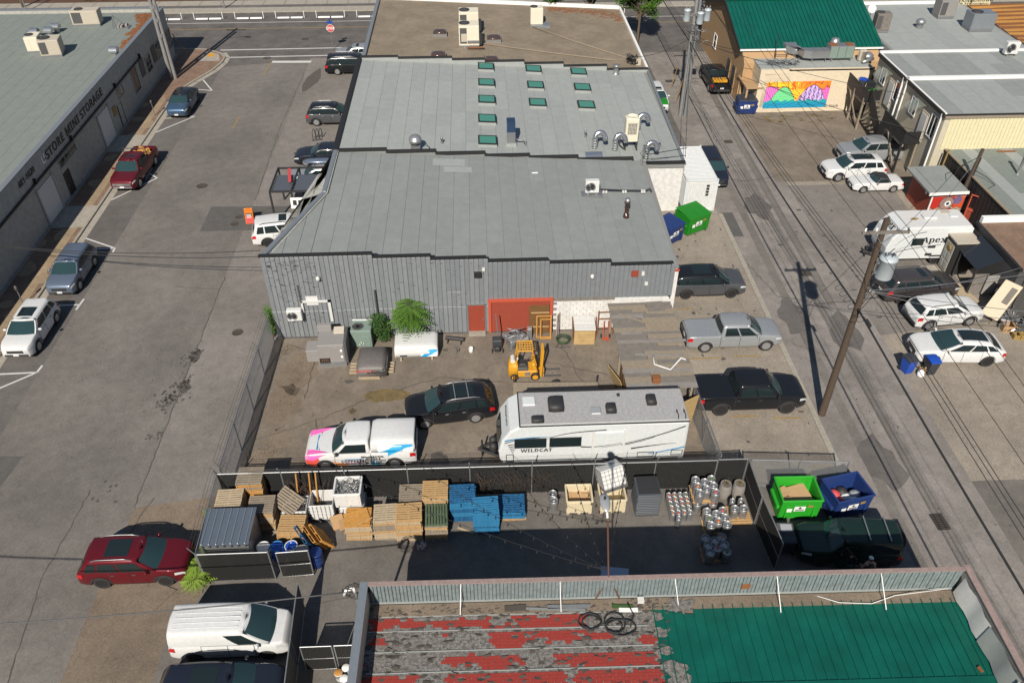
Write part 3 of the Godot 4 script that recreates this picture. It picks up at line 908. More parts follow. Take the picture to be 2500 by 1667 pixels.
	for q in [[-2.56,-54.0,0.4,"near the mushroom fan"],[7.97,-55.85,0.45,"left of the gooseneck vents"],[13.3,-54.6,0.45,"at the alley edge of the roof"],[12.1,-68.6,0.7,"at the back edge of the skylit roof"]]:
		var vp:=thing("vent_pipe","short grey vent pipe " + q[3],"roof vent",V(q[0],h.call(q[0]),q[1]),0.0,"vent pipes on the skylit roof")
		var rr:=0.07 if k < 3 else 0.22
		g = G.new()
		g.lathe([V2(rr*1.5,0),V2(rr,0.08),V2(rr,q[2]),V2(rr*1.3,q[2]),V2(rr*1.3,q[2]+0.1),V2(0.01,q[2]+0.14)],12)
		mi(vp,"pipe_stack",g.done(),mats.galv if k == 3 else mats.steel)
		k += 1
	# front hall's own roof equipment
	var hf:=func(x: float) -> float: return 5.33 - (x+9.65)*0.056
	var ms:=split_unit("roof_condenser","white condenser on a flat rack on the plain grey roof",V(7.35,hf.call(7.35)+0.1,-47.0),0.0,V(0.9,0.85,0.4))
	box(ms,"roof_rack",V(0,-0.03,0.1),V(1.35,0.1,0.7),mats.steel)
	pipe(ms,"line_set",[V(0.45,0.3,0),V(0.8,0.12,-0.2),V(2.2,0.0,-0.25),V(3.6,-0.08,-0.3),V(3.9,0.05,-0.35),V(4.0,-0.1,-0.2)],0.05,mats.plastic)
	for q in [0.8,0.98,2.1,2.26,3.35,3.5]: box(ms,"pipe_clip",V(q,0.0 - q*0.02,-0.2),V(0.12,0.16,0.18),mats.white_plastic)
	var fl:=thing("flue_pipe","dark brown flue pipe with pale cap on the plain grey roof","flue",V(9.2,hf.call(9.2),-44.2))
	g = G.new()
	g.lathe([V2(0.2,0),V2(0.18,0.25),V2(0.13,0.27),V2(0.13,0.95),V2(0.19,1.0),V2(0.19,1.1)],12)
	mi(fl,"flue",g.done(),paint("flue_brown",0.05,0.025,0.022))
	g = G.new()
	g.lathe([V2(0.14,1.1),V2(0.18,1.2),V2(0.16,1.32),V2(0.02,1.36)],12)
	mi(fl,"cap",g.done(),mats.galv)
	var sm:=thing("service_mast","thin electric service mast at the alley edge of plain grey roof","mast",V(11.35,hf.call(11.35),-51.2))
	rod(sm,"mast_pipe",V(0,0,0),V(0.05,1.5,0),0.06,mats.galv)
	pipe(sm,"weather_head",[V(0.05,1.5,0),V(0.1,1.65,0),V(0.25,1.6,0)],0.08,mats.steel)
	pipe(sm,"cable",[V(0.25,1.6,0),V(0.4,1.2,0.2),V(0.3,0.9,0.1),V(3.2,1.0,-0.6)],0.025,mats.wire)
	pipe(sm,"cable",[V(0.2,1.5,0.1),V(-0.2,1.0,0.1),V(0.2,0.6,0.2),V(3.2,0.4,-0.6)],0.02,mats.wire)

func rear_hall():
	var b:=thing("gravel_roof_building","long building with tan gravel roof and domed brown skylights","building")
	var h:=func(x: float) -> float: return 5.15 - (x+9.6)*0.055
	var g:=G.new()
	g.prism([V(-9.6,0,-69.6),V(15.0,0,-69.6),V(15.0,0,-86.0),V(-9.5,0,-86.0)],V(0,3.5,0))
	mi(b,"wall",g.done(),mats.beige_wall)
	g = G.new()
	g.prism([V(-9.55,3.5,-69.55),V(2,3.5,-69.55),V(2,3.5,-86.0),V(-9.5,3.5,-86.0)],V(0,0.8,0))
	mi(b,"wall",g.done(),mats.flashing)
	g = G.new()
	g.prism([V(-9.5,4.9,-69.5),V(15.0,3.55,-69.5),V(15.0,3.55,-86.0),V(-9.45,4.9,-86.0)],V(0,0.25,0))
	mi(b,"roof",g.done(),mats.roof_gravel)
	for s in [[-9.55,5.35,"flashing",0.3],[15.0,4.0,"white_trim",0.2]]: box(b,"parapet",V(s[0],s[1] - 0.2,-77.8),V(s[3],0.45,16.6),mats[s[2]])
	for i in 4: box(b,"parapet",V(-6.4+i*6.1,h.call(-6.4+i*6.1)+0.12,-86.05),V(6.1,0.42,0.25),mats.white_trim,V(0,0,-0.055))
	var deb:=[]
	for i in 260:
		var bx:=rd_(7.5,14.8)
		deb.append([bx,-85.6+absf(rng.randfn(0,0.8))+(maxf(0,bx - 11.5)*rng.randf()),rd_(0.06,0.25),rd_(0.05,0.14)])
	var dg:=G.new()
	for d in deb:
		var p:=blob(V2(d[0],d[1]),d[2],d[3],7,0.3)
		for i in p.size():
			var q: Vector2 = p[i]
			var r: Vector2 = p[(i+1) % p.size()]
			dg.tri(V(d[0],h.call(d[0])+0.03,d[1]),V(q.x,h.call(q.x)+0.012,q.y),V(r.x,h.call(r.x)+0.012,r.y))
	stuff(mi(b,"leaf_litter",dg.done(),mats.rust))
	for q in [[-3.2,-76.5],[-3.2,-70.9],[1.75,-75.6],[1.35,-70.2]]:
		var sk:=Node3D.new(); sk.name = "dome_skylight"; b.add_child(sk,true)
		sk.position = V(q[0],h.call(q[0]),q[1]+0.3)
		box(sk,"curb",V(0,0.12,0),V(1.3,0.3,1.05),mats.galv)
		g = G.new()
		g.smooth(0)
		var rings:=[]
		for k in 5:
			var t:=k/4.0
			var ring:=[]
			for c in [[-1,-1],[0,-1.05],[1,-1],[1.05,0],[1,1],[0,1.05],[-1,1],[-1.05,0]]: ring.append(V(c[0]*0.6*cos(t*1.35),0.27+0.24*sin(t*PI/2),c[1]*0.48*cos(t*1.35)))
			rings.append(ring)
		g.loft(rings,true,true)
		mi(sk,"dome",g.done(),paint("dome_brown",0.07,0.045,0.04,0.0,0.2))
	# units
	var k:=0
	for q in [[-74.0,1.75],[-77.6,1.75]]:
		var o:=hood_unit("rooftop_unit","tall cream rooftop unit, %s of the pair on gravel roof" % ["nearer" if k == 0 else "farther"],V(-0.5,h.call(-0.5),q[0]),0.0,V(1.8,q[1],1.5),"cream_unit","cream units on the gravel roof")
		box(o,"vent_panel",V(-0.45,0.9,0.77),V(0.5,0.7,0.03),mats.beige_unit)
		box(o,"outlet_rail",V(0.35,0.55,0.8),V(1.0,0.2,0.12),mats.steel)
		box(o,"meter_cluster",V(1.02,0.7,0.4),V(0.25,1.0,0.3),mats.plastic)
		if k == 0:
			box(o,"roof_curb",V(0,-0.12,0.35),V(1.9,0.3,1.4),mats.flashing)
		k += 1
	var rs:=sheet(b,"rust_stain",blob(V2(0,-72.9),0.85,0.22,14,0.3),4.79,"rust")
	var o:=hood_unit("rooftop_unit","single cream rooftop unit on sleepers near the street trees",V(6.0,h.call(6.0),-80.2),0.0,V(1.2,1.5,1.1),"cream_unit","cream units on the gravel roof",true,"cream_unit")
	box(o,"roof_curb",V(0.35,0.0,0.4),V(1.9,0.35,1.0),mats.flashing)
	for q in [[[5.4,-79.5],[8.9,-76.1],[13.8,-71.9]],[[0.6,-74.2],[6.9,-72.6],[12.1,-71.4],[13.7,-71.35]]]:
		var pts:=[]
		for v in q: pts.append(V(v[0],h.call(v[0])+0.07,v[1]))
		var cd:=pipe(self,"gas_line",pts,0.055,mats.wood_old)
		cd.set_meta("label","gas pipe on blocks running from %s over the gravel roof" % ["the single cream unit" if q.size() == 3 else "the pair of cream units"])
		cd.set_meta("category","pipe")
		cd.set_meta("group","gas pipes on the gravel roof")
	var wl:=thing("cable_tangle","tangle of cables and meters at the gravel roof's corner","cables",V(13.9,h.call(13.9),-71.0))
	for i in 7:
		var pts:=[]
		for j in 9: pts.append(V(rd_(-0.6,0.6),rd_(0.05,0.8),rd_(-0.7,0.7)))
		pipe(wl,"cable",pts,0.025,mats.wire,5)
	box(wl,"junction_box",V(0.5,0.25,0.3),V(0.4,0.6,0.3),mats.beige_unit)

func storage():
	var b:=thing("storage_building","long grey block building with dark lettering along its street wall","building")
	var X:=-30.7
	box(b,"wall",V(X - 0.15,2.5,-32.3),V(0.3,5.0,104.6),mats.block_wall)
	box(b,"wall",V(-52,2.5,-84.6),V(42.2,5.0,0.3),mats.block_wall)
	box(b,"roof_deck",V(-52,4.6,-32.4),V(42,0.1,104.1),mats.seam)
	roof_strips(b,-57.0,-31.05,18.0,-84.3,4.68,4.68,1.08,["roof_sage"],16.0)
	box(b,"roof_sheet",V(-65,4.68,-32.4),V(15.9,0.04,104.0),mats.roof_sage)
	box(b,"coping",V(X - 0.16,5.03,-32.3),V(0.38,0.07,104.7),mats.flashing)
	box(b,"coping",V(-52,5.03,-84.6),V(42.2,0.07,0.4),mats.flashing)
	box(b,"canopy_rail",V(X+0.06,3.45,-54),V(0.12,0.14,43),mats.black_trim)
	box(b,"footing",V(X+0.06,0.22,-40),V(0.12,0.2,90),mats.concrete_grey)
	for z in [-75.3,-68.5,-58.5,-51.8]: box(b,"bracket",V(X+0.12,3.65,z),V(0.2,0.4,0.12),mats.black_trim)
	var w:=PI/2
	for q in [[-83.8,2.2,1.5,1.8,2,3],[-80.4,2.4,1.3,1.5,2,3],[-77.2,2.3,1.4,1.5,2,3],[-73.2,2.3,1.4,2.1,2,2],[-69.4,2.75,1.5,0.75,2,1],[-57.3,2.85,3.2,0.62,3,1]]:
		window(b,V(X,q[1],q[0]),q[2],q[3],w,q[4],q[5],"block_wall")
	for q in [[-75.4,2.55,1.1,1.5],[-79.0,2.5,1.0,1.5]]: box(b,"louvre",V(X+0.03,q[1],q[0]),V(0.05,q[3],q[2]),mats.plastic_grey)
	for q in [[-64.9,2.3],[-52.9,2.4]]:
		var d:=Node3D.new(); d.name = "roller_door"; b.add_child(d,true)
		for k in 14: box(d,"slat",V(X+0.03,0.22+k*0.2,q[0]),V(0.05,0.19,q[1]),mats.white_plastic,O3,0.01)
		for s in [-1,1]: box(d,"jamb",V(X+0.04,1.55,q[0]+s*(q[1]/2+0.1)),V(0.1,3.0,0.16),mats.block_wall)
	for q in [[-68.3,"block_wall"],[-56.2,"black_trim"]]:
		var d:=Node3D.new(); d.name = "door"; b.add_child(d,true)
		box(d,"door_leaf",V(X+0.02,1.12,q[0]),V(0.04,1.95,0.85),mats[q[1]])
		for s in [-1,1]: box(d,"door_frame",V(X+0.04,1.12,q[0]+s*0.46),V(0.07,2.0,0.06),mats.plastic_grey)
		box(d,"handle",V(X+0.07,1.1,q[0]+0.3),V(0.05,0.08,0.08),mats.galv)
	text(b,"U",0.62,V(X+0.03,4.2,-54.0),V(0,w,0),mats.white_trim,false,"lettering",1.1)
	text(b,"-STORE MINI STORAGE",0.62,V(X+0.03,4.2,-60.1),V(0,w,0),mats.print_black,false,"lettering",1.3)
	text(b,"481-1020",0.42,V(X+0.03,4.3,-51.2),V(0,w,0),mats.print_black,false,"lettering",1.05)
	box(b,"notice_board",V(X+0.03,2.0,-67.15),V(0.04,0.75,0.7),mats.line_yellow)
	# roof equipment
	hood_unit("rooftop_unit","long beige rooftop unit near the road end of the sage roof",V(-36.7,4.7,-80.9),3.0,V(2.5,1.25,1.2),"beige_unit","units on the sage roof")
	hood_unit("rooftop_unit","grey topped rooftop unit beside the boxy unit on sage roof",V(-38.9,4.7,-74.2),8.0,V(1.1,1.2,1.5),"cream_unit","units on the sage roof",true,"cream_unit")
	hood_unit("rooftop_unit","boxy rooftop unit with dark coil on the sage roof",V(-37.0,4.7,-73.1),10.0,V(1.7,1.3,1.5),"beige_unit","units on the sage roof")
	var hl:=["leftmost of three behind the boxy unit","middle of three behind the boxy unit","farthest of three behind the boxy unit","alone beside the street wall"]
	var k:=0
	for q in [[-40.3,-77.6],[-39.15,-77.9],[-38.9,-78.9],[-31.5,-72.5]]:
		var o:=thing("hood_vent","shiny curved hood vent " + hl[k],"roof vent",V(q[0],4.7,q[1]),0.0,"hood vents on the sage roof")
		var g:=G.new()
		g.cyl(V(0,0,0),V(0,0.45,0),0.26,0.26,12)
		mi(o,"neck",g.done(),mats.galv)
		g = G.new()
		var pr:=[]
		for i in 9: pr.append(V(-0.33,0.55+0.32*sin(PI*i/8.0),0.36 - 0.72*i/8.0))
		pr.append(V(-0.33,0.4,-0.36)); pr.append(V(-0.33,0.4,0.36))
		g.prism(pr,V(0.66,0,0))
		mi(o,"hood",g.done(),mats.chrome)
		k += 1
	var an:=thing("antenna_sled","small antenna mast on a sled weighted with concrete blocks","antenna",V(-33.6,4.7,-79.9))
	box(an,"sled",V(0.3,0.05,0),V(1.5,0.08,0.9),mats.steel)
	rod(an,"mast_pipe",V(-0.2,0,0.2),V(-0.2,1.3,0.2),0.06,mats.galv)
	for q in [V(0.6,0.1,-0.2),V(-0.6,0.1,-0.3)]: rod(an,"stay",V(-0.2,1.2,0.2),q,0.03,mats.steel)
	for i in 5: box(an,"concrete_block",V(0.1+(i % 3)*0.3,0.2,-0.25+(i/3)*0.45),V(0.2,0.2,0.4),mats.concrete_grey)
	var dg:=G.new()
	for i in 260:
		var t:=rng.randf()
		var cx:=-31.3 - absf(rng.randfn(0,0.55))*(1.4 - t)
		var cz:=-83.6+t*t*9.5
		var p:=blob(V2(cx,cz),rd_(0.1,0.35),rd_(0.1,0.4),7,0.35)
		for j in p.size():
			var q: Vector2 = p[j]
			var r: Vector2 = p[(j+1) % p.size()]
			dg.tri(V(cx,4.75+rng.randf()*0.05,cz),V(q.x,4.725,q.y),V(r.x,4.725,r.y))
	stuff(mi(b,"leaf_litter",dg.done(),mats.rust))

func metal_roof(parent: Node,a: Vector3,ux: Vector3,uz: Vector3,n: int,m: String,rib:=0.05):
	# standing seam panels: a = corner,ux = whole width,uz = whole run; each panel is a piece
	var w:=ux/n
	var up:=uz.cross(ux).normalized()
	if up.y < 0: up = -up
	for i in n:
		var p:=a+w*i
		var g:=G.new()
		var e:=w*0.06
		g.prism([p+e*0.3,p+w - e*0.3,p+w - e*0.3+uz,p+e*0.3+uz],up*0.025)
		g.prism([p+e*0.3+up*0.025,p+e*1.6+up*0.025,p+e*1.6+uz+up*0.025,p+e*0.3+uz+up*0.025],up*rib)
		mi(parent,"roof_panel",g.done(),mats[m])

func restaurant():
	var b:=thing("restaurant_building","tan building with green metal gable roof and mural on its rear wall","building")
	box(b,"wall",V(29.9,1.95,-70.6),V(10.0,3.85,3.6),mats.cream_wall)
	box(b,"wall",V(26.5,1.75,-68.86),V(2.3,3.5,0.12),mats.cream_wall)
	box(b,"parapet",V(31.2,3.85,-68.88),V(7.6,0.2,0.16),mats.cream_wall)
	box(b,"flat_roof",V(29.9,3.9,-70.7),V(9.9,0.06,3.4),mats.roof_pale2)
	for i in 4: box(b,"roof_sheet",V(26.1+i*2.5,3.945,-70.7),V(2.46,0.02,3.36),mats.roof_pale)
	var g:=G.new()
	g.prism([V(24.0,0,-70.9),V(24.0,3.7,-70.9),V(24.0,4.5,-72.2),V(24.0,6.6,-78.6),V(24.0,4.4,-86.5),V(24.0,0,-86.5)],V(12.4,0,0))
	mi(b,"gable_wall",g.done(),mats.tan_wall)
	for i in 11: box(b,"clapboard",V(23.97,4.7+i*0.16,-78.5),V(0.05,0.14,10.5 - i*0.95),mats.tan_wall,O3,0.01)
	metal_roof(b,V(23.7,4.6,-71.9),V(13.1,0,0),V(0,2.15,-6.8),34,"green_roof")
	metal_roof(b,V(23.7,6.76,-78.75),V(13.1,0,0),V(0,-2.4,-8.2),34,"green_roof")
	box(b,"ridge_cap",V(30.2,6.84,-78.72),V(13.2,0.07,0.4),mats.green_roof)
	box(b,"gutter",V(30.2,4.56,-71.8),V(13.0,0.12,0.15),mats.white_trim)
	for s in [[4.6,-71.9,6.75,-78.7],[6.75,-78.7,4.4,-86.9]]:
		g = G.new()
		var d:=V(0,s[2] - s[0],s[3] - s[1])
		g.box(V(23.66,(s[0]+s[2])/2 - 0.02,(s[1]+s[3])/2),V(0.1,0.26,d.length()),Basis.looking_at(d))
		mi(b,"barge_board",g.done(),mats.black_trim)
	window(b,V(23.99,2.2,-80.8),1.0,1.3,-PI/2,1,2)
	for q in [[-75.2,0.9],[-73.4,0.8]]:
		box(b,"door_leaf",V(23.97,1.3,q[0]),V(0.08,2.4,q[1]),mats.plastic_grey)
		box(b,"door_leaf",V(23.95,1.3,q[0]+0.55),V(0.05,2.5,0.12),mats.tan_wall)
	box(b,"porch",V(24.6,2.3,-70.2),V(1.5,0.12,3.0),mats.tan_wall)
	for z in [-68.9,-71.3]: box(b,"porch_post",V(24.0,1.15,z),V(0.16,2.3,0.16),mats.tan_wall)
	box(b,"porch_wall",V(25.1,1.2,-70.0),V(0.12,2.4,2.3),mats.tan_wall)
	# mural,painted straight on the wall
	g = G.new()
	g.uvquad([V(25.66,0.36,-68.79),V(31.4,0.4,-68.79),V(31.4,2.84,-68.79),V(25.66,2.8,-68.79)],[V2(0,1),V2(1,1),V2(1,0),V2(0,0)])
	var mm:=mat("mural",1,1,1,0.85)
	mm.albedo_texture = mural_picture()
	mi(b,"mural",g.done(),mm)
	text(b,"K. Stark",0.24,V(31.95,0.5,-68.78),O3,mats.print_black,true,"signature",1.0,false)
	# roof plant
	var du:=thing("kitchen_duct","large bent galvanised duct lying on the flat roof above mural","duct",V(29.6,3.96,-70.9))
	g = G.new()
	var rings:=[]
	for q in [[-1.3,-1.6],[-1.35,-0.6],[-0.9,0.1],[0.0,0.3],[1.7,0.25]]:
		var t: int = rings.size()
		var n:=V(1,0,0) if t == 0 else (V(0.75,0,0.4) if t == 1 else (V(0.5,0,0.7) if t == 2 else V(0,0,0.75)))
		rings.append([V(q[0],0.35,q[1]) - n*0.6,V(q[0],1.0,q[1]) - n*0.6,V(q[0],1.0,q[1])+n*0.6,V(q[0],0.35,q[1])+n*0.6])
	g.loft(rings,true,true)
	mi(du,"duct_body",g.done(),mats.galv)
	for q in [-1.0,0.2,1.4]: rod(du,"duct_leg",V(q,0,0.65),V(q,0.4,0.6),0.04,mats.steel)
	for q in [0.3,1.1]: box(du,"strap",V(q,1.01,0.28),V(0.05,0.02,1.0),mats.steel)
	var hu:=thing("kitchen_hood_unit","rusty three panel make-up air unit on the flat roof above mural","air handler",V(32.4,3.96,-70.9))
	for i in 3:
		box(hu,"door_panel",V(-0.72+i*0.72,0.75,0.52),V(0.66,0.95,0.05),mats.green_unit,O3,0.02)
	box(hu,"cabinet",V(0,0.75,0),V(2.2,1.1,1.0),mats.steel,O3,0.03)
	for q in [-0.75,0.75]: box(hu,"rusty_lid",V(q,1.32,0),V(0.62,0.04,0.8),mats.rust)
	for q in [-0.8,0.9]: box(hu,"base_rail",V(q,0.1,0),V(0.12,0.2,1.2),mats.steel)
	var fl:=["behind the bent duct","tallest, behind the rusty unit","smallest, behind the rusty unit"]
	var k:=0
	for q in [[28.7,-71.6,0.42,0.95],[32.2,-71.9,0.4,1.5],[33.7,-71.7,0.3,1.1]]:
		var f:=thing("upblast_fan","round upblast fan " + fl[k],"exhaust fan",V(q[0],3.96,q[1]),0.0,"fans on the restaurant's flat roof")
		g = G.new()
		g.lathe([V2(q[2]*0.6,0),V2(q[2]*0.6,q[3]*0.5),V2(q[2],q[3]*0.55),V2(q[2]*1.05,q[3]*0.85),V2(q[2]*0.85,q[3]*0.9),V2(q[2]*0.8,q[3]),V2(0.02,q[3]*1.03)],16)
		mi(f,"fan_housing",g.done(),mats.galv)
		k += 1
	var tr:=thing("roof_clutter","dented galvanised ducts and vent box at the end of mural roof","ducts",V(34.4,3.96,-70.7))
	g = G.new(); g.bev(V(-0.1,0.5,0.3),V(0.7,0.9,0.35),0.04,Basis(Vector3.UP,0.2))
	mi(tr,"vent_box",g.done(),mats.beige_unit)
	for i in 5: box(tr,"louvre",V(-0.1 - 0.12+i*0.1,0.5,0.49),V(0.05,0.7,0.03),mats.plastic)
	g = G.new(); g.lathe([V2(0.1,0),V2(0.5,0.1),V2(0.55,0.35),V2(0.3,0.55),V2(0.05,0.6)],12)
	mi(tr,"turbine",g.done(),mats.galv,V(0.6,0,-0.2))
	pipe(tr,"duct",[V(0.9,0.2,0.4),V(0.3,0.25,0.9),V(-0.3,0.15,1.1)],0.15,mats.galv,8)
	var an:=thing("roof_antenna","thin antenna mast on a frame at the foot of green roof","antenna",V(27.0,3.96,-71.4))
	rod(an,"mast_pipe",V(-0.2,0,0),V(-0.2,2.2,0),0.03,mats.plastic)
	for q in [[-0.2,0.0],[0.8,0.0]]: rod(an,"frame_leg",V(q[0],0,0.2),V(q[0],0.6,0.2),0.03,mats.plastic)
	rod(an,"frame_rail",V(-0.3,0.35,0.2),V(1.0,0.35,0.2),0.03,mats.plastic)
	var wl:=thing("cable_tangle","fallen wires tangled at the edge of the mural roof","cables",V(27.0,3.96,-69.6))
	for i in 6:
		var pts:=[]
		for j in 8: pts.append(V(-1.2+j*0.34+rd_(-0.25,0.25),rd_(0.03,0.5),rd_(-0.5,0.6)))
		pipe(wl,"cable",pts,0.02,mats.wire,5)

func mural_picture() -> ImageTexture:
	var W:=480
	var H:=208
	var im:=Image.create(W,H,false,Image.FORMAT_RGB8)
	var ink:=Color(0.12,0.1,0.16)
	for y in H:
		for x in W:
			var u:=float(x)/W
			var v:=float(y)/H
			var c:=Color(0.98,0.76,0.2)
			var dx:=u - 0.49
			var dy:=(v - 0.52)*0.43
			var r:=sqrt(dx*dx+dy*dy)
			var a:=atan2(dy,dx)+sin(r*42.0)*0.09
			var ray:=fposmod(a/PI*9.0,1.0)
			if u > 0.5 and v < 0.28: c = Color(0.95,0.5,0.14)
			if ray < 0.42: c = Color(0.98,0.63,0.16) if u < 0.6 else Color(0.93,0.45,0.12)
			if u > 0.4 and u < 0.47 and v < 0.3 and ray > 0.3: c = Color(0.9,0.4,0.1)
			if absf(ray - 0.42) < 0.05 and r > 0.1: c = ink
			if r < 0.1: c = Color(0.99,0.78,0.22) if fposmod(r*36.0,1.0) > 0.3 else Color(0.93,0.55,0.12)
			var m1:=0.16+5.0*pow(u - 0.08,2)*(1.0 if u > 0.08 else 0.6)
			if u < 0.2 and v > m1:
				c = Color(0.86,0.45,0.78)
				if fposmod(u*34.0,1.0) < 0.14: c = ink
				if absf(v - m1) < 0.02: c = ink
			var m4:=0.16+4.0*pow(u - 1.02,2)+0.1*absf(sin(u*40.0))
			if u > 0.84 and v > m4:
				c = Color(0.88,0.42,0.76)
				if fposmod(sin(u*70.0+v*9.0)+v*9.0,1.0) < 0.16: c = ink
				if absf(v - m4) < 0.02: c = ink
			var m2:=0.18+14.0*pow(u - 0.29,2)
			if v > m2 and u < 0.5:
				c = Color(0.44,0.82,0.56)
				if fposmod(u*38.0+floor(v*15.0)*0.5,1.0) < 0.2 and fposmod(v*15.0,1.0) < 0.55: c = Color(0.1,0.3,0.2)
				if absf(v - m2) < 0.025: c = ink
			var m3:=0.13+12.5*pow(u - 0.74,2)
			if v > m3 and u > 0.48:
				c = Color(0.76,0.65,0.88)
				var pu:=fposmod(u*15.0,1.0) - 0.5
				var pv:=fposmod(v*3.6+floor(u*15.0)*0.3,1.0) - 0.5
				if absf(absf(pu)*1.3+absf(pv) - 0.45) < 0.07 or absf(pu) < 0.05: c = ink
				if absf(v - m3) < 0.022: c = ink
			var wv:=0.71+0.025*sin(u*52.0)+0.015*sin(u*23.0+1.0)
			if v > wv:
				c = Color(0.1,0.62,0.66) if v < 0.8 else Color(0.06,0.56,0.72)
				var row:=floor((v - wv)*19.0)
				if absf(fposmod((v - wv)*19.0+0.35*sin(u*60.0+row*2.1),1.0) - 0.5) < 0.1: c = Color(0.04,0.3,0.38)
			im.set_pixel(x,y,c)
	return ImageTexture.create_from_image(im)

func two_storey():
	var f:=thing("flat_roof_building","pale flat roofed building behind the green roofed restaurant","building")
	box(f,"wall",V(43.0,2.4,-75.5),V(12.6,4.8,15),mats.flashing)
	roof_strips(f,37.0,49.0,-68.2,-82.9,4.85,4.85,1.7,["roof_pale","roof_pale2"],9.0)
	box(f,"roof_deck",V(43.0,4.83,-75.6),V(12.5,0.04,14.8),mats.seam)
	box(f,"parapet",V(43.0,4.98,-82.9),V(12.6,0.3,0.2),mats.white_trim)
	hood_unit("rooftop_unit","square grey rooftop unit beneath the yellow sign board",V(45.3,4.9,-78.9),0.0,V(1.6,1.5,1.4),"grey_unit","units on the pale flat roof")
	hood_unit("rooftop_unit","blue grey rooftop unit beside the wooden striped roof",V(46.9,4.9,-75.3),0.0,V(2.2,1.4,1.6),"flashing","units on the pale flat roof",true,"flashing")
	hood_unit("rooftop_unit","brown rooftop unit leaning among pipes beside green roof",V(37.6,4.9,-75.2),-6.0,V(1.3,1.5,1.1),"wood_grey","units on the pale flat roof")
	var g:=G.new()
	var fv:=thing("fan_vent","small round fan vent in the middle of pale flat roof","roof vent",V(41.7,4.9,-75.9))
	g.lathe([V2(0.3,0),V2(0.3,0.4),V2(0.42,0.45),V2(0.42,0.65),V2(0.25,0.8),V2(0.02,0.85)],14)
	mi(fv,"vent_body",g.done(),mats.galv)
	var sd:=thing("satellite_dish","white satellite dish on a pole beside the brown unit","satellite dish",V(37.3,4.9,-77.2))
	rod(sd,"mast_pipe",O3,V(0,1.2,0),0.04,mats.galv)
	g = G.new(); g.lathe([V2(0.4,0.12),V2(0.25,0.04),V2(0.02,0.0)],14,Transform3D(Basis(Vector3.RIGHT,1.1),V(0,1.35,0)))
	mi(sd,"dish",g.done(),mats.white_plastic)
	# striped wooden pergola roof
	var p:=thing("wooden_pergola","rusty brown slatted pergola roof beyond the pale flat roof","pergola",V(52.0,4.75,-75.6))
	for i in 26: box(p,"slat",V(1.2,0.0,-7.0+i*0.55),V(7.4,0.1,0.4),mats.wood_orange if i % 2 else mats.rust,V(0,0.0,0.02*(i % 3)))
	for q in [-2.4,4.0]: box(p,"beam",V(q,-0.12,0.3),V(0.2,0.2,15),mats.black_trim)
	for q in [V(-2.4,-2.2,-7),V(-2.4,-2.2,7.6),V(4,-2.2,-7),V(4,-2.2,7.6)]: box(p,"post",q,V(0.2,4.2,0.2),mats.black_trim)
	var sb:=thing("sign_board","yellow restaurant sign board with phone number above the far roof","sign",V(49.9,4.55,-82.6))
	box(sb,"panel",V(-1.05,0.75,0),V(2.0,1.3,0.12),mats.yellow_wall)
	box(sb,"panel",V(1.0,0.75,0),V(1.9,1.3,0.12),mats.yellow_wall)
	for q in [-1.8,1.7]: box(sb,"post",V(q,-2.2,-0.1),V(0.12,4.7,0.12),mats.black_trim)
	text(sb,"TAKE OUT",0.3,V(-1.05,1.12,0.07),O3,mats.print_black)
	text(sb,"CATERING",0.34,V(-1.05,0.68,0.07),O3,mats.print_black)
	text(sb,"778-478-2273",0.34,V(-1.05,0.28,0.07),O3,mats.print_black,false,"lettering",0.85)
	text(sb,"Ashoka",0.5,V(1.0,0.8,0.07),O3,mats.print_black,true,"lettering",0.9)
	box(sb,"name_strip",V(1.0,0.32,0.07),V(1.6,0.22,0.02),mats.print_black)
	text(sb,"INDIAN CUISINE",0.18,V(1.0,0.32,0.085),O3,mats.yellow_wall)
	# two-storey block
	var b:=thing("two_storey_building","two storey beige building with grey roof and yellow end wall","building")
	box(b,"wall",V(47,2.9,-60.9),V(25.6,5.8,12.2),mats.beige_wall)
	box(b,"end_wall",V(47.2,4.4,-54.8),V(25.2,2.7,0.1),mats.yellow_wall)
	for i in 46: box(b,"clapboard",V(35.0+i*0.28,4.4,-54.73),V(0.25,2.6,0.03),mats.yellow_wall,O3,0.008)
	for s in [[-54.8,-61.1],[-61.5,-67.0]]:
		box(b,"roof_deck",V(47,5.84,(s[0]+s[1])/2),V(25.8,0.06,s[0] - s[1]),mats.seam)
		roof_strips(b,34.2,50.0,s[0] - 0.1,s[1]+0.1,5.88,5.88,1.3,["roof_grey2","roof_grey2","roof_pale2"],12.0)
		box(b,"gutter",V(34.15,5.92,(s[0]+s[1])/2),V(0.14,0.1,s[0] - s[1]),mats.white_trim)
		box(b,"fascia",V(34.05,5.78,(s[0]+s[1])/2),V(0.08,0.3,s[0] - s[1]),mats.black_trim)
	box(b,"fire_wall",V(47,5.98,-61.3),V(25.8,0.22,0.36),mats.white_trim)
	box(b,"fire_wall",V(47,5.95,-67.05),V(25.8,0.2,0.25),mats.white_trim)
	box(b,"fascia",V(47,5.72,-54.7),V(25.8,0.24,0.14),mats.wood_old)
	box(b,"fascia",V(47,5.87,-54.68),V(25.8,0.07,0.16),mats.black_trim)
	for q in [[-65.4,4.5,0.9,1.2],[-62.4,4.4,1.0,1.5],[-59.4,4.5,1.0,1.3],[-56.0,4.4,1.0,1.7]]: window(b,V(34.18,q[1],q[0]),q[2],q[3],-PI/2,2,1)
	for q in [-63.6,-57.4]:
		box(b,"door_leaf",V(34.15,3.75,q),V(0.1,2.0,0.9),mats.white_plastic)
		box(b,"door_frame",V(34.17,3.8,q),V(0.06,2.2,1.1),mats.beige_unit)
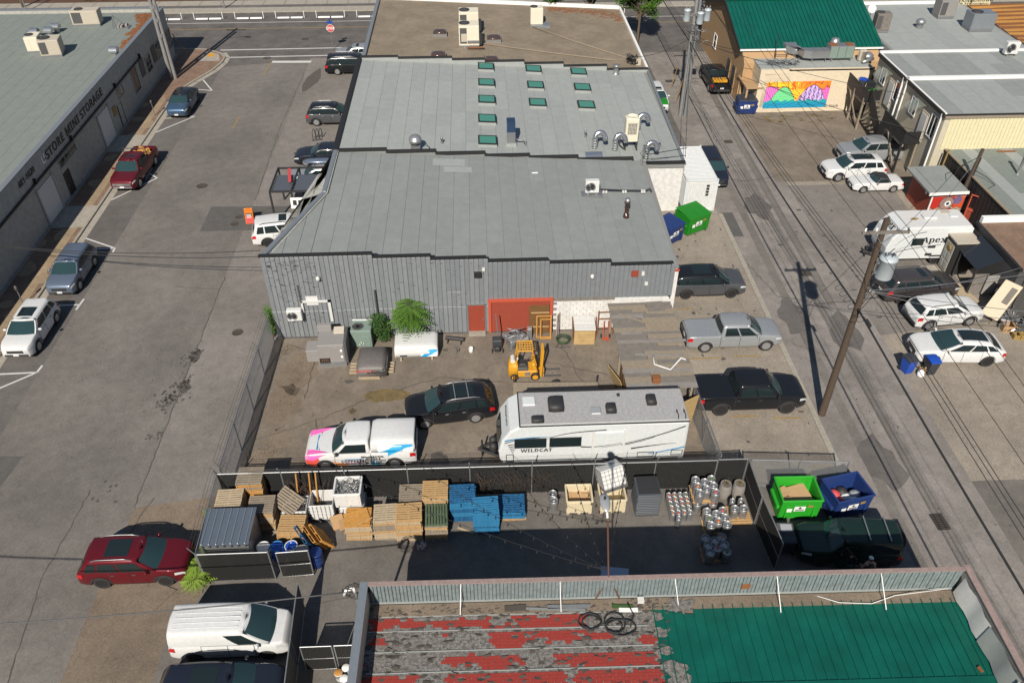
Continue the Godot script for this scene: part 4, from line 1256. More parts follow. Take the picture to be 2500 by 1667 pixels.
	for q in [-64.4,-58.2]:
		var g2:=G.new()
		var rr:=[]
		for i in 7:
			var t:=i/6.0
			rr.append([V(34.15 - 1.1*sin(t*1.4),5.35 - 0.55*t*t,q - 0.75),V(34.15 - 1.1*sin(t*1.4),5.35 - 0.55*t*t,q+0.75)])
		g2.grid(rr)
		var cm:=mat("canopy_clear",0.3,0.32,0.28,0.15)
		cm.transparency = BaseMaterial3D.TRANSPARENCY_ALPHA
		cm.albedo_color.a = 0.45
		mi(b,"awning",g2.done(),cm)
	for q in [-61.9,-61.2,-55.1]: rod(b,"downpipe",V(34.05,0,q),V(34.05,5.8,q),0.07,mats.white_trim)
	split_unit("roof_condenser","white condenser on the grey roof beside the white fire wall",V(44.7,5.95,-66.0),0.0,V(1.1,1.0,0.45))
	# timber decks with stairs
	deck("upper_deck","dark timber stair landing beside the mural holding bins and boards",-69.4,-64.9,true)
	deck("upper_deck","dark timber landing above the parked silver pickup",-61.0,-57.0,false)
	var st:=thing("deck_stairs","black timber stair flight between the two upper landings","stairs",V(33.4,0,-63.0))
	for i in 9: box(st,"tread",V(0.3,0.35+i*0.28,-1.0+(8 - i)*0.32 - 0.9),V(1.0,0.05,0.3),mats.wood_grey)
	for s in [-0.28,0.85]:
		var g3:=G.new()
		g3.prism([V(s,0.1,2.0),V(s,1.3,2.0),V(s,3.9,-1.7),V(s,2.7,-1.7)],V(0.05,0,0))
		mi(st,"side_panel",g3.done(),mats.black_trim)
	box(st,"landing",V(0.2,1.3,2.4),V(1.6,0.1,1.0),mats.wood_grey)
	box(st,"side_panel",V(-0.6,1.9,2.4),V(0.06,1.2,1.0),mats.black_trim)
	for q in [V(-0.6,0.65,1.95),V(-0.6,0.65,2.85)]: box(st,"post",q,V(0.14,1.3,0.14),mats.black_trim)
	var k:=0
	for q in [[33.5,-67.3,"cart_blue"],[34.0,-66.6,"cart_grey"]]:
		cart("wheelie_bin","%s wheelie bin standing on the landing beside the mural" % ["blue lidded" if k == 0 else "grey lidded"],V(q[0],2.54,q[1]),60,"cart_grey",q[2])
		k += 1
	var ld:=thing("advertising_board","green framed black sign board lying on the landing","sign",V(33.9,2.54,-65.6),25)
	box(ld,"board",V(0,0.45,0),V(1.1,0.08,0.75),mats.bin_green,V(0.7,0,0))
	box(ld,"sign_face",V(0,0.49,0.02),V(0.85,0.08,0.45),mats.black_trim,V(0.7,0,0))
	text(ld,"GET NOW",0.2,V(0,0.54,0.07),V(-0.87,0,0),mats.sticker)
	var lb:=thing("black_bench","low black bench rail lying on the landing over the pickup","bench",V(33.9,2.54,-57.6))
	box(lb,"seat",V(0,0.3,0),V(1.0,0.06,0.35),mats.black_trim)
	for s in [-0.4,0.4]: box(lb,"leg",V(s,0.14,0),V(0.06,0.27,0.3),mats.black_trim)

func deck(called: String,label: String,z0: float,z1: float,tall: bool):
	var d:=thing(called,label,"deck",V(33.55,0,(z0+z1)/2),0.0,"timber landings on the two storey building")
	var ln:=z1 - z0
	var n:=int(ln/0.16)
	for i in n: box(d,"deck_board",V(0,2.5,-ln/2+(i+0.5)*ln/n),V(1.3,0.04,ln/n - 0.015),mats.wood_grey)
	box(d,"joist",V(-0.6,2.35,0),V(0.1,0.22,ln),mats.wood_old)
	box(d,"joist",V(0.5,2.35,0),V(0.1,0.22,ln),mats.wood_old)
	var m:=int(ln/0.2)
	for i in m: box(d,"rail_board",V(-0.68,3.0,-ln/2+(i+0.5)*ln/m),V(0.05,1.0,ln/m - 0.012),mats.black_trim)
	for i in 6: box(d,"rail_board",V(-0.55+i*0.22,3.0,ln/2),V(0.208,1.0,0.05),mats.black_trim)
	box(d,"handrail",V(-0.68,3.52,0),V(0.12,0.05,ln),mats.black_trim)
	for sz in [-1,0.05,1]: box(d,"post",V(-0.68,1.4,sz*(ln/2 - 0.1)),V(0.15,2.8,0.15),mats.wood_old if tall else mats.black_trim)
	box(d,"post",V(0.5,1.2,ln/2 - 0.1),V(0.13,2.3,0.13),mats.wood_old)
	var g:=G.new()
	var a:=V(-0.68,0.3,ln/2 - 0.3)
	var e:=V(-0.68,2.3,-ln/2+1.4)
	g.box((a+e)/2,V(0.08,0.12,(e - a).length()),Basis.looking_at(e - a))
	mi(d,"brace",g.done(),mats.wood_old)

func cart(called: String,label: String,at: Vector3,turn: float,body: String,lid: String,tip:=0.0) -> Node3D:
	var o:=thing(called,label,"wheelie bin",at,turn,"wheelie bins")
	var g:=G.new()
	var rings:=[]
	for q in [[0.0,0.42,0.44],[0.05,0.46,0.48],[0.9,0.56,0.64],[0.94,0.6,0.68]]:
		rings.append([V(-q[1]/2,q[0],q[2]/2),V(q[1]/2,q[0],q[2]/2),V(q[1]/2,q[0],-q[2]/2),V(-q[1]/2,q[0],-q[2]/2)])
	g.loft(rings,true,true)
	mi(o,"bin_body",g.done(),mats[body])
	g = G.new()
	g.prism([V(-0.31,0.95,0.36),V(-0.31,1.0,0.34),V(-0.31,1.06,0.0),V(-0.31,1.03,-0.36),V(-0.31,0.95,-0.36)],V(0.62,0,0))
	mi(o,"lid",g.done(),mats[lid])
	rod(o,"handle",V(-0.25,0.98,-0.42),V(0.25,0.98,-0.42),0.02,mats.plastic)
	for s in [-1,1]: rod(o,"wheel",V(s*0.24,0.12,-0.27),V(s*0.3,0.12,-0.27),0.12,mats.tyre,12)
	return o

func right_small():
	# low flat building with black corrugated side
	var b:=thing("low_building","low sage roofed building with black corrugated side wall","building")
	box(b,"wall",V(46.5,1.5,-50.0),V(22.8,3.0,9.4),mats.block_wall)
	box(b,"roof_deck",V(46.6,3.06,-50.0),V(23,0.08,9.5),mats.seam)
	roof_strips(b,35.2,50.0,-45.3,-54.7,3.1,3.1,1.0,["roof_sage","roof_pale2"],12.0)
	for i in 42: box(b,"corrugated_sheet",V(35.02,1.55,-54.6+i*0.222),V(0.05+0.03*(i % 2),3.1,0.2),mats.black_trim,O3,0.012)
	box(b,"coping",V(35.02,3.16,-50.0),V(0.22,0.06,9.5),mats.wood_old)
	box(b,"rust_patch",V(39.4,3.135,-54.2),V(1.4,0.012,0.28),mats.rust)
	var g:=G.new()
	var vp:=thing("vent_pipe","tall thin galvanised flue on the low sage roof","roof vent",V(38.4,3.12,-50.7))
	g.lathe([V2(0.14,0),V2(0.1,0.1),V2(0.1,1.5),V2(0.16,1.52),V2(0.05,1.7)],10)
	mi(vp,"flue",g.done(),mats.galv)
	var lp:=thing("service_pole","short dark timber service pole against the low building","pole",V(34.7,0,-50.6))
	g = G.new(); g.cyl(O3,V(0.35,5.2,0),0.15,0.12,10)
	mi(lp,"pole_shaft",g.done(),mats.pole_wood)
	rod(lp,"conduit",V(0.15,0.1,0.1),V(0.4,4.6,0.12),0.04,mats.plastic)
	pipe(lp,"cable",[V(0.3,4.6,0),V(-0.6,4.3,0.3),V(-1.0,4.0,0.2),V(-1.2,3.4,0.4)],0.025,mats.wire)
	pipe(lp,"cable",[V(0.3,3.6,0),V(0.9,3.4,0.7),V(1.2,3.2,1.5),V(0.5,3.15,1.9)],0.025,mats.wire)
	for k in 2:
		var yp:=thing("steel_post","yellow painted steel post, %s of the two by the black wall" % ["farther" if k == 0 else "nearer"],"post",V(34.6,0,-55.4+k*1.6),0,"yellow posts by the black wall")
		rod(yp,"post_shaft",O3,V(0.1,4.2 - k*0.6,0),0.06,mats.line_yellow)
		box(yp,"base_plate",V(0,0.02,0),V(0.25,0.04,0.25),mats.rust)
	var pl:=thing("planter","round planter of yellow green leaves at the roof edge","planter",V(39.7,3.12,-47.0))
	g = G.new(); g.lathe([V2(0.9,0),V2(1.0,0.3),V2(0.9,0.32),V2(0.85,0.25),V2(0.02,0.25)],16)
	mi(pl,"basin",g.done(),mats.cart_blue)
	g = G.new(); leaf_cloud(g,V(0.1,0.45,0),V(0.8,0.35,0.8),260,0.12)
	mi(pl,"foliage",g.done(),mats.leaf_light)
	var dm:=thing("clear_dome","clear plastic dome cover beside the planter","cover",V(38.3,3.12,-46.9))
	g = G.new(); g.lathe([V2(0.75,0),V2(0.75,0.5),V2(0.6,0.9),V2(0.3,1.1),V2(0.02,1.15)],16)
	var cm:=mat("dome_clear",0.55,0.6,0.66,0.2)
	cm.transparency = BaseMaterial3D.TRANSPARENCY_ALPHA
	cm.albedo_color.a = 0.6
	mi(dm,"shell",g.done(),cm)
	# red shed
	var r:=thing("red_shed","small red shed with flat grey roof and octopus mural","shed")
	box(r,"wall",V(33.6,1.1,-51.7),V(2.5,2.2,3.2),mats.red_door)
	box(r,"roof",V(33.25,2.3,-51.65),V(2.8,0.14,3.9),mats.roof_grey2,V(0,0,0.03))
	box(r,"roof_sheet",V(33.0,2.39,-51.6),V(1.2,0.02,3.5),mats.roof_grey,V(0,0,0.03))
	box(r,"fascia",V(33.25,2.27,-49.68),V(2.85,0.2,0.08),mats.white_trim,V(0,0,0.03))
	box(r,"corner_post",V(32.36,1.1,-50.06),V(0.09,2.2,0.09),mats.white_trim)
	box(r,"notice",V(32.33,1.75,-50.9),V(0.03,0.35,0.22),mats.sticker)
	g = G.new()
	g.uvquad([V(32.45,0.1,-50.08),V(34.8,0.1,-50.08),V(34.8,2.1,-50.08),V(32.45,2.1,-50.08)],[V2(0,1),V2(1,1),V2(1,0),V2(0,0)])
	var mm:=mat("shed_mural",1,1,1,0.85)
	mm.albedo_texture = octopus_picture()
	mi(r,"mural",g.done(),mm)
	var rf:=thing("red_gate_frame","red steel gate frame with dark panels beside the red shed","gate",V(35.4,0,-49.3))
	for q in [V(-0.7,0,0),V(0.5,0,1.2),V(0.5,0,0.0)]: rod(rf,"post",q,q+V(0,2.4,0),0.05,mats.red_trim)
	for y in [1.2,2.35]: rod(rf,"rail",V(-0.7,y,0),V(0.5,y,1.2),0.045,mats.red_trim)
	box(rf,"panel",V(-0.1,0.7,0.55),V(1.6,1.3,0.04),mats.red_door,V(0,-PI/4,0))
	box(rf,"notice",V(-0.12,1.0,0.6),V(0.35,0.45,0.02),mats.sticker,V(0,-PI/4,0))
	# brown roofed building and grey roofed building at the lot's edge
	var w:=thing("brown_roof_building","low brown roofed building with white parapet behind the camping trailer","building")
	box(w,"wall",V(40,1.45,-41.9),V(15,2.9,5.4),mats.plastic_grey)
	box(w,"roof",V(40,2.93,-41.9),V(15.1,0.07,5.5),mats.pavers_red)
	box(w,"parapet",V(40.1,3.1,-44.75),V(14.6,0.5,0.3),mats.white_trim)
	box(w,"parapet",V(32.5,2.98,-41.9),V(0.18,0.18,5.6),mats.black_trim)
	var w2:=thing("grey_roof_building","low grey roofed building beside the cluttered lot corner","building")
	box(w2,"wall",V(41,1.3,-33.5),V(16,2.6,11.2),mats.concrete_grey)
	for i in 6: box(w2,"roof_sheet",V(33.7+i*1.52,2.63,-33.5),V(1.49,0.05,11.3),mats.roof_grey2)
	# black shed with panelled door
	var s:=thing("black_shed","tall narrow black shed with pale panelled door","shed",V(31.35,0,-44.0))
	box(s,"wall",V(0,1.2,0),V(1.4,2.4,1.9),mats.black_trim)
	box(s,"roof",V(0.05,2.44,0),V(1.6,0.08,2.05),mats.beige_unit)
	var d:=Node3D.new(); d.name = "door"; s.add_child(d)
	box(d,"door_leaf",V(-0.73,1.1,0.35),V(0.05,2.0,0.95),mats.concrete)
	for q in [[0.55,0.12],[0.55,0.58],[1.2,0.12],[1.2,0.58]]: box(d,"door_panel",V(-0.76,q[0],q[1]),V(0.03,0.5,0.32),mats.roof_pale,O3,0.01)
	g = G.new(); g.lathe([V2(0.22,0),V2(0.22,0.02),V2(0.01,0.025)],14,Transform3D(Basis(Vector3.BACK,PI/2),V(-0.76,1.78,0.4)))
	mi(d,"emblem",g.done(),mats.line_yellow)
	box(s,"notice",V(-0.72,1.7,-0.5),V(0.03,0.5,0.4),mats.sticker)
	var pd:=thing("concrete_pad","pale concrete slab in front of the black shed","slab",V(29.9,0,-43.5))
	box(pd,"slab",V(0,0.05,0),V(1.3,0.1,1.1),mats.concrete,V(0,0.1,0),0.02)
	# lean-to with dark canopy
	var l:=thing("lean_to","dark canopied lean-to against the brown roofed building","lean-to",V(31.8,0,-42.1))
	g = G.new(); g.prism([V(-0.85,1.9,-0.9),V(0.65,2.6,-1.6),V(0.65,2.6,1.3),V(-0.85,1.9,1.3)],V(0,0.05,0))
	mi(l,"canopy",g.done(),paint("canopy_navy",0.022,0.027,0.036,0.0,0.5))
	for q in [V(-0.8,0,-0.75),V(-0.8,0,1.2)]: box(l,"post",q+V(0,0.95,0),V(0.08,1.9,0.08),mats.plastic)
	box(l,"panel",V(-0.35,0.8,1.32),V(0.9,1.6,0.05),mats.wood_grey)
	box(l,"panel",V(0.35,0.9,1.5),V(0.8,1.4,0.05),mats.concrete_grey)
	box(l,"drain_pipe",V(0.8,1.1,1.75),V(0.08,1.2,0.08),mats.white_trim,V(0,0,-0.2))
	var st:=thing("timber_steps","low timber ramp beside the brown crossover","ramp",V(30.6,0,-40.9),10)
	for i in 6: box(st,"plank",V(-0.6+i*0.22,0.1,0),V(0.2,0.05,2.2),mats.wood_pale)
	box(st,"bearer",V(0,0.05,0.8),V(1.3,0.06,0.1),mats.wood_old)
	box(st,"bearer",V(0,0.05,-0.8),V(1.3,0.06,0.1),mats.wood_old)
	# leaning cream panel and clutter
	var pn:=thing("door_panel","large cream panel with a brown window leaning over clutter","panel",V(31.4,0,-38.5))
	var bs:=Basis(Vector3.UP,0.62)*Basis(Vector3.BACK,0.75)
	g = G.new(); g.bev(bs*V(0.95,0.15,0),V(2.5,0.06,1.05),0.015,bs)
	mi(pn,"panel_face",g.done(),mats.cream_wall,V(-0.3,0.55,0.4))
	g = G.new(); g.box(bs*V(1.35,0.2,0.25),V(1.1,0.05,0.34),bs)
	mi(pn,"panel_window",g.done(),mats.wood_grey,V(-0.3,0.55,0.4))
	rod(pn,"prop",V(0.9,0,-0.4),V(1.1,1.9,-0.5),0.04,mats.wood_old)
	var ct:=[["cardboard_box","open brown cardboard box in the clutter heap",31.7,-37.2,0.6,0.45,"card"],["steel_table","dark metal table frame in the clutter heap",32.5,-37.4,0.8,0.5,"plastic_grey"],["yellow_crate","yellow crate by the clutter heap, nearer the white crossover",31.85,-36.4,0.35,0.32,"line_yellow"],["yellow_crate","yellow crate at the end of the clutter heap",32.25,-36.35,0.35,0.34,"line_yellow"]]
	for q in ct:
		var o:=thing(q[0],q[1],"box" if q[0] != "steel_table" else "frame",V(q[2],0,q[3]),rd_(-20,20))
		for e in [-1,1]:
			box(o,"side",V(e*q[4]/2,q[5]/2,0),V(0.03,q[5],q[4]),mats[q[6]])
			box(o,"side",V(0,q[5]/2,e*q[4]/2),V(q[4],q[5],0.03),mats[q[6]])
		box(o,"bottom",V(0,0.05,0),V(q[4],0.03,q[4]),mats[q[6]])
		box(o,"flap",V(q[4]*0.6,q[5],0),V(0.3,0.02,q[4]),mats[q[6]],V(0,0,-0.5))
	var sc:=G.new()
	for i in 140: sc.box(V(rng.randfn(0,0.55),rd_(0.0,0.5),rng.randfn(0,0.6)),V(rd_(0.03,0.5),rd_(0.02,0.08),rd_(0.03,0.12)),Basis.from_euler(V(rng.randf()*3,rng.randf()*3,rng.randf()*3)))
	var so:=mi(self,"scrap_heap",sc.done(),mats.steel,V(32.2,0.02,-38.0))
	stuff(so); so.set_meta("label","heap of loose metal scrap behind the cream panel"); so.set_meta("category","scrap")

func octopus_picture() -> ImageTexture:
	var W:=200
	var H:=170
	var im:=Image.create(W,H,false,Image.FORMAT_RGB8)
	var ink:=Color(0.1,0.07,0.07)
	for y in H:
		for x in W:
			var u:=float(x)/W
			var v:=float(y)/H
			var c:=Color(0.66,0.13,0.08) if u < 0.72 else Color(0.72,0.27,0.1)
			if v < 0.18 and fposmod(u*8.0+sin(v*40.0),1.0) < 0.25: c = Color(0.8,0.72,0.66)
			for k in 5:
				var base: float = 0.62+0.09*k
				var tv: float = base+0.09*sin(u*(9.0+k*2.0)+k*1.7)
				if absf(v - tv) < 0.045:
					c = Color(0.62,0.55,0.48)
					if absf(v - tv) > 0.034: c = ink
			var d:=V2((u - 0.48)*1.2,v - 0.42).length()
			if d < 0.27: c = Color(0.55,0.45,0.42) if d < 0.25 else ink
			var e:=V2((u - 0.52)*1.2,v - 0.44).length()
			if e < 0.11: c = Color(0.86,0.86,0.84)
			if e < 0.065: c = Color(0.15,0.35,0.5)
			if e < 0.03: c = ink
			var h:=V2((u - 0.8)*1.3,v - 0.3).length()
			if h < 0.17: c = Color(0.5,0.42,0.6) if fposmod(h*22.0,1.0) > 0.35 else ink
			im.set_pixel(x,y,c)
	return ImageTexture.create_from_image(im)

func leaf_cloud(g: G,c: Vector3,r: Vector3,n: int,s: float,droop:=0.3):
	for i in n:
		var d:=V(rng.randfn(),rng.randfn(),rng.randfn()).normalized()*pow(rng.randf(),0.45)
		var p:=c+d*r
		var a:=rng.randf()*TAU
		var t:=V(cos(a),rd_(-droop,0.5),sin(a)).normalized()*s*rd_(0.6,1.5)
		var w:=t.cross(V(rd_(-0.5,0.5),1,rd_(-0.5,0.5))).normalized()*s*0.32
		g.quad(p,p+t*0.5+w,p+t,p+t*0.5 - w)

func brewery():
	var b:=thing("brewery_building","foreground building with peeling red shingles, green metal roof and corrugated parapet","building")
	b.rotation.y = -0.0155
	b.position.x = -0.27
	box(b,"wall",V(6.6,1.95,-3.6),V(22.3,3.9,27.6),mats.beige_wall)
	box(b,"roof_felt",V(0.8,3.93,-3.6),V(10.6,0.05,27.2),mat("felt",0.5,0.47,0.44,0.95,0.0,"peel",0.16,"peel",0.9))
	box(b,"roof_felt",V(11.8,3.91,-3.6),V(11.4,0.05,27.2),mats.old_asphalt)
	box(b,"gutter_gravel",V(6.6,3.97,-17.1),V(22.0,0.05,0.5),mats.dirt)
	# corrugated parapet along the back,sheet by sheet
	box(b,"parapet_back",V(6.6,4.32,-17.5),V(22.3,1.66,0.06),mats.steel)
	var x:=-4.45
	var i:=0
	while x < 17.6:
		box(b,"corrugated_sheet",V(x+0.07,4.58,-17.44+(i % 2)*0.012),V(0.118,1.12,0.045),mat("parapet_teal",0.26,0.32,0.335,0.55,0.2,"streak",0.4),V(-0.0,0,0),0.014)
		x += 0.137; i += 1
	box(b,"coping",V(6.6,5.17,-17.47),V(22.4,0.05,0.17),mat("coping_pink",0.36,0.27,0.25,0.7,0.0,"old",0.4))
	box(b,"base_flashing",V(6.6,4.03,-17.4),V(22.2,0.06,0.05),mats.roof_pale)
	box(b,"rust_patch",V(9.55,4.5,-17.41),V(0.32,0.3,0.03),mats.rust)
	# side parapet on the alley
	box(b,"parapet_side",V(17.72,4.5,-4),V(0.12,1.35,27.0),mats.concrete_grey)
	box(b,"coping",V(17.75,5.2,-4),V(0.24,0.05,27.2),mats.coping_pink)
	for k in 8:
		var g0:=G.new()
		var rows:=[]
		for j in 5:
			var row:=[]
			for m in 6: row.append(V(17.6 - 0.05*sin(m*1.9+k) - 0.04*j,5.0 - j*0.23,-17.2+k*2.0+m*0.4))
			rows.append(row)
		g0.grid(rows)
		mi(b,"parapet_lining",g0.done(),mats.roof_pale if k % 2 else mats.white_plastic)
	box(b,"parapet_side",V(-4.62,4.5,-4),V(0.2,1.3,27.0),mats.beige_unit)
	box(b,"coping",V(-4.62,5.18,-4),V(0.3,0.06,27.1),mats.flashing)
	# battens between the shingle courses
	for z in [-16.83,-16.24,-15.45,-14.66,-13.9,-13.1]:
		box(b,"batten",V(0.75+rd_(-0.2,0.2),3.975,z),V(10.3,0.03,0.028),mats.roof_pale,V(0,rd_(-0.004,0.004),0))
	# red shingles that are left,tab by tab; the larger share as pieces,the rest joined
	var regs:=[[-4.19,-17.33,-3.13,-16.8],[-2.91,-17.15,-1.41,-16.75],[-0.43,-17.1,1.62,-16.73],[0.28,-17.3,1.36,-17.02],[2.84,-17.01,4.17,-16.74],[-4.36,-16.72,-2.1,-16.42],[-4.34,-16.53,-3.48,-16.31],[-2.11,-16.66,-0.07,-16.36],[-1.94,-16.33,-1.35,-16.07],[-0.44,-16.44,3.64,-15.93],[0.86,-16.74,3.46,-16.25],[-4.35,-15.97,-3.7,-15.72],[-0.03,-15.92,1.38,-15.57],[0.1,-15.63,1.05,-15.33],[2.04,-15.97,4.35,-15.69],[5.34,-15.88,5.88,-15.62],[5.42,-15.59,5.97,-15.36],[-1.7,-15.23,1.18,-14.88],[-0.31,-15.01,0.58,-14.75],[2.24,-15.22,5.84,-14.84],[2.74,-14.98,5.81,-14.65],[-4.68,-14.64,-2.65,-13.9],[-1.59,-14.63,2.58,-13.9],[2.9,-14.56,5.99,-13.9],[-4.69,-15.26,-4.48,-14.87],[-4.6,-13.8,5.9,-13.1]]
	var reds:=[mat("shingle_a",0.28,0.03,0.022,0.9,0.0,"fine",0.9),mat("shingle_b",0.24,0.026,0.02,0.9,0.0,"fine",0.8),mat("shingle_c",0.31,0.04,0.03,0.9,0.0,"fine",0.7)]
	var nz:=noise(31,0.9,3)
	var shapes:=[]
	for k in 4:
		var g:=G.new()
		var t:=rd_(0.006,0.014)
		var a:=rd_(0.0,0.02)
		g.prism([V(-0.115,0,-0.062),V(0.115 - a,0,-0.062),V(0.115,0,0.06),V(-0.115+a,0,0.062)],V(0,t,0))
		shapes.append(g.done())
	var rest:=G.new()
	var worn:=G.new()
	var n:=0
	var row:=0
	var z:=-13.2
	while z > -17.3:
		var px:=-4.55+(0.12 if row % 2 else 0.0)
		while px < 6.0:
			var inside:=0
			for r in regs:
				var wob:=nz.get_noise_2d(px*2.0,z*3.0)*0.22
				if px > r[0] - wob and px < r[2]+wob and z > r[1] - wob*0.5 and z < r[3]+wob*0.5: inside += 1
			var gap:=false
			for bz in [-16.83,-16.24,-15.45,-14.66,-13.9]:
				if absf(z - bz) < 0.07: gap = true
			if inside and not gap and rng.randf() > 0.03:
				if n < 300:
					mi(b,"shingle",shapes[rng.randi() % 4],reds[rng.randi() % 3],V(px,3.96,z),V(-0.05,rd_(-0.03,0.03),0))
				else:
					rest.bev(V(px,3.966,z),V(0.228,0.012,0.122),0.0,Basis(Vector3.UP,rd_(-0.03,0.03)))
				n += 1
			elif not gap and rng.randf() < 0.55:
				worn.bev(V(px+rd_(-0.05,0.05),3.962,z),V(rd_(0.06,0.2),0.01,rd_(0.03,0.1)),0.0,Basis.from_euler(V(rd_(-0.08,0.08),rd_(-0.3,0.3),rd_(-0.08,0.08))))
			px += 0.24
		z -= 0.13; row += 1
	stuff(mi(b,"shingle_remainder",rest.done(),reds[0]))
	stuff(mi(b,"worn_shingle",worn.done(),mat("worn",0.33,0.32,0.31,0.95,0.0,"peel",0.5)))
	var tear:=G.new()
	for k in 420:
		var tx:=rd_(-4.4,5.8)
		var tz:=rd_(-17.2,-13.4) if k < 240 else rd_(-17.2,-16.85)
		if k % 7 == 0: tx = rd_(5.7,6.5)
		var ang:=rng.randf()*TAU
		tear.quad(V(tx,3.965,tz),V(tx+cos(ang)*rd_(0.1,0.4),3.97+rng.randf()*0.06,tz+sin(ang)*0.1),V(tx+cos(ang+0.6)*0.35,3.975+rng.randf()*0.05,tz+sin(ang+0.6)*0.16),V(tx+cos(ang+1.3)*0.2,3.968,tz+sin(ang+1.3)*0.12))
	stuff(mi(b,"torn_felt",tear.done(),mat("torn",0.07,0.06,0.053,0.95,0.0,"fine",0.8)))
	# green ribbed roof with a ragged edge
	var edges:=[6.05,6.0,5.98,6.0,6.1,6.3,6.6]
	var gx:=6.0
	var k:=0
	while gx < 17.4:
		var g:=G.new()
		var zt:=-17.0
		if gx > 6.4 and gx < 7.7: zt = -17.0+0.35*sin((gx - 6.4)/1.3*PI)
		if gx < 6.3: zt = -16.95
		g.prism([V(gx,3.96,zt),V(gx+0.37,3.96,zt+0.02),V(gx+0.37,3.96,-13.9),V(gx,3.96,-13.9)],V(0,0.03,0))
		g.prism([V(gx,3.99,zt),V(gx+0.035,3.99,zt),V(gx+0.035,3.99,-13.9),V(gx,3.99,-13.9)],V(0,0.035,0))
		g.prism([V(gx,3.94,-13.55),V(gx+0.37,3.94,-13.55),V(gx+0.37,3.7,9),V(gx,3.7,9)],V(0,0.03,0))
		mi(b,"roof_panel",g.done(),mats.green_roof)
		gx += 0.375; k += 1
	box(b,"ridge_cap",V(12.0,4.0,-13.72),V(11.2,0.07,0.42),mats.green_roof)
	for q in [[6.08,-16.6,0.3],[6.15,-15.9,0.35],[6.2,-15.2,0.3],[6.4,-14.5,0.45],[6.5,-14.1,0.4]]: sheet(b,"sealant_patch",blob(V2(q[0],q[1]),q[2],q[2]*0.6,12,0.35),4.01+q[2]*0.01,"felt")
	sheet(b,"gravel_heap",blob(V2(7.05,-16.98),0.5,0.3,26,0.35),4.035,"felt")
	# white stays and rods
	for q in [[-1.09,-1.14,-16.86],[2.56,2.6,-16.87],[6.81,7.0,-17.0],[10.6,10.75,-16.6],[14.5,14.7,-16.6]]: rod(b,"parapet_stay",V(q[0],5.1,-17.42),V(q[1],3.99,q[2]),0.018,mats.white_trim)
	box(b,"brick",V(17.05,4.05,-14.15),V(0.1,0.07,0.2),mats.rust,V(0,0.3,0))
	for q in [[2.9,-17.05,1.6,0.16,"steel"],[2.4,-16.95,2.2,0.1,"galv"],[4.9,-17.0,0.8,0.14,"leaf_dark"],[5.1,-16.85,0.7,0.16,"sticker"],[0.9,-17.05,0.8,0.22,"torn"]]: box(b,"roof_scrap",V(q[0],4.03,q[1]),V(q[2],0.05,q[3]),mats[q[4]],V(0,rd_(-0.06,0.06),0))
	box(b,"junction_box",V(5.6,4.1,-17.2),V(0.24,0.16,0.2),mats.white_plastic)
	var wire:=thing("loose_cable","thin pale cable lying looped over the green roof","cable",O3)
	pipe(wire,"cable",[V(12.3,4.0,-17.05),V(13.0,4.06,-16.7),V(14.2,4.06,-16.6),V(15.2,4.06,-16.9),V(17.2,4.3,-16.95)],0.015,mats.white_trim)
	var h:=thing("cable_coil","tangled coil of black hose on the red shingles","hose",V(4.35,4.0,-16.35))
	for q in [[-0.75,0.0,0.42,0.32],[-0.7,0.05,0.34,0.26],[0.15,0.1,0.38,0.42],[0.35,0.3,0.55,0.32],[0.1,0.25,0.3,0.3]]:
		var pts:=[]
		for j in 19:
			var t:=TAU*j/18.0
			pts.append(V(q[0]+cos(t)*q[2],0.03+rng.randf()*0.05,q[1]+sin(t)*q[3]))
		pipe(h,"hose",pts,0.028,mats.wire,6)
	pipe(h,"hose",[V(0.7,0.05,0.3),V(0.9,0.04,-0.2),V(0.75,0.06,-0.7)],0.028,mats.wire,6)
	# lamp on a tripod at the parapet
	var l:=thing("street_lamp","street lamp head on a rusty pole rising from the corrugated parapet","street lamp",V(4.38,4.0,-17.45))
	for q in [V(-0.45,0,0.15),V(0.45,0,0.18),V(0,0.0,-0.06)]: rod(l,"tripod_leg",q,V(0,1.15,0),0.03,mat("pole_rust",0.11,0.05,0.038,0.8))
	rod(l,"pole_shaft",V(0,0.9,0),V(-0.28,4.4,-0.15),0.034,mats.pole_rust)
	rod(l,"pole_tip",V(-0.27,4.3,-0.15),V(-0.3,4.62,-0.3),0.04,mats.white_trim)
	var g:=G.new()
	var rings:=[]
	for q in [[-0.25,0.05,0.03],[-0.4,0.14,0.07],[-0.65,0.19,0.09],[-0.9,0.18,0.08],[-1.05,0.1,0.04]]:
		var ring:=[]
		for j in 10: ring.append(V(-0.32+cos(TAU*j/10)*q[1],4.62+sin(TAU*j/10)*q[2],q[0]))
		rings.append(ring)
	g.smooth(4); g.loft(rings,true,true)
	mi(l,"lamp_head",g.done(),mats.mirror_grey)
	rod(l,"photocell",V(-0.32,4.7,-0.75),V(-0.32,4.78,-0.75),0.045,mats.plastic)
	# string lights from the lamp base to the back fence
	var ends:=[["leftmost",V(-7.3,2.5,-25.7)],["second from the left",V(-3.2,2.5,-25.7)],["middle",V(0.9,2.5,-25.7)],["fourth from the left",V(3.9,2.5,-25.7)],["rightmost",V(6.6,2.5,-25.7)]]
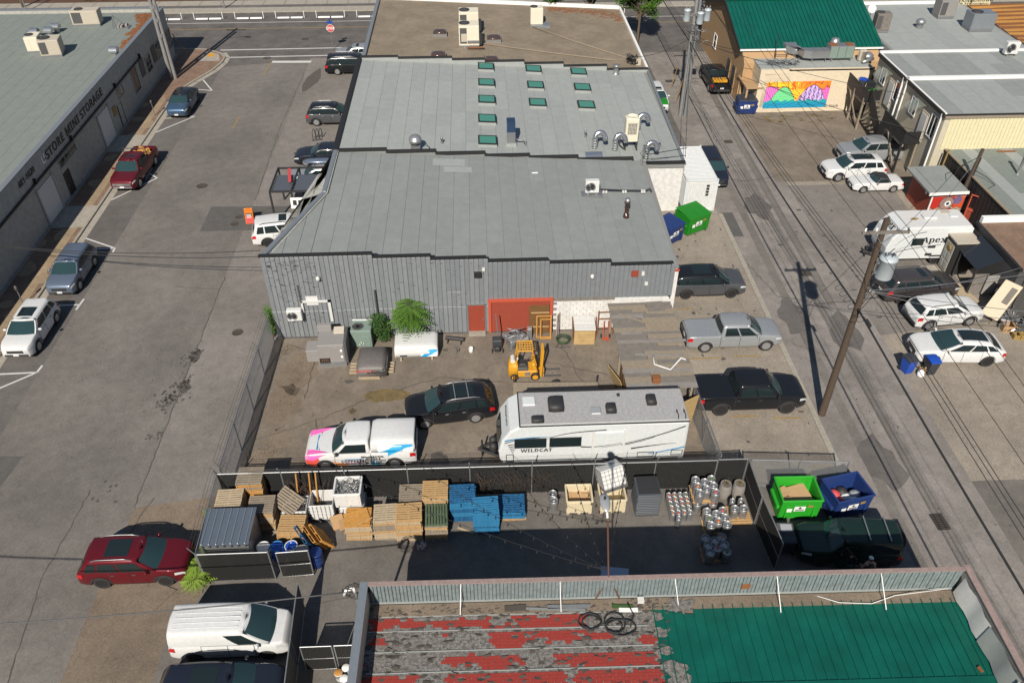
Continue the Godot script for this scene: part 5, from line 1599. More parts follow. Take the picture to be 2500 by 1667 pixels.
	for q in ends:
		var sl:=thing("string_lights","string of small bulbs across the yard, %s strand" % q[0],"string lights",O3,0,"bulb strings over the pallet yard")
		var pts:=sag(V(4.3,5.35,-17.6),q[1],0.55,16)
		pipe(sl,"cable",pts,0.012,mats.wire,4)
		var bg:=G.new()
		var total: float = V(4.3,5.35,-17.6).distance_to(q[1])
		var nb:=int(total/0.75)
		for j in range(1,nb):
			var t:=float(j)/nb*16.0
			var p: Vector3 = pts[int(t)].lerp(pts[mini(int(t)+1,16)],t - int(t))
			bg.cyl(p,p+Vector3.DOWN*0.08,0.02,0.02,6)
			bg.lathe([V2(0.015,0),V2(0.04,-0.05),V2(0.03,-0.1),V2(0.005,-0.11)],6,Transform3D(Basis(),p+Vector3.DOWN*0.08))
		stuff(mi(sl,"bulb",bg.done(),mats.plastic))
	# service mast at the corner
	var sm:=thing("service_mast","grey service mast with coiled cables at the parapet's corner","mast",V(-5.0,0,-17.55))
	rod(sm,"mast_pipe",V(-0.05,0,0),V(0,4.7,0),0.06,mats.galv)
	pipe(sm,"weather_head",[V(0,4.7,0),V(-0.05,4.95,0),V(-0.3,4.9,0.05),V(-0.4,4.6,0.05)],0.07,mats.white_trim)
	for j in 5:
		var pts:=[]
		for m in 13: pts.append(V(0.05+cos(m*TAU/12)*rd_(0.25,0.6),4.8+sin(m*TAU/12)*rd_(0.2,0.45),rd_(-0.15,0.2)))
		pipe(sm,"cable_loop",pts,0.014,mats.wire,5)
	pipe(sm,"service_cable",sag(V(-0.3,4.7,0),V(-24,7.5,2.5),0.6,16),0.028,mats.plastic_grey,6)
	# brewery's second row: mirror behind the parapet
	var mr:=thing("leaning_panel","pale blue panel in the shade behind the lamp's parapet","panel",V(5.35,0,-20.4))
	box(mr,"sheet_face",V(0,0.9,0),V(1.2,0.05,0.75),paint("panel_sky",0.35,0.42,0.52),V(0.1,-0.15,0),0.02)
	for s in [-0.5,0.5]: box(mr,"leg",V(s,0.43,0),V(0.06,0.86,0.06),mats.plastic)

# ---------- vehicles ----------
# A vehicle's own axes: +x is the front,y up,z across; its origin is on the ground below its middle.
class Shell:
	var d: Dictionary
	func _init(spec: Dictionary): d = spec
	func top(x: float) -> float:
		var p: Array = d.prof
		if x <= p[0][0]: return p[0][1]
		for i in p.size() - 1:
			if x <= p[i+1][0]: return lerpf(p[i][1],p[i+1][1],smoothstep(0.0,1.0,(x - p[i][0])/(p[i+1][0] - p[i][0]))*0.35+0.65*(x - p[i][0])/(p[i+1][0] - p[i][0]))
		return p[-1][1]
	func hw(x: float) -> float:
		var e: float = clampf((d.L*0.5 - absf(x))/(0.7 if x > 0 else 0.45),0.0,1.0)
		return d.W*0.5*(1.0 - (0.2 if x > 0 else 0.12)*pow(1.0 - e,2.2))
	func bot(x: float) -> float:
		for w in [d.xf,d.xr_]:
			var a: float = absf(x - w)
			if a < d.ra: return d.r+sqrt(maxf(0.0,d.ra*d.ra - a*a)) - 0.02
		var e: float = clampf((d.L*0.5 - absf(x))/0.5,0.0,1.0)
		return d.gc+0.1*(1.0 - e)
	func prof(a: float) -> float:
		if a < 0.12: return lerpf(0.93,0.985,a/0.12)
		if a < 0.5: return lerpf(0.985,1.0,(a - 0.12)/0.38)
		if a < 0.78: return lerpf(1.0,0.98,(a - 0.5)/0.28)
		return lerpf(0.98,0.92,pow((a - 0.78)/0.22,1.5))
	func P(x: float,f: float,s: float) -> Vector3:
		var t:=top(x)
		var y:=lerpf(bot(x),t,f)
		return Vector3(x,y,s*hw(x)*prof(clampf((y - d.gc)/(t - d.gc),0.0,1.0)))
	func roof(u: float) -> float:
		return d.H - 0.09 - d.get("rf",0.05)*pow(1.0 - u,3.0) - d.rd*pow(u,2.2)
	func Q(u: float,t: float,s: float) -> Vector3:
		var xb:=lerpf(d.xc,d.xb,u)
		var xt:=lerpf(d.xw,d.xt,u)
		var zb: float = hw(clampf(xb,-d.L*0.46,d.L*0.46))*0.93
		var zt: float = d.W*0.5*d.get("tw",0.76)*(1.0 - 0.06*absf(u - 0.5))
		var b:=Vector3(xb,top(xb) - 0.03,zb)
		var p:=b.lerp(Vector3(xt,roof(u),zt),t)
		p.z += 0.035*sin(t*PI)
		return Vector3(p.x,p.y,p.z*s)
	func F(v: float,t: float,front: bool) -> Vector3:
		# windscreen (front) or rear glass: v across from -1 to 1
		var q:=Q(0.0 if front else 1.0,t,1.0)
		var bulge: float = (0.13 if front else -0.07)*(1.0 - v*v)
		return Vector3(q.x+bulge,q.y+0.05*t*(1.0 - v*v),q.z*v)

func patch(fn: Callable,a0: float,a1: float,b0: float,b1: float,na: int,nb: int,off: float,out: Vector3) -> ArrayMesh:
	var g:=G.new()
	var rows:=[]
	for i in na+1:
		var row:=[]
		for j in nb+1:
			var a:=lerpf(a0,a1,float(i)/na)
			var b:=lerpf(b0,b1,float(j)/nb)
			var p: Vector3 = fn.call(a,b)
			var n: Vector3 = (fn.call(a+0.01,b) - fn.call(a - 0.01,b)).cross(fn.call(a,b+0.01) - fn.call(a,b - 0.01)).normalized()
			if n.dot(out) < 0: n = -n
			row.append(p+n*off)
		rows.append(row)
	g.grid(rows)
	return g.done()

func wheel(parent: Node,at: Vector3,r: float,s: float,rim: String,spokes: int,w:=0.23):
	var o:=Node3D.new()
	o.name = "wheel"
	parent.add_child(o,true)
	o.position = at
	o.rotation.x = -PI/2 if s < 0 else PI/2
	var k:="ty%.2f_%.2f" % [r,w]
	if not meshes.has(k):
		var g:=G.new()
		g.lathe([V2(r*0.62,-w/2),V2(r*0.93,-w/2),V2(r,-w*0.36),V2(r,w*0.36),V2(r*0.93,w/2),V2(r*0.66,w/2),V2(r*0.64,w*0.3)],22)
		meshes[k] = g.done()
		g = G.new()
		g.lathe([V2(r*0.66,w*0.38),V2(r*0.63,w*0.47),V2(r*0.58,w*0.44),V2(r*0.56,w*0.2),V2(0.01,w*0.2)],22)
		meshes[k + "h"] = g.done()
		for n in [5,6,8]:
			g = G.new()
			for i in n: g.bev(V(0,w*0.36,0)+Basis(Vector3.UP,TAU*i/n)*V(r*0.33,0,0),V(r*0.56,w*0.1,r*(0.9/n+0.04)),0.006,Basis(Vector3.UP,TAU*i/n))
			g.lathe([V2(r*0.16,w*0.3),V2(r*0.16,w*0.44),V2(0.01,w*0.46)],10)
			g.lathe([V2(r*0.655,w*0.4),V2(r*0.64,w*0.49),V2(r*0.585,w*0.46)],22)
			meshes[k + "s%d" % n] = g.done()
	mi(o,"tyre",meshes[k],mats.tyre)
	mi(o,"brake_disc",meshes[k + "h"],mats.plastic)
	mi(o,"rim",meshes[k + "s%d" % spokes],mats[rim])

func car(called: String,label: String,category: String,at: Vector3,turn: float,spec: Dictionary,group:="parked cars") -> Node3D:
	var d:={"L": 4.6,"W": 1.86,"H": 1.68,"wb": 2.7,"r": 0.36,"gc": 0.24,"fo": 0.92,"hood": 1.08,"nose": 0.93,"belt": 1.08,"tail": 1.1,"type": "suv","rd": 0.06,"rim": "rim_silver","sp": 5,"clad": true,"doors": 2,"rails": false,"sun": false,"glass": "car_glass"}
	d.merge(spec,true)
	var h: float = d.L*0.5
	d.xf = h - d.fo
	d.xr_ = d.xf - d.wb
	d.ra = d.r+0.07
	if not d.has("xc"): d.xc = h - 1.12
	if not d.has("xw"): d.xw = d.xc - 0.78
	if not d.has("xt"): d.xt = -h+0.5
	if not d.has("xb"): d.xb = -h+0.14
	var bed: bool = d.type == "pickup"
	if not d.has("prof"):
		d.prof = [[-h,d.tail - 0.22],[-h+0.1,d.tail - 0.05],[-h+0.35,d.tail],[d.xc,d.hood],[d.xc+0.45,d.hood - 0.03],[h - 0.3,d.nose+0.07],[h - 0.09,d.nose],[h,d.nose - 0.12]]
	var sh:=Shell.new(d)
	var t:=thing(called,label,category,at,turn,group)
	var pm: Material = d.paint
	# stations
	var xs:=[-h,-h+0.05,-h+0.14,-h+0.3,d.xc,d.xc+0.4,h - 0.5,h - 0.3,h - 0.16,h - 0.07,h]
	for w in [d.xf,d.xr_]:
		for k in 11: xs.append(w - d.ra*cos(PI*k/10.0))
		xs.append(w - d.ra - 0.01); xs.append(w+d.ra+0.01)
	for k in 7: xs.append(lerpf(d.xr_+d.ra,d.xf - d.ra,(k+0.5)/7.0))
	if bed: xs.append_array([d.bed0,d.bed0+0.03,d.bed1,d.bed1 - 0.03])
	xs.sort()
	var rings:=[]
	for x in xs:
		var ring:=[]
		for f in [0.0,0.1,0.25,0.45,0.62,0.78,0.9,0.96,1.0]: ring.append(sh.P(x,f,1.0))
		var zt: float = ring[-1].z
		var yt: float = sh.top(x)
		var deep: bool = bed and d.get("open",false) and x > d.bed0 and x < d.bed1
		ring.append(V(x,yt+(0.0 if bed and x < d.bed1 else 0.015),zt*0.9))
		ring.append(V(x,(0.72 if deep else yt+(0.0 if bed and x < d.bed1 else 0.025)),zt*(0.88 if deep else 0.55)))
		ring.append(V(x,(0.72 if deep else yt+(0.0 if bed and x < d.bed1 else 0.035)),0.0))
		for k in range(ring.size() - 2,-1,-1): ring.append(V(ring[k].x,ring[k].y,-ring[k].z))
		rings.append(ring)
	var g:=G.new()
	g.smooth(0)
	g.loft(rings,true,true)
	mi(t,"body",g.done(),pm)
	# cabin
	g = G.new()
	var rows:=[]
	for i in 11:
		var u:=i/10.0
		var row:=[]
		for tt in [0.0,0.5,0.88,1.0]: row.append(sh.Q(u,tt,1.0))
		var e: Vector3 = row[-1]
		row.append(V(e.x,e.y+0.045,e.z*0.94)); row.append(V(e.x,e.y+0.075,e.z*0.75)); row.append(V(e.x,e.y+0.09,0))
		for k in range(row.size() - 2,-1,-1): row.append(V(row[k].x,row[k].y,-row[k].z))
		rows.append(row)
	g.smooth(0)
	g.loft(rows,false,false)
	for fr in [true,false]:
		var w:=[]
		for i in 6:
			var row:=[]
			for j in 9: row.append(sh.F(-1.0+j/4.0,i/5.0,fr))
			w.append(row)
		# close to the roof's front or rear edge
		var last: Array = rows[0] if fr else rows[-1]
		w.append([last[9],last[8],last[8].lerp(last[7],0.4),last[7].lerp(last[6],0.5),last[6],last[6].lerp(last[5],0.5),last[5].lerp(last[4],0.6),last[4],last[3]])
		g.loft(w,false,false)
	mi(t,"cabin",g.done(),d.get("roof_paint",pm))
	# glass
	mi(t,"windscreen",patch(func(v: float,tt: float) -> Vector3: return sh.F(v,tt,true),-0.92,0.92,0.05,0.97,8,4,0.012,V(1,0.6,0)),mats.car_shield)
	if not d.get("norear",false): mi(t,"rear_window",patch(func(v: float,tt: float) -> Vector3: return sh.F(v,tt,false),-0.86,0.86,d.get("rg0",0.2),0.94,8,3,0.012,V(-1,0.5,0)),mats[d.glass])
	var nwin: Array = d.get("win",[[0.1,0.44],[0.47,0.75],[0.78,0.93]])
	for s in [-1.0,1.0]:
		var side:=func(u: float,tt: float) -> Vector3: return sh.Q(u,tt,s)
		for w in nwin: mi(t,"side_window",patch(side,w[0],w[1],0.08,0.86,5,3,0.012,V(0,0,s)),mats[d.glass])
		var skin:=func(x: float,f: float) -> Vector3: return sh.P(x,f,s)
		var out:=V(0,0,s)
		# doors with their dark gaps
		var a0: float = d.xf - d.ra - 0.04
		var a1: float = d.xr_+d.ra+(0.02 if d.doors == 2 else 0.02)
		if bed: a1 = maxf(a1,d.bed1+0.05)
		var nd: int = d.doors
		for k in nd:
			var x0:=lerpf(a0,a1,float(k)/nd)
			var x1:=lerpf(a0,a1,float(k+1)/nd)
			mi(t,"door_gap",patch(skin,x0+0.012,x1 - 0.012,0.12,0.985,4,5,0.004,out),mats.plastic)
			var dr:=mi(t,"door",patch(skin,x0 - 0.012,x1+0.012,0.14,0.975,4,6,0.012,out),pm)
			var hp: Vector3 = sh.P(x1+0.16,0.8,s)
			box(dr,"handle",hp+V(0,0,s*0.012),V(0.18,0.035,0.04),mats[d.get("trim","plastic")] if d.clad else pm,O3,0.01)
		if d.clad:
			mi(t,"sill_trim",patch(skin,d.xf - d.ra,d.xr_+d.ra,0.0,0.13,6,2,0.016,out),mats.plastic)
			for w in [d.xf,d.xr_]:
				g = G.new()
				var arc:=[]
				for k in 15:
					var an:=PI*k/14.0
					var row:=[]
					for rr in [d.ra - 0.01,d.ra+0.07]:
						var px: float = w - cos(an)*rr
						var py: float = d.r+sin(an)*rr - 0.02
						var tp: float = sh.top(px)
						row.append(V(px,py,s*(sh.hw(px)*sh.prof(clampf((py - d.gc)/(tp - d.gc),0,1))+0.018)))
					arc.append(row)
				g.grid(arc)
				mi(t,"wheel_arch_trim",g.done(),mats.plastic)
		for w in [d.xf,d.xr_]: wheel(t,V(w,d.r,s*(d.W*0.5 - 0.125)),d.r,s,d.rim,d.sp)
		# lights
		mi(t,"headlight",patch(skin,h - 0.42,h - 0.03,0.68,0.86,4,2,0.014,V(0.6,0,s)),mats.lamp_clear)
		mi(t,"taillight",patch(skin,-h+0.03,-h+0.3,0.62,0.9,3,2,0.014,V(-0.6,0,s)),mats.lamp_red)
		# mirror
		var mp: Vector3 = sh.Q(0.1,0.12,s)
		g = G.new()
		g.smooth(0)
		g.bev(mp+V(0.02,0.05,s*0.15),V(0.12,0.14,0.2),0.03)
		mi(t,"mirror",g.done(),d.get("mirror",pm))
		if d.rails:
			var rp:=[]
			for k in 7:
				var q: Vector3 = sh.Q(0.12+0.76*k/6.0,1.0,s)
				rp.append(V(q.x,q.y+(0.11 if k > 0 and k < 6 else 0.04),q.z*0.92))
			pipe(t,"roof_rail",rp,0.025,mats[d.get("rail","galv")],6)
	# front and rear faces
	var tn: float = sh.top(h)
	var front:=func(v: float,f: float) -> Vector3: return V(h,lerpf(sh.bot(h),tn,f),v*sh.hw(h)*0.9)
	box(t,"grille",V(h+0.005,lerpf(sh.bot(h),tn,0.72),0),V(0.04,(tn - sh.bot(h))*0.4,d.W*d.get("gw",0.5)),mats[d.get("grille","plastic")],O3,0.012)
	box(t,"bumper",V(h - 0.02,lerpf(sh.bot(h),tn,0.18),0),V(0.1,(tn - sh.bot(h))*0.34,d.W*0.74),mats[d.get("bumper","plastic")],O3,0.03)
	box(t,"licence_plate",V(h+0.035,lerpf(sh.bot(h),tn,0.3),0),V(0.015,0.13,0.32),mats.plate)
	box(t,"bumper",V(-h+0.01,lerpf(sh.bot(-h),sh.top(-h),0.2),0),V(0.1,0.2,d.W*0.8),mats[d.get("bumper","plastic")],O3,0.03)
	box(t,"licence_plate",V(-h - 0.01,lerpf(sh.bot(-h),sh.top(-h),0.62),0),V(0.015,0.13,0.32),mats.plate)
	# underbody,so that light does not pass below the shell
	box(t,"underbody",V(0,d.gc+0.12,0),V(d.L*0.86,0.12,d.W*0.5),mats.plastic)
	var top:=func(v: float,u: float) -> Vector3:
		var q: Vector3 = sh.Q(u,1.0,1.0)
		return V(q.x,q.y+0.045+0.045*(1.0 - v*v),q.z*0.9*v)
	if d.sun:
		mi(t,"sunroof",patch(top,-0.72,0.72,d.get("s0",0.16),d.get("s1",0.62),6,5,0.012,Vector3.UP),mats.car_glass)
	for q in d.get("bars",[]):
		var e: Vector3 = sh.Q(q,1.0,1.0)
		rod(t,"roof_bar",V(e.x,e.y+0.17,e.z*0.95),V(e.x,e.y+0.17,-e.z*0.95),0.03,mats.galv)
		for s in [-1,1]: rod(t,"bar_foot",V(e.x,e.y+0.02,s*e.z*0.9),V(e.x,e.y+0.17,s*e.z*0.9),0.03,mats.plastic)
	if bed:
		if d.get("cover","") != "":
			box(t,"bed_cover",V((d.bed0+d.bed1)/2,sh.top(d.bed0)+0.02,0),V(d.bed1 - d.bed0 - 0.04,0.05,d.W*0.86),mats[d.cover] if mats.has(d.cover) else pm,O3,0.015)
		box(t,"tailgate",V(-h+0.02,sh.top(-h+0.1) - 0.22,0),V(0.05,0.42,d.W*0.78),pm,O3,0.012)
	t.set_meta("half",h)
	t.remove_meta("half")
	shells[t] = sh
	return t

var shells:={}

func side_decal(t: Node3D,called: String,s: float,quad: Array,m: Material):
	# a painted shape on the body side: corners given as (x,f)
	var sh: Shell = shells[t]
	var fn:=func(a: float,b: float) -> Vector3:
		var lo: Vector2 = quad[0].lerp(quad[1],a)
		var hi: Vector2 = quad[3].lerp(quad[2],a)
		var q:=lo.lerp(hi,b)
		return sh.P(q.x,q.y,s)
	mi(t,called,patch(fn,0,1,0,1,6,6,0.016,V(0,0,s)),m)

func vehicles():
	var white:=paint("white_paint",0.62,0.63,0.635)
	var black:=paint("black_paint",0.010,0.011,0.014)
	var navy:=paint("navy_paint",0.014,0.018,0.03)
	var silver:=paint("silver_paint",0.36,0.38,0.40,0.4)
	var grey:=paint("grey_paint",0.10,0.105,0.115,0.4)
	var maroon:=paint("maroon_paint",0.115,0.008,0.014,0.2)
	var blue:=paint("blue_paint_car",0.06,0.11,0.19,0.4)
	var steelb:=paint("steel_blue_paint",0.15,0.19,0.26,0.4)
	var bronze:=paint("bronze_paint",0.075,0.068,0.07,0.4)
	var green:=paint("green_paint_car",0.012,0.03,0.024,0.2)
	var suv:={"L": 4.62,"W": 1.86,"H": 1.68}
	var mk:=func(base: Dictionary,more: Dictionary) -> Dictionary:
		var o:=base.duplicate(); o.merge(more,true); return o
	car("parked_suv","dark red SUV with panoramic roof nosed up to ferns by fence","car",V(-15.5,0,-22.25),0,mk.call(suv,{"paint": maroon,"rails": true,"sun": true,"s0": 0.2,"s1": 0.66,"rim": "rim_dark","wb": 2.72}))
	# delivery van
	var vt:=car("delivery_van","white windowless delivery van beside the chain link gate","van",V(-10.55,0,-18.55),0,{"paint": white,"L": 4.7,"W": 1.74,"H": 1.87,"wb": 2.9,"r": 0.31,"fo": 0.85,"hood": 1.08,"nose": 0.86,"belt": 1.1,"tail": 1.12,"xc": 1.75,"xw": 0.75,"xt": -2.2,"xb": -2.28,"rd": 0.03,"tw": 0.82,"win": [[0.07,0.3]],"clad": false,"doors": 2,"rg0": 0.25,"mirror": white,"bumper": "white_paint","rim": "rim_dark","sp": 8})
	for k in 5: box(vt,"roof_rib",V(-0.75,1.872 - absf(k - 2)*0.014,-0.44+k*0.22),V(2.6,0.018,0.03),white,O3,0.008)
	for q in [[[-1.75,0.35],[-0.95,0.35],[-0.95,0.95],[-1.75,0.95]]]:
		side_decal(vt,"side_crease",1.0,[V2(-1.9,0.3),V2(-0.2,0.3),V2(-0.2,0.315),V2(-1.9,0.315)],mats.plastic)
	car("parked_suv","black SUV at the picture's bottom edge beside the white van","car",V(-10.45,0,-16.1),0,mk.call(suv,{"paint": navy,"L": 4.75,"rails": true,"rail": "plastic","rim": "rim_dark","s0": 0.18,"s1": 0.6,"sun": true}))
	# wrapped service pickup with canopy
	var sp:=car("service_pickup","white service pickup with canopy and painted blue and pink stripes","pickup",V(-6.25,0,-28.65),180,{"paint": white,"L": 5.5,"W": 2.0,"H": 1.86,"wb": 3.42,"r": 0.4,"gc": 0.32,"fo": 1.0,"hood": 1.2,"nose": 1.02,"tail": 1.22,"xc": 1.35,"xw": 0.72,"xt": -0.42,"xb": -0.5,"rd": 0.02,"tw": 0.78,"type": "pickup","bed0": -2.68,"bed1": -0.58,"win": [[0.12,0.9]],"doors": 1,"clad": false,"mirror": mats.plastic,"rim": "rim_silver","sp": 6,"gw": 0.6,"grille": "print_red","rg0": 0.1})
	canopy_cap(sp,V(-1.63,1.2,0),2.15,1.86,0.72,white)
	service_wrap(sp)
	car("parked_suv","black SUV with roof rails parked at an angle in contractor's yard","car",V(-1.9,0,-31.45),187.3,mk.call(suv,{"paint": black,"L": 4.69,"rails": true,"sun": true,"s0": 0.2,"s1": 0.75,"bars": [0.32,0.62],"sp": 5,"trim": "chrome"}))
	car("parked_pickup","black crew cab pickup with flat bed cover beside trailer fence","pickup",V(14.2,0,-31.62),0,{"paint": black,"L": 5.85,"W": 2.0,"H": 1.96,"wb": 3.6,"r": 0.43,"gc": 0.38,"fo": 0.98,"hood": 1.26,"nose": 1.1,"tail": 1.3,"xc": 1.55,"xw": 0.85,"xt": -0.75,"xb": -0.95,"rd": 0.03,"tw": 0.74,"type": "pickup","bed0": -2.85,"bed1": -1.02,"cover": "plastic","win": [[0.1,0.5],[0.54,0.92]],"rim": "rim_dark","sp": 6,"gw": 0.7})
	car("parked_pickup","silver crew cab pickup with flat silver bed cover","pickup",V(14.62,0,-36.8),0,{"paint": silver,"L": 5.6,"W": 1.9,"H": 1.8,"wb": 3.6,"r": 0.39,"gc": 0.34,"fo": 0.9,"hood": 1.15,"nose": 0.98,"tail": 1.16,"xc": 1.55,"xw": 0.8,"xt": -0.7,"xb": -0.85,"rd": 0.03,"tw": 0.72,"type": "pickup","bed0": -2.72,"bed1": -0.92,"cover": "silver_paint","win": [[0.1,0.5],[0.54,0.92]],"clad": false,"sp": 6})
	car("parked_suv","grey SUV with black roof in the gravel strip by warehouse","car",V(14.3,0,-42.05),0,mk.call(suv,{"paint": grey,"roof_paint": black,"L": 4.86,"W": 1.95,"H": 1.7,"wb": 2.9,"rim": "rim_dark","sun": true,"rd": 0.12}))
	var pf:=car("parked_suv","dark green boxy SUV with open door and spare wheel","car",V(16.05,0,-21.75),174,{"paint": green,"L": 4.4,"W": 1.78,"H": 1.75,"wb": 2.7,"r": 0.38,"hood": 1.08,"nose": 0.95,"tail": 1.1,"xc": 0.95,"xw": 0.45,"xt": -2.0,"xb": -2.1,"rd": 0.02,"tw": 0.78,"bars": [0.42,0.78],"win": [[0.5,0.95]],"doors": 1,"rim": "rim_dark","sp": 6})
	spare_and_door(pf)
	car("parked_suv","white electric crossover with black glass roof behind blue bins","car",V(27.3,0,-34.95),176.5,mk.call(suv,{"paint": white,"L": 5.0,"W": 1.94,"H": 1.62,"wb": 3.1,"sun": true,"s0": 0.04,"s1": 0.9,"rd": 0.16,"clad": false,"r": 0.38,"xw": 0.15,"xt": -1.6,"xb": -2.25,"rim": "rim_dark","sp": 5}))
	car("parked_suv","white compact SUV with plain white roof beside leaning panel","car",V(28.15,0,-38.35),6,mk.call(suv,{"paint": white,"L": 4.42,"W": 1.82,"H": 1.64,"wb": 2.65,"rails": true,"rail": "plastic"}))
	car("parked_suv","brown grey SUV with twin roof windows below the transformer","car",V(27.65,0,-41.05),5,mk.call(suv,{"paint": bronze,"L": 4.9,"W": 1.93,"H": 1.72,"wb": 2.95,"rails": true,"rail": "plastic","sun": true,"s0": 0.14,"s1": 0.3,"rim": "rim_dark","sp": 6}))
	car("parked_suv","white luxury crossover with black roof beside the open sports car","car",V(29.4,0,-56.75),181.5,mk.call(suv,{"paint": white,"L": 4.75,"W": 1.93,"H": 1.68,"wb": 2.82,"sun": true,"s0": 0.06,"s1": 0.78,"rd": 0.1}))
	var rp:=car("parked_pickup","silver crew cab pickup half hidden under the black stairs","pickup",V(31.9,0,-59.6),183,{"paint": silver,"L": 5.3,"W": 1.96,"H": 1.8,"wb": 3.1,"r": 0.38,"hood": 1.15,"nose": 0.98,"tail": 1.2,"xc": 1.35,"xw": 0.65,"xt": -0.95,"xb": -1.1,"rd": 0.05,"tw": 0.74,"type": "pickup","bed0": -2.58,"bed1": -1.15,"cover": "plastic","win": [[0.1,0.5],[0.54,0.92]],"clad": false,"sp": 6})
	# open sports car
	car("sports_car","small white classic sports car with black soft top","car",V(30.45,0,-54.65),180,{"paint": white,"roof_paint": mats.plastic,"L": 3.95,"W": 1.52,"H": 1.2,"wb": 2.32,"r": 0.3,"gc": 0.2,"fo": 0.78,"hood": 0.84,"nose": 0.7,"tail": 0.86,"xc": 0.42,"xw": 0.1,"xt": -0.62,"xb": -0.85,"rd": 0.05,"tw": 0.72,"win": [[0.15,0.85]],"clad": false,"doors": 1,"mirror": mats.chrome,"bumper": "plastic","rim": "rim_silver","sp": 8})
	car("parked_suv","dark blue SUV facing the camera beside the white container","car",V(18.3,0,-57.3),-91,mk.call(suv,{"paint": navy,"L": 4.8}))
	var bp:=car("parked_pickup","black pickup with a yellow fitting in its bed","pickup",V(22.85,0,-75.2),90,{"paint": black,"L": 5.5,"W": 1.95,"H": 1.85,"wb": 3.4,"r": 0.4,"gc": 0.34,"hood": 1.15,"nose": 1.0,"tail": 1.2,"xc": 1.4,"xw": 0.7,"xt": -0.6,"xb": -0.75,"tw": 0.74,"type": "pickup","bed0": -2.66,"bed1": -0.85,"open": true,"win": [[0.1,0.5],[0.54,0.92]],"rim": "rim_silver","sp": 6})
	box(bp,"bed_rack",V(-1.6,1.12,0),V(0.7,0.2,1.3),mats.yellow)
	for k in 4: box(bp,"rack_bar",V(-1.6,1.24,-0.5+k*0.33),V(0.6,0.06,0.06),mats.line_yellow)
	var wg:=car("parked_car","white car with bright green bonnet beside the wooden pole","car",V(16.35,0,-70.9),-90,mk.call(suv,{"paint": white,"L": 4.5,"H": 1.6,"sun": true,"s0": 0.1,"s1": 0.3}))
	var sh: Shell = shells[wg]
	mi(wg,"green_bonnet",patch(func(x: float,z: float) -> Vector3: return V(x,sh.top(x)+0.03,z),1.2,2.18,-0.75,0.75,5,4,0.012,Vector3.UP),mats.bin_green)
	for s in [-1.0,1.0]: side_decal(wg,"green_wrap",s,[V2(0.9,0.1),V2(2.2,0.1),V2(2.2,0.97),V2(1.2,0.97)],mats.bin_green)
	# side street
	car("parked_suv","blue grey electric crossover parked by the corner kerb","car",V(-26.55,0,-71.95),-90,mk.call(suv,{"paint": blue,"roof_paint": black,"L": 4.7,"W": 1.88,"H": 1.62,"wb": 2.98,"rd": 0.16,"xb": -2.15,"xt": -1.5,"rim": "rim_dark","grille": "blue_paint_car"}),"cars along the storage building")
	var rt:=car("parked_pickup","dark red pickup with rack and orange load in its bed","pickup",V(-26.95,0,-59.3),-92,{"paint": maroon,"L": 5.8,"W": 2.0,"H": 1.88,"wb": 3.65,"r": 0.4,"gc": 0.34,"fo": 1.0,"hood": 1.18,"nose": 1.02,"tail": 1.2,"xc": 1.5,"xw": 0.85,"xt": -0.6,"xb": -0.75,"tw": 0.74,"type": "pickup","bed0": -2.8,"bed1": -0.85,"open": true,"win": [[0.1,0.5],[0.54,0.92]],"bumper": "chrome","grille": "chrome","gw": 0.7,"clad": false,"sp": 6,"sun": true,"s0": 0.3,"s1": 0.5},"cars along the storage building")
	for s in [-1,1]:
		rod(rt,"rack_post",V(-0.8,1.2,s*0.85),V(-0.8,1.95,s*0.85),0.03,mats.plastic)
	rod(rt,"rack_rail",V(-0.8,1.95,-0.9),V(-0.8,1.95,0.9),0.035,mats.plastic)
	rod(rt,"rack_rail",V(-0.8,1.6,-0.9),V(-0.8,1.6,0.9),0.03,mats.plastic)
	var lg:=G.new()
	for i in 60: lg.bev(V(rd_(-2.6,-1.0),0.76+rng.randf()*0.4,rd_(-0.6,0.6)),V(rd_(0.2,0.5),0.12,rd_(0.15,0.35)),0.02,Basis.from_euler(V(rd_(-0.3,0.3),rng.randf()*3,rd_(-0.3,0.3))))
	stuff(mi(rt,"load",lg.done(),mats.wood_orange))
	car("parked_suv","steel blue compact SUV with plain roof beside the kerb","car",V(-26.72,0,-45.3),-90,mk.call(suv,{"paint": steelb,"L": 4.55,"rd": 0.08}),"cars along the storage building")
	car("parked_suv","white compact SUV with dark sunroof nearest along the storage wall","car",V(-26.9,0,-39.15),-90,mk.call(suv,{"paint": white,"L": 4.44,"wb": 2.7,"sun": true,"s0": 0.12,"s1": 0.55,"sp": 5}),"cars along the storage building")
	# along the warehouses
	car("parked_car","silver car farthest along the warehouse side","car",V(-12.1,0,-83.6),180,{"paint": silver,"L": 4.5,"W": 1.8,"H": 1.45,"r": 0.32,"gc": 0.18,"hood": 0.92,"nose": 0.72,"tail": 0.98,"xc": 0.95,"xw": 0.25,"xt": -1.2,"xb": -1.75,"sun": true,"s0": 0.2,"s1": 0.4,"clad": false},"cars beside the warehouses")
	car("parked_van","black minivan parked nose to the gravel roofed building","van",V(-12.2,0,-80.2),0,{"paint": black,"L": 5.1,"W": 1.98,"H": 1.74,"wb": 3.0,"r": 0.35,"xc": 1.75,"xw": 0.8,"xt": -2.2,"xb": -2.4,"tail": 1.05,"tw": 0.74,"rails": true,"sp": 5,"clad": false},"cars beside the warehouses")
	car("parked_suv","grey SUV with chrome strip beside the bicycle rack","car",V(-12.65,0,-68.6),0,mk.call(suv,{"paint": grey,"roof_paint": black,"L": 4.5,"rails": true,"trim": "chrome"}),"cars beside the warehouses")
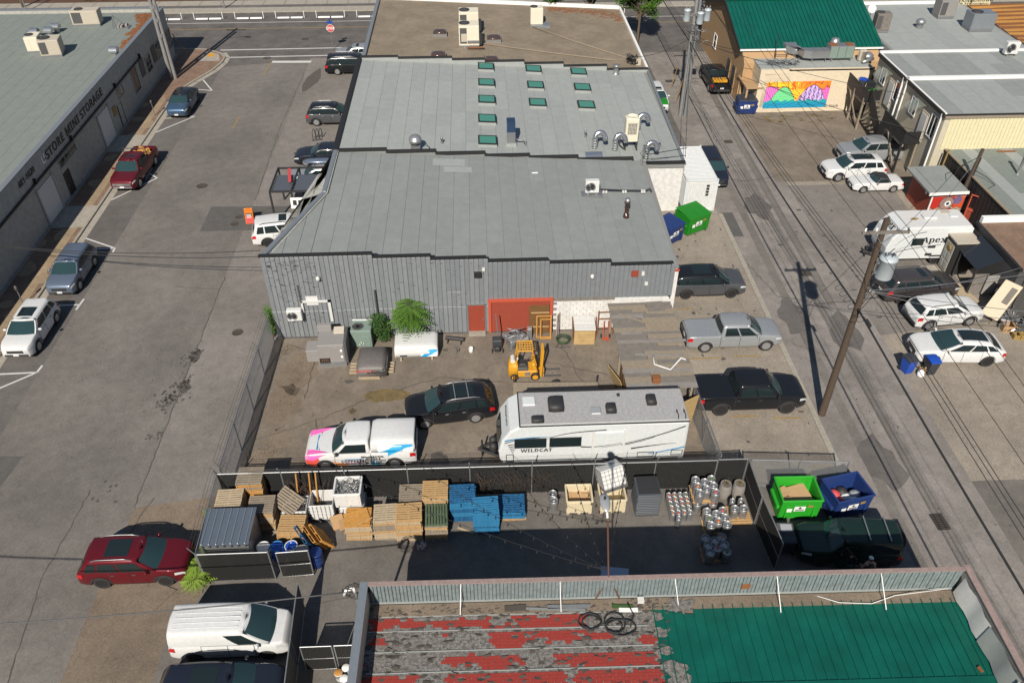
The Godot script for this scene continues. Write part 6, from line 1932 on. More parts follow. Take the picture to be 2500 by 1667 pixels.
	car("parked_car","dark blue sedan facing the street beside the warehouse","car",V(-12.45,0,-61.15),180,{"paint": navy,"L": 4.65,"W": 1.82,"H": 1.45,"r": 0.33,"gc": 0.18,"hood": 0.94,"nose": 0.74,"tail": 1.0,"xc": 0.95,"xw": 0.2,"xt": -1.2,"xb": -1.8,"clad": false,"trim": "chrome"},"cars beside the warehouses")
	var ob:=car("parked_car","silver wagon with a slate blue roof box behind timber frame","car",V(-12.3,0,-57.6),180,{"paint": silver,"L": 4.8,"W": 1.85,"H": 1.55,"hood": 0.98,"nose": 0.78,"tail": 1.04,"xc": 1.05,"xw": 0.3,"rails": true},"cars beside the warehouses")
	var bx:=G.new()
	bx.smooth(0)
	var rb:=[]
	for q in [[1.05,0.2,0.06],[0.85,0.32,0.16],[0.2,0.38,0.2],[-0.8,0.38,0.2],[-1.0,0.3,0.1]]:
		var ring:=[]
		for j in 10: ring.append(V(q[0],1.72+maxf(-0.05,sin(TAU*j/10)*q[2]),0.15+cos(TAU*j/10)*q[1]))
		rb.append(ring)
	bx.loft(rb,true,true)
	mi(ob,"roof_box",bx.done(),steelb)
	car("parked_suv","white boxy SUV with ribbed roof nearest the warehouse corner","car",V(-13.5,0,-49.5),9,mk.call(suv,{"paint": white,"L": 4.65,"W": 1.9,"H": 1.78,"rails": true,"rail": "plastic","sun": true,"s0": 0.12,"s1": 0.34,"tw": 0.76,"xb": -2.2,"xt": -1.95,"rim": "rim_dark"}),"cars beside the warehouses")
	trailers()
	forklift()

func canopy_cap(t: Node3D,at: Vector3,ln: float,w: float,h: float,m: Material,called:="canopy") -> MeshInstance3D:
	# fibreglass cap with a raised roof
	var g:=G.new()
	g.smooth(0)
	var rings:=[]
	for q in [[-ln/2,0.92],[-ln/2+0.06,1.0],[ln/2 - 0.25,1.0],[ln/2 - 0.05,0.86],[ln/2,0.8]]:
		var ring:=[]
		for p in [[0.0,1.0],[0.35,0.985],[0.7,0.93],[0.88,0.87],[0.97,0.74],[1.0,0.5],[1.02,0.0]]: ring.append(V(q[0],p[0]*h*q[1],p[1]*w/2))
		for k in range(5,-1,-1): ring.append(V(ring[k].x,ring[k].y,-ring[k].z))
		rings.append(ring)
	g.loft(rings,true,true)
	var o:=mi(t,called,g.done(),m,at)
	box(o,"rear_hatch",V(-ln/2 - 0.015,h*0.48,0),V(0.03,h*0.72,w*0.8),mats.car_glass,O3,0.01)
	for s in [-1,1]: box(o,"side_bulge",V(0.1,h*0.42,s*w*0.485),V(ln*0.55,h*0.3,0.08),m,V(s * -0.08,0,0),0.03)
	return o

func splash_picture() -> ImageTexture:
	# blue brush stroke with a speckled edge,printed on white vinyl
	var W:=256
	var H:=128
	var im:=Image.create(W,H,false,Image.FORMAT_RGBA8)
	var nz:=noise(5,0.06,4)
	var n2:=noise(9,0.35,2)
	for y in H:
		for x in W:
			var v:=float(y)/H
			var u:=float(x)/W
			var c0:=0.12+0.75*pow(1.0 - v,0.8)
			var wd:=0.2+0.16*(1.0 - v)
			var dd:=absf(u - c0)/wd+nz.get_noise_2d(x,y)*0.35+n2.get_noise_2d(x,y)*0.25
			var c:=Color(0.93,0.93,0.94)
			if dd < 1.0: c = Color(0.07,0.56,0.80) if n2.get_noise_2d(x*2.0,y*2.0) < 0.25 or v > 0.6 else Color(0.6,0.85,0.93)
			elif dd < 1.45 and n2.get_noise_2d(x*1.7,y*1.7) > 0.22: c = Color(0.4,0.72,0.86)
			im.set_pixel(x,y,c)
	return ImageTexture.create_from_image(im)

func uv_patch(fn: Callable,na: int,nb: int,off: float,out: Vector3) -> ArrayMesh:
	var g:=G.new()
	var P:=[]
	for i in na+1:
		var row:=[]
		for j in nb+1:
			var a:=float(i)/na
			var b:=float(j)/nb
			var n: Vector3 = (fn.call(a+0.01,b) - fn.call(a - 0.01,b)).cross(fn.call(a,b+0.01) - fn.call(a,b - 0.01)).normalized()
			if n.dot(out) < 0: n = -n
			row.append(fn.call(a,b)+n*off)
		P.append(row)
	g.smooth(0)
	for i in na:
		for j in nb:
			g.uvquad([P[i][j],P[i+1][j],P[i+1][j+1],P[i][j+1]],[V2(float(i)/na,1.0 - float(j)/nb),V2(float(i+1)/na,1.0 - float(j)/nb),V2(float(i+1)/na,1.0 - float(j+1)/nb),V2(float(i)/na,1.0 - float(j+1)/nb)])
	return g.done()

func service_wrap(t: Node3D):
	var sh: Shell = shells[t]
	var m:=mat("splash",1,1,1,0.35)
	m.albedo_texture = splash_picture()
	# near side of the bed (this truck faces -x,so its near side is its own -z)
	mi(t,"side_print",uv_patch(func(a: float,b: float) -> Vector3: return sh.P(lerpf(-0.7,-1.38,a) if b < 0.5 else lerpf(-0.7,-1.38,a),lerpf(0.08,0.97,b),-1.0),4,6,0.018,V(0,0,-1)),mats.white_paint)
	mi(t,"side_print",uv_patch(func(a: float,b: float) -> Vector3: return V(lerpf(-0.9,-2.62,a),lerpf(1.24,1.68,b),-0.925+0.05*b - (0.085 if a > 0.02 and a < 0.72 and b > 0.1 and b < 0.8 else 0.0)),12,6,0.02,V(0,0,-1)),m)
	side_decal(t,"blue_stripe",-1.0,[V2(-0.35,0.1),V2(-0.95,0.1),V2(-1.9,0.97),V2(-1.15,0.97)],mat("cyan_print",0.02,0.30,0.55,0.35))
	for s in [-1.0,1.0]:
		side_decal(t,"pink_print",s,[V2(2.1,0.6),V2(2.72,0.6),V2(2.72,0.98),V2(1.6,0.98)],mat("pink_print",0.75,0.13,0.42,0.35))
		side_decal(t,"red_print",s,[V2(2.0,0.12),V2(2.72,0.12),V2(2.72,0.62),V2(2.05,0.66)],mat("coral_print",0.68,0.09,0.06,0.35))
		side_decal(t,"orange_print",s,[V2(0.5,0.1),V2(1.32,0.1),V2(1.32,0.42),V2(0.9,0.34)],mat("orange_print",0.72,0.27,0.1,0.35))
	for s in [-1.0,1.0]: mi(t,"pink_print",patch(func(x: float,z: float) -> Vector3: return V(x,sh.top(x)+0.03 - 0.02*absf(z),s*lerpf(0.84,0.84 - (x - 1.5)*0.42,z)),1.5,2.62,0.0,1.0,6,3,0.012,Vector3.UP),mats.pink_print)
	# lettering: the near side looks along -z in the truck's axes
	var r:=V(0,PI,0)
	text(t,"COPPERTEC",0.17,V(0.3,0.72,-1.025),r,mats.print_black)
	for q in [0.86,0.56]: box(t,"wave_print",V(0.3,q,-1.022),V(0.95,0.05,0.01),mats.print_blue)
	box(t,"wave_print",V(0.3,0.62,-1.02),V(0.9,0.025,0.01),mats.print_red)
	text(t,"REFRIGERATION,",0.12,V(-0.62,1.0,-1.03),r,mats.print_black,false,"lettering",0.85)
	text(t,"HEATING &",0.12,V(-0.62,0.86,-1.03),r,mats.print_black,false,"lettering",0.85)
	text(t,"AIR CONDITIONING",0.12,V(-0.62,0.72,-1.03),r,mats.print_black,false,"lettering",0.8)
	text(t,"250.300.8680",0.12,V(-0.62,0.58,-1.03),r,mats.print_black,false,"lettering",0.85)
	text(t,"COPPERTEC",0.19,V(1.95,1.165,-0.05),V(-PI/2,PI/2,0),mats.print_black)
	for q in [-0.17,0.17]: box(t,"wave_print",V(1.97+q,1.155,-0.05),V(0.09,0.012,1.0),mats.print_blue)

func spare_and_door(t: Node3D):
	var g:=G.new()
	g.lathe([V2(0.3,-0.11),V2(0.36,-0.07),V2(0.36,0.07),V2(0.3,0.11),V2(0.05,0.1)],18,Transform3D(Basis(Vector3.BACK,PI/2),V(-2.32,1.0,0.1)))
	mi(t,"spare_wheel",g.done(),mats.tyre)
	# open front door on the side towards the camera
	g = G.new()
	var b:=Basis(Vector3.UP,0.0)
	g.prism([V(0.85,0.45,-0.9),V(0.85,1.05,-0.9),V(0.25,1.05,-1.65),V(0.25,0.45,-1.65)],V(0.05,0,0.04))
	mi(t,"open_door",g.done(),mats.green_paint_car)
	g = G.new()
	g.tube([V(0.85,1.05,-0.88),V(0.45,1.6,-1.0),V(0.2,1.6,-1.55),V(0.25,1.05,-1.63)],0.025)
	mi(t,"window_frame",g.done(),mats.plastic)
	box(t,"door_opening",V(0.42,0.85,-0.895),V(0.8,0.8,0.02),mats.black_trim)
	box(t,"cabin_opening",V(0.3,1.33,-0.8),V(0.75,0.42,0.02),mats.black_trim,V(-0.25,0,0))
	rod(t,"step_bar",V(0.9,0.4,-0.98),V(-0.9,0.4,-0.98),0.04,mats.plastic_grey)

func trailer_shell(t: Node3D,prof: Array,w: float,m: Material):
	var g:=G.new()
	var rings:=[]
	for q in [[-1.0,0.94],[-0.975,0.985],[-0.93,1.0],[0.93,1.0],[0.975,0.985],[1.0,0.94]]:
		var ring:=[]
		for p in prof: ring.append(V(p[0]*(0.5+0.5*q[1]),1.8+(p[1] - 1.8)*(0.4+0.6*q[1]),q[0]*w/2))
		rings.append(ring)
	g.loft(rings,true,true)
	mi(t,"body",g.done(),m)

func swoosh(t: Node3D,pts: Array,w0: float,w1: float,z: float,m: Material):
	# a tapering painted stripe on the flat side of a trailer
	var g:=G.new()
	var A:=[]
	var B:=[]
	for i in pts.size():
		var k:=lerpf(w0,w1,float(i)/(pts.size() - 1))*0.5
		A.append(V(pts[i].x,pts[i].y - k,z)); B.append(V(pts[i].x,pts[i].y+k,z))
	g.loft([A,B],false,false)
	mi(t,"stripe",g.done(),m)

func curve(a: Vector2,b: Vector2,c: Vector2,n:=10) -> Array:
	var o:=[]
	for i in n+1:
		var t:=float(i)/n
		o.append(a.lerp(b,t).lerp(b.lerp(c,t),t))
	return o

func trailers():
	var white:=mat("trailer_white",0.62,0.65,0.66,0.35,0.0,"fine",0.5)
	var t:=thing("travel_trailer","long white travel trailer with grey roof and two dark windows","trailer",V(5.18,0,-28.42),180)
	trailer_shell(t,[[-4.6,0.6],[-4.62,1.8],[-4.6,3.12],[3.55,3.18],[4.05,2.85],[4.45,2.2],[4.6,1.5],[4.55,0.95],[4.35,0.6]],2.42,white)
	var g:=G.new()
	g.bev(V(-0.5,3.2,0),V(8.15,0.05,2.2),0.02)
	mi(t,"roof",g.done(),mat("trailer_roof",0.43,0.43,0.44,0.9,0.0,"old",0.6))
	box(t,"roof_trim",V(3.57,3.2,0),V(0.06,0.08,2.3),mats.plastic)
	for s in [-1,1]: box(t,"roof_trim",V(-0.5,3.17,s*1.19),V(8.2,0.05,0.05),mats.plastic)
	var z:=-1.222
	for q in [[3.05,2.05,1.5,0.6],[1.35,2.05,1.5,0.6]]:
		var wn:=Node3D.new(); wn.name = "window"; t.add_child(wn,true)
		box(wn,"frame",V(q[0],q[1],z+0.005),V(q[2]+0.06,q[3]+0.06,0.03),mats.plastic,O3,0.01)
		box(wn,"pane",V(q[0],q[1],z - 0.012),V(q[2],q[3],0.02),mats.car_glass,O3,0.008)
	g = G.new()
	g.bev(V(-0.75,1.72,z - 0.01),V(1.5,1.9,0.08),0.02)
	mi(t,"slide_out",g.done(),white)
	for x in [0.0,-1.5]: box(t,"slide_trim",V(x,1.75,z - 0.035),V(0.12,2.0,0.06),mats.white_plastic)
	box(t,"skirt",V(0,0.66,z - 0.004),V(8.6,0.14,0.03),mats.plastic)
	for q in [[4.05,1.05,0.35,0.5],[-2.65,1.02,0.8,0.3],[-4.2,1.08,0.55,0.32]]:
		for e in [-1,1]:
			box(t,"hatch_rim",V(q[0],q[1]+e*q[3]/2,z - 0.012),V(q[2],0.03,0.02),mats.plastic)
			box(t,"hatch_rim",V(q[0]+e*q[2]/2,q[1],z - 0.012),V(0.03,q[3],0.02),mats.plastic)
	var ink: Material = mats.print_black
	swoosh(t,curve(V2(4.3,2.25),V2(3.4,2.5),V2(1.9,2.45)),0.1,0.02,z - 0.004,mats.print_blue)
	swoosh(t,curve(V2(4.3,2.1),V2(3.6,2.4),V2(2.6,2.42)),0.06,0.02,z - 0.005,ink)
	swoosh(t,curve(V2(2.25,2.3),V2(1.6,2.75),V2(-0.6,2.8)),0.03,0.07,z - 0.006,ink)
	swoosh(t,curve(V2(0.6,1.75),V2(-0.2,1.62),V2(-1.4,1.95)),0.07,0.02,z - 0.06,ink)
	swoosh(t,curve(V2(-0.4,1.65),V2(-2.4,1.95),V2(-4.4,2.95)),0.02,0.07,z - 0.06,ink)
	swoosh(t,curve(V2(-1.4,1.75),V2(-2.6,2.05),V2(-3.0,2.3)),0.05,0.015,z - 0.06,ink)
	swoosh(t,curve(V2(-1.9,1.45),V2(-3.0,1.65),V2(-4.1,1.75)),0.1,0.02,z - 0.004,ink)
	swoosh(t,curve(V2(-2.8,1.05),V2(-3.7,1.2),V2(-4.55,1.45)),0.05,0.1,z - 0.004,mats.print_blue)
	for i in 5: swoosh(t,[V2(4.15 - i*0.05,1.95 - i*0.14),V2(3.55+i*0.07,2.05 - i*0.13)],0.07,0.02,z - 0.004,ink)
	text(t,"WILDCAT",0.22,V(2.75,1.55,z - 0.01),V(0,PI,0),ink,false,"lettering",1.15)
	text(t,"WILDCAT",0.22,V(4.12,2.72,0.1),V(-0.95,PI/2,0),ink,false,"lettering",1.1)
	g = G.new()
	g.prism([V(4.44,2.28,-0.75),V(4.63,1.62,-0.75),V(4.63,1.62,0.75),V(4.44,2.28,0.75)],V(0.03,0.01,0))
	mi(t,"front_window",g.done(),mats.car_glass)
	# roof furniture
	for q in [[3.05,0.45,0.62,0.62,"trailer_white"],[-0.15,-0.35,0.5,0.5,"mirror_grey"]]:
		box(t,"roof_vent",V(q[0],3.26,q[1]),V(q[2],0.1,q[3]),mats[q[4]],O3,0.03)
	for q in [[1.75,0.1,0.75,0.9,0.36],[2.7,-0.85,0.6,0.4,0.2],[-0.9,-0.3,0.5,0.55,0.3],[-2.95,0.2,0.48,0.6,0.3]]:
		g = G.new()
		g.smooth(0)
		var rings:=[]
		for k in 4:
			var ring:=[]
			var f: float = [1.0,0.98,0.86,0.55][k]
			for p in [[-1,-0.9],[0,-1],[1,-0.9],[1,0.9],[0,1],[-1,0.9]]: ring.append(V(q[0]+p[0]*q[2]*0.5*f,3.22 + [0.0,0.6,0.9,1.0][k]*q[4],q[1]+p[1]*q[3]*0.5*f))
			rings.append(ring)
		g.loft(rings,true,true)
		mi(t,"vent_cover",g.done(),mats.plastic)
	box(t,"pipe_cap",V(-1.4,3.26,0.7),V(0.14,0.1,0.14),mats.plastic)
	for x in [-4.4,-4.05]:
		for zz in [0.6,1.05]: rod(t,"ladder_rail",V(x,3.2,-zz),V(x,3.4,-zz),0.02,mats.plastic)
		rod(t,"ladder_rung",V(x,3.4,-0.6),V(x,3.4,-1.05),0.02,mats.plastic)
	for s in [-1,1]:
		for x in [-0.25,-1.25]: wheel(t,V(x,0.36,s*1.06),0.36,s,"rim_silver",8)
	box(t,"chassis",V(0,0.5,0),V(8.4,0.16,1.6),mats.plastic)
	for x in [3.4,-3.6]:
		for s in [-1,1]: box(t,"stabiliser",V(x,0.24,s*0.9),V(0.1,0.48,0.1),mats.plastic)
	for s in [-1,1]: rod(t,"tongue",V(4.3,0.5,s*0.7),V(5.6,0.48,0),0.07,mats.plastic)
	for s in [-0.22,0.22]:
		g = G.new(); g.lathe([V2(0.17,0),V2(0.19,0.1),V2(0.19,0.4),V2(0.1,0.52),V2(0.02,0.53)],12)
		mi(t,"gas_bottle",g.done(),mats.plastic,V(4.85,0.55,s))
	rod(t,"jack",V(5.4,0.02,0),V(5.4,1.1,0),0.05,mats.plastic)
	# short trailer
	var a:=thing("travel_trailer","short white camping trailer behind the leaning transformer pole","trailer",V(29.5,0,-45.4),180)
	trailer_shell(a,[[-2.75,0.5],[-2.75,2.75],[-2.6,2.88],[1.7,2.88],[2.1,2.7],[2.55,2.1],[2.75,1.4],[2.7,0.8],[2.55,0.5]],2.3,white)
	g = G.new(); g.bev(V(-0.45,2.9,0),V(4.3,0.05,2.12),0.02)
	mi(a,"roof",g.done(),mats.white_plastic)
	z = -1.165
	for q in [[0.75,1.85,0.75,0.48],[-1.35,1.95,0.6,0.4]]:
		var wn:=Node3D.new(); wn.name = "window"; a.add_child(wn,true)
		box(wn,"frame",V(q[0],q[1],z+0.005),V(q[2]+0.06,q[3]+0.06,0.03),mats.plastic,O3,0.01)
		box(wn,"pane",V(q[0],q[1],z - 0.012),V(q[2],q[3],0.02),mats.car_glass,O3,0.008)
	for q in [[-0.3,1.45,0.5,0.2],[-0.25,0.85,0.45,0.2]]: box(a,"hatch",V(q[0],q[1],z - 0.01),V(q[2],q[3],0.02),mats.plastic,O3,0.006)
	box(a,"dark_panel",V(-2.0,1.35,z - 0.004),V(0.75,1.65,0.02),mats.grey_paint)
	swoosh(a,curve(V2(2.3,0.95),V2(1.6,1.35),V2(-0.9,1.6)),0.06,0.04,z - 0.005,ink)
	swoosh(a,curve(V2(2.2,1.6),V2(1.7,2.45),V2(0.4,2.6)),0.03,0.05,z - 0.005,ink)
	swoosh(a,curve(V2(2.1,1.2),V2(1.5,1.6),V2(0.2,1.62)),0.03,0.02,z - 0.005,ink)
	text(a,"Apex",0.42,V(-0.3,1.98,z - 0.01),V(0,PI,0),ink,true,"lettering",1.1)
	text(a,"Apex",0.4,V(2.28,2.56,0.2),V(-0.95,PI/2,0),ink,true)
	box(a,"roof_unit",V(-0.2,3.0,0.1),V(0.9,0.18,0.6),mats.white_plastic,O3,0.06)
	box(a,"roof_vent",V(-1.9,2.95,0.3),V(0.5,0.08,0.45),mats.trailer_white,O3,0.02)
	box(a,"solar_panel",V(-1.6,2.94,0.75),V(0.6,0.03,0.4),mats.beige_unit)
	g = G.new(); g.prism([V(1.2,2.935,-0.1),V(0.9,2.935,0.1),V(0.5,2.935,0.0),V(0.85,2.935,-0.22)],V(0,0.012,0))
	mi(a,"emblem",g.done(),mats.line_yellow)
	for s in [-1,1]: wheel(a,V(-0.9,0.36,s*1.0),0.36,s,"rim_dark",6)
	for s in [-1,1]:
		g = G.new(); g.bev(V(-0.9,0.72,s*1.13),V(0.95,0.12,0.14),0.03)
		mi(a,"mudguard",g.done(),mats.plastic)
	box(a,"chassis",V(0,0.44,0),V(5.0,0.14,1.5),mats.plastic)
	for s in [-1,1]: rod(a,"tongue",V(2.5,0.5,s*0.7),V(3.6,0.48,0),0.06,mats.plastic)
	rod(a,"jack",V(3.4,0.02,0),V(3.4,0.95,0),0.05,mats.plastic)
	box(a,"gas_bottle_cover",V(2.95,0.7,0),V(0.4,0.45,0.6),mats.plastic,O3,0.08)

func forklift():
	var t:=thing("forklift","yellow forklift truck with caged overhead guard in contractor's yard","forklift",V(2.3,0,-34.5),0)
	var y: Material = mats.yellow
	var g:=G.new()
	g.smooth(0)
	var rings:=[]
	for q in [[-0.95,0.3,0.95,0.40],[-0.9,0.2,1.05,0.46],[-0.5,0.2,1.08,0.48],[-0.42,0.2,1.08,0.48]]:
		var ring:=[]
		for p in [[1,0],[1,0.8],[0.85,1.0],[-0.85,1.0],[-1,0.8],[-1,0]]: ring.append(V(q[0],lerpf(q[1],q[2],p[1]),p[0]*q[3]))
		rings.append(ring)
	g.loft(rings,true,true)
	mi(t,"counterweight",g.done(),y)
	g = G.new(); g.bev(V(0.1,0.4,0),V(1.1,0.4,0.92),0.03)
	mi(t,"chassis",g.done(),y)
	g = G.new(); g.bev(V(0.52,0.75,0),V(0.22,0.7,0.86),0.04,Basis(Vector3.BACK,0.25))
	mi(t,"cowl",g.done(),y)
	box(t,"engine_cover",V(-0.15,0.68,0),V(0.6,0.2,0.8),mats.plastic_grey,O3,0.03)
	box(t,"seat",V(-0.15,0.86,0),V(0.45,0.14,0.45),mats.plastic,O3,0.05)
	box(t,"backrest",V(-0.42,1.1,0),V(0.12,0.42,0.45),mats.plastic,V(0,0,0.15),0.05)
	g = G.new()
	for k in 17: g.cyl(V(cos(TAU*k/16)*0.18,0,sin(TAU*k/16)*0.18),V(cos(TAU*(k+1)/16)*0.18,0,sin(TAU*(k+1)/16)*0.18),0.018,0.018,6)
	mi(t,"steering_wheel",g.done(),mats.plastic,V(0.3,1.12,0),V(0,0,0.6))
	rod(t,"steering_column",V(0.5,0.85,0),V(0.3,1.12,0),0.025,mats.plastic)
	for s in [-1,1]:
		rod(t,"guard_post",V(-0.5,1.05,s*0.42),V(-0.42,2.05,s*0.42),0.035,y)
		rod(t,"guard_post",V(0.62,1.0,s*0.42),V(0.35,2.05,s*0.42),0.035,y)
		rod(t,"guard_rail",V(-0.45,2.07,s*0.43),V(0.4,2.07,s*0.43),0.04,y)
	for k in 7: box(t,"guard_bar",V(-0.45+k*0.14,2.09,0),V(0.04,0.04,0.86),y)
	for k in 3: box(t,"guard_bar",V(-0.03,2.08,-0.22+k*0.22),V(0.88,0.035,0.04),y)
	for s in [-1,1]:
		box(t,"mast_rail",V(0.92,1.0,s*0.3),V(0.12,1.9,0.09),y,V(0,0,-0.06))
		rod(t,"hydraulic_hose",V(0.8,1.95,s*0.1),V(0.75,0.6,s*0.1),0.025,mats.wire)
		var f:=Node3D.new(); f.name = "fork"; t.add_child(f,true)
		box(f,"shank",V(1.06,0.35,s*0.28),V(0.05,0.6,0.11),mats.plastic_grey)
		box(f,"blade",V(1.55,0.07,s*0.28),V(0.95,0.04,0.11),mats.plastic_grey)
		wheel(t,V(0.55,0.25,s*0.5),0.25,s,"yellow",6,0.18)
		wheel(t,V(-0.62,0.22,s*0.46),0.22,s,"yellow",6,0.16)
	box(t,"mast_head",V(0.98,1.92,0),V(0.1,0.08,0.7),y)
	box(t,"carriage",V(1.02,0.55,0),V(0.05,0.1,0.8),y)
	box(t,"carriage",V(1.02,0.2,0),V(0.05,0.1,0.8),y)
	box(t,"side_plate",V(0.12,0.42,0.465),V(0.3,0.25,0.02),mats.wood_grey)
	g = G.new(); g.cyl(V(-0.7,1.2,-0.15),V(-0.7,1.2,0.25),0.14,0.14,12)
	mi(t,"gas_bottle",g.done(),mats.white_plastic)
	rod(t,"beacon",V(-0.45,1.5,0.45),V(-0.45,1.62,0.45),0.05,mats.white_plastic)

# ---------- pallets and stacks ----------
var pallet_src:={}

func pallet_kind(wood: String,top: bool) -> Array:
	# meshes of one 1.05 x 1.2 m pallet,board by board
	var key:=wood+str(top)
	if pallet_src.has(key): return pallet_src[key]
	var parts:=[]
	var W:=1.02
	var D:=1.18
	for k in 3:
		var g:=G.new()
		g.box(V(0,0.065,-D/2+0.03+k*(D/2 - 0.03)),V(W,0.09,0.045))
		parts.append(["stringer",g.done(),false])
	var boards:=[]
	for k in 8: boards.append([-W/2+0.05+k*(W - 0.1)/7.0,0.121])
	var low:=[]
	for k in 4: low.append([-W/2+0.05+k*(W - 0.1)/3.0,0.011])
	if top:
		for b in boards:
			var g:=G.new()
			g.bev(V(b[0],b[1]+rd_(-0.002,0.003),rd_(-0.012,0.012)),V(0.098,0.02,D),0.004,Basis(Vector3.UP,rd_(-0.008,0.008)))
			parts.append(["deck_board",g.done(),false])
	else:
		low.append_array(boards)
	var g2:=G.new()
	for b in low: g2.box(V(b[0],b[1],rd_(-0.015,0.015)),V(0.098,0.02,D))
	parts.append(["boards",g2.done(),true])
	pallet_src[key] = parts
	return parts

func pallet(label: String,at: Vector3,turn: float,wood: String,top: bool,group: String,tilt:=O3) -> Node3D:
	var o:=thing("pallet",label,"pallet",at,turn,group)
	o.rotation += tilt
	for p in pallet_kind(wood,top):
		var m:=mi(o,p[0],p[1],mats[wood])
		if p[2]: stuff(m)
	return o

func stack(x: float,z: float,n: int,where: String,woods: Array,turn:=90.0,topwood:="",y0:=0.0):
	# boards of a pallet run along its own z
	for k in n:
		var last:=k == n - 1
		var w: String = woods[rng.randi() % woods.size()]
		if last and topwood: w = topwood
		var tone:={"wood_new": "honey coloured","wood_pale": "pale","wood_old": "weathered","wood_grey": "grey","blue_paint": "blue painted","blue_worn": "blue painted","green_paint": "green painted","wood_orange": "yellow"}
		var lab:=("topmost %s pallet of the stack %s" % [tone[w],where]) if last else "%s pallet from the top of the stack %s" % [NTH[mini(n - 1 - k,14)],where]
		pallet(lab,V(x+rd_(-0.03,0.03),y0+k*0.135,z+rd_(-0.03,0.03)),turn+rd_(-2.5,2.5),w,last or k >= n - 2,"pallets stacked in the yard")

func keg(at: Vector3,label: String,slim: bool,cap: String,group: String):
	var r:=0.13 if slim else 0.205
	var h:=0.6 if slim else 0.59
	var key:="keg%s" % slim
	if not meshes.has(key):
		var g:=G.new()
		g.lathe([V2(r*0.95,0),V2(r,0.02),V2(r,0.08),V2(r*0.93,0.1),V2(r*0.98,h*0.3),V2(r,h*0.32),V2(r*0.98,h*0.34),V2(r*0.98,h*0.64),V2(r,h*0.66),V2(r*0.98,h*0.68),V2(r*0.9,h*0.84),V2(r*0.6,h*0.9),V2(0.02,h*0.92)],16)
		meshes[key] = g.done()
		g = G.new()
		g.lathe([V2(r*0.92,h*0.82),V2(r*0.98,h*0.86),V2(r*0.98,h),V2(r*0.9,h),V2(r*0.88,h*0.86)],16)
		meshes[key + "r"] = g.done()
		g = G.new()
		g.lathe([V2(r*0.33,h*0.9),V2(r*0.33,h*0.965),V2(0.01,h*0.97)],10)
		meshes[key + "c"] = g.done()
	var o:=thing("keg",label,"keg",at,rng.randf()*360.0,group)
	mi(o,"keg_body",meshes[key],mats.keg)
	mi(o,"keg_rim",meshes[key + "r"],mats.galv)
	mi(o,"cap",meshes[key + "c"],mats[cap])

func fence_mesh(g: G,a: Vector3,b: Vector3,h: float,y0: float,gap:=0.075,w:=0.008):
	# chain link: two families of slanting wires
	var d:=b - a
	var ln:=d.length()
	var u:=d/ln
	var n:=int((ln+h)/gap)
	for s in [-1.0,1.0]:
		for i in n:
			var p0: float = i*gap - (h if s > 0 else 0.0)
			var p1: float = p0+s*h
			var q0:=V2(p0,0)
			var q1:=V2(p1,h)
			if s < 0: p0 = i*gap; q0 = V2(p0,0); q1 = V2(p0 - h,h)
			# clip to the panel
			var lo:=0.0
			var hi:=1.0
			var dx:=q1.x - q0.x
			if dx > 0:
				lo = maxf(lo,(0 - q0.x)/dx); hi = minf(hi,(ln - q0.x)/dx)
			else:
				lo = maxf(lo,(ln - q0.x)/dx); hi = minf(hi,(0 - q0.x)/dx)
			if hi - lo < 0.02: continue
			var A:=q0.lerp(q1,lo)
			var B:=q0.lerp(q1,hi)
			var pa:=a+u*A.x+V(0,y0+A.y,0)
			var pb:=a+u*B.x+V(0,y0+B.y,0)
			var nrm:=u.cross(Vector3.UP)
			var dir:=(pb - pa).normalized()
			var side:=dir.cross(nrm)*w*0.5
			var o: Vector3 = nrm*w*0.4*s
			g.quad(pa - side,pb - side,pb+o,pa+o)
			g.quad(pa+o,pb+o,pb+side,pa+side)

func fence(called: String,label: String,a: Vector3,b: Vector3,h: float,bay: float,black: bool,ext:=0.0,slats:=false,rail:="galv") -> Node3D:
	var t:=thing(called,label,"fence",a)
	var d:=b - a
	var n:=maxi(1,int(round(d.length()/bay)))
	var pm: StandardMaterial3D = mats[rail]
	for i in n+1:
		var p:=d*(float(i)/n)
		rod(t,"post",p,p+V(0,h+0.05,0),0.035,pm)
		if ext > 0.0: rod(t,"post_arm",p+V(0,h,0),p+V(0.0,h+ext,0)+d.normalized().cross(Vector3.UP)*ext*0.5,0.025,pm)
	rod(t,"top_rail",V(0,h,0),d+V(0,h,0),0.028,pm)
	rod(t,"bottom_rail",V(0,0.06,0),d+V(0,0.06,0),0.015,pm)
	for i in n:
		var g:=G.new()
		fence_mesh(g,d*(float(i)/n),d*(float(i+1)/n),h - 0.08,0.06,0.085,0.014 if not slats else 0.007)
		stuff(mi(t,"wire_mesh",g.done(),mats.galv if not black else mats.steel))
		if slats:
			g = G.new()
			var u:=d.normalized()
			var s0:=d*(float(i)/n)
			var ln:=d.length()/n
			var k:=0.05
			while k < ln - 0.04:
				g.box(s0+u*k+V(0,h/2,0)+u.cross(Vector3.UP)*0.012,V(0.058,h - 0.12,0.008),Basis(Vector3.UP,atan2(-u.z,u.x)))
				k += 0.066
			stuff(mi(t,"privacy_slat",g.done(),mats.mesh_black))
	if ext > 0.0:
		for k in 3: rod(t,"barbed_wire",d.normalized().cross(Vector3.UP)*ext*0.17*(k+0.6)+V(0,h+ext*(k+0.6)/3.0,0),d+d.normalized().cross(Vector3.UP)*ext*0.17*(k+0.6)+V(0,h+ext*(k+0.6)/3.0,0),0.008,mats.plastic_grey,4)
	return t

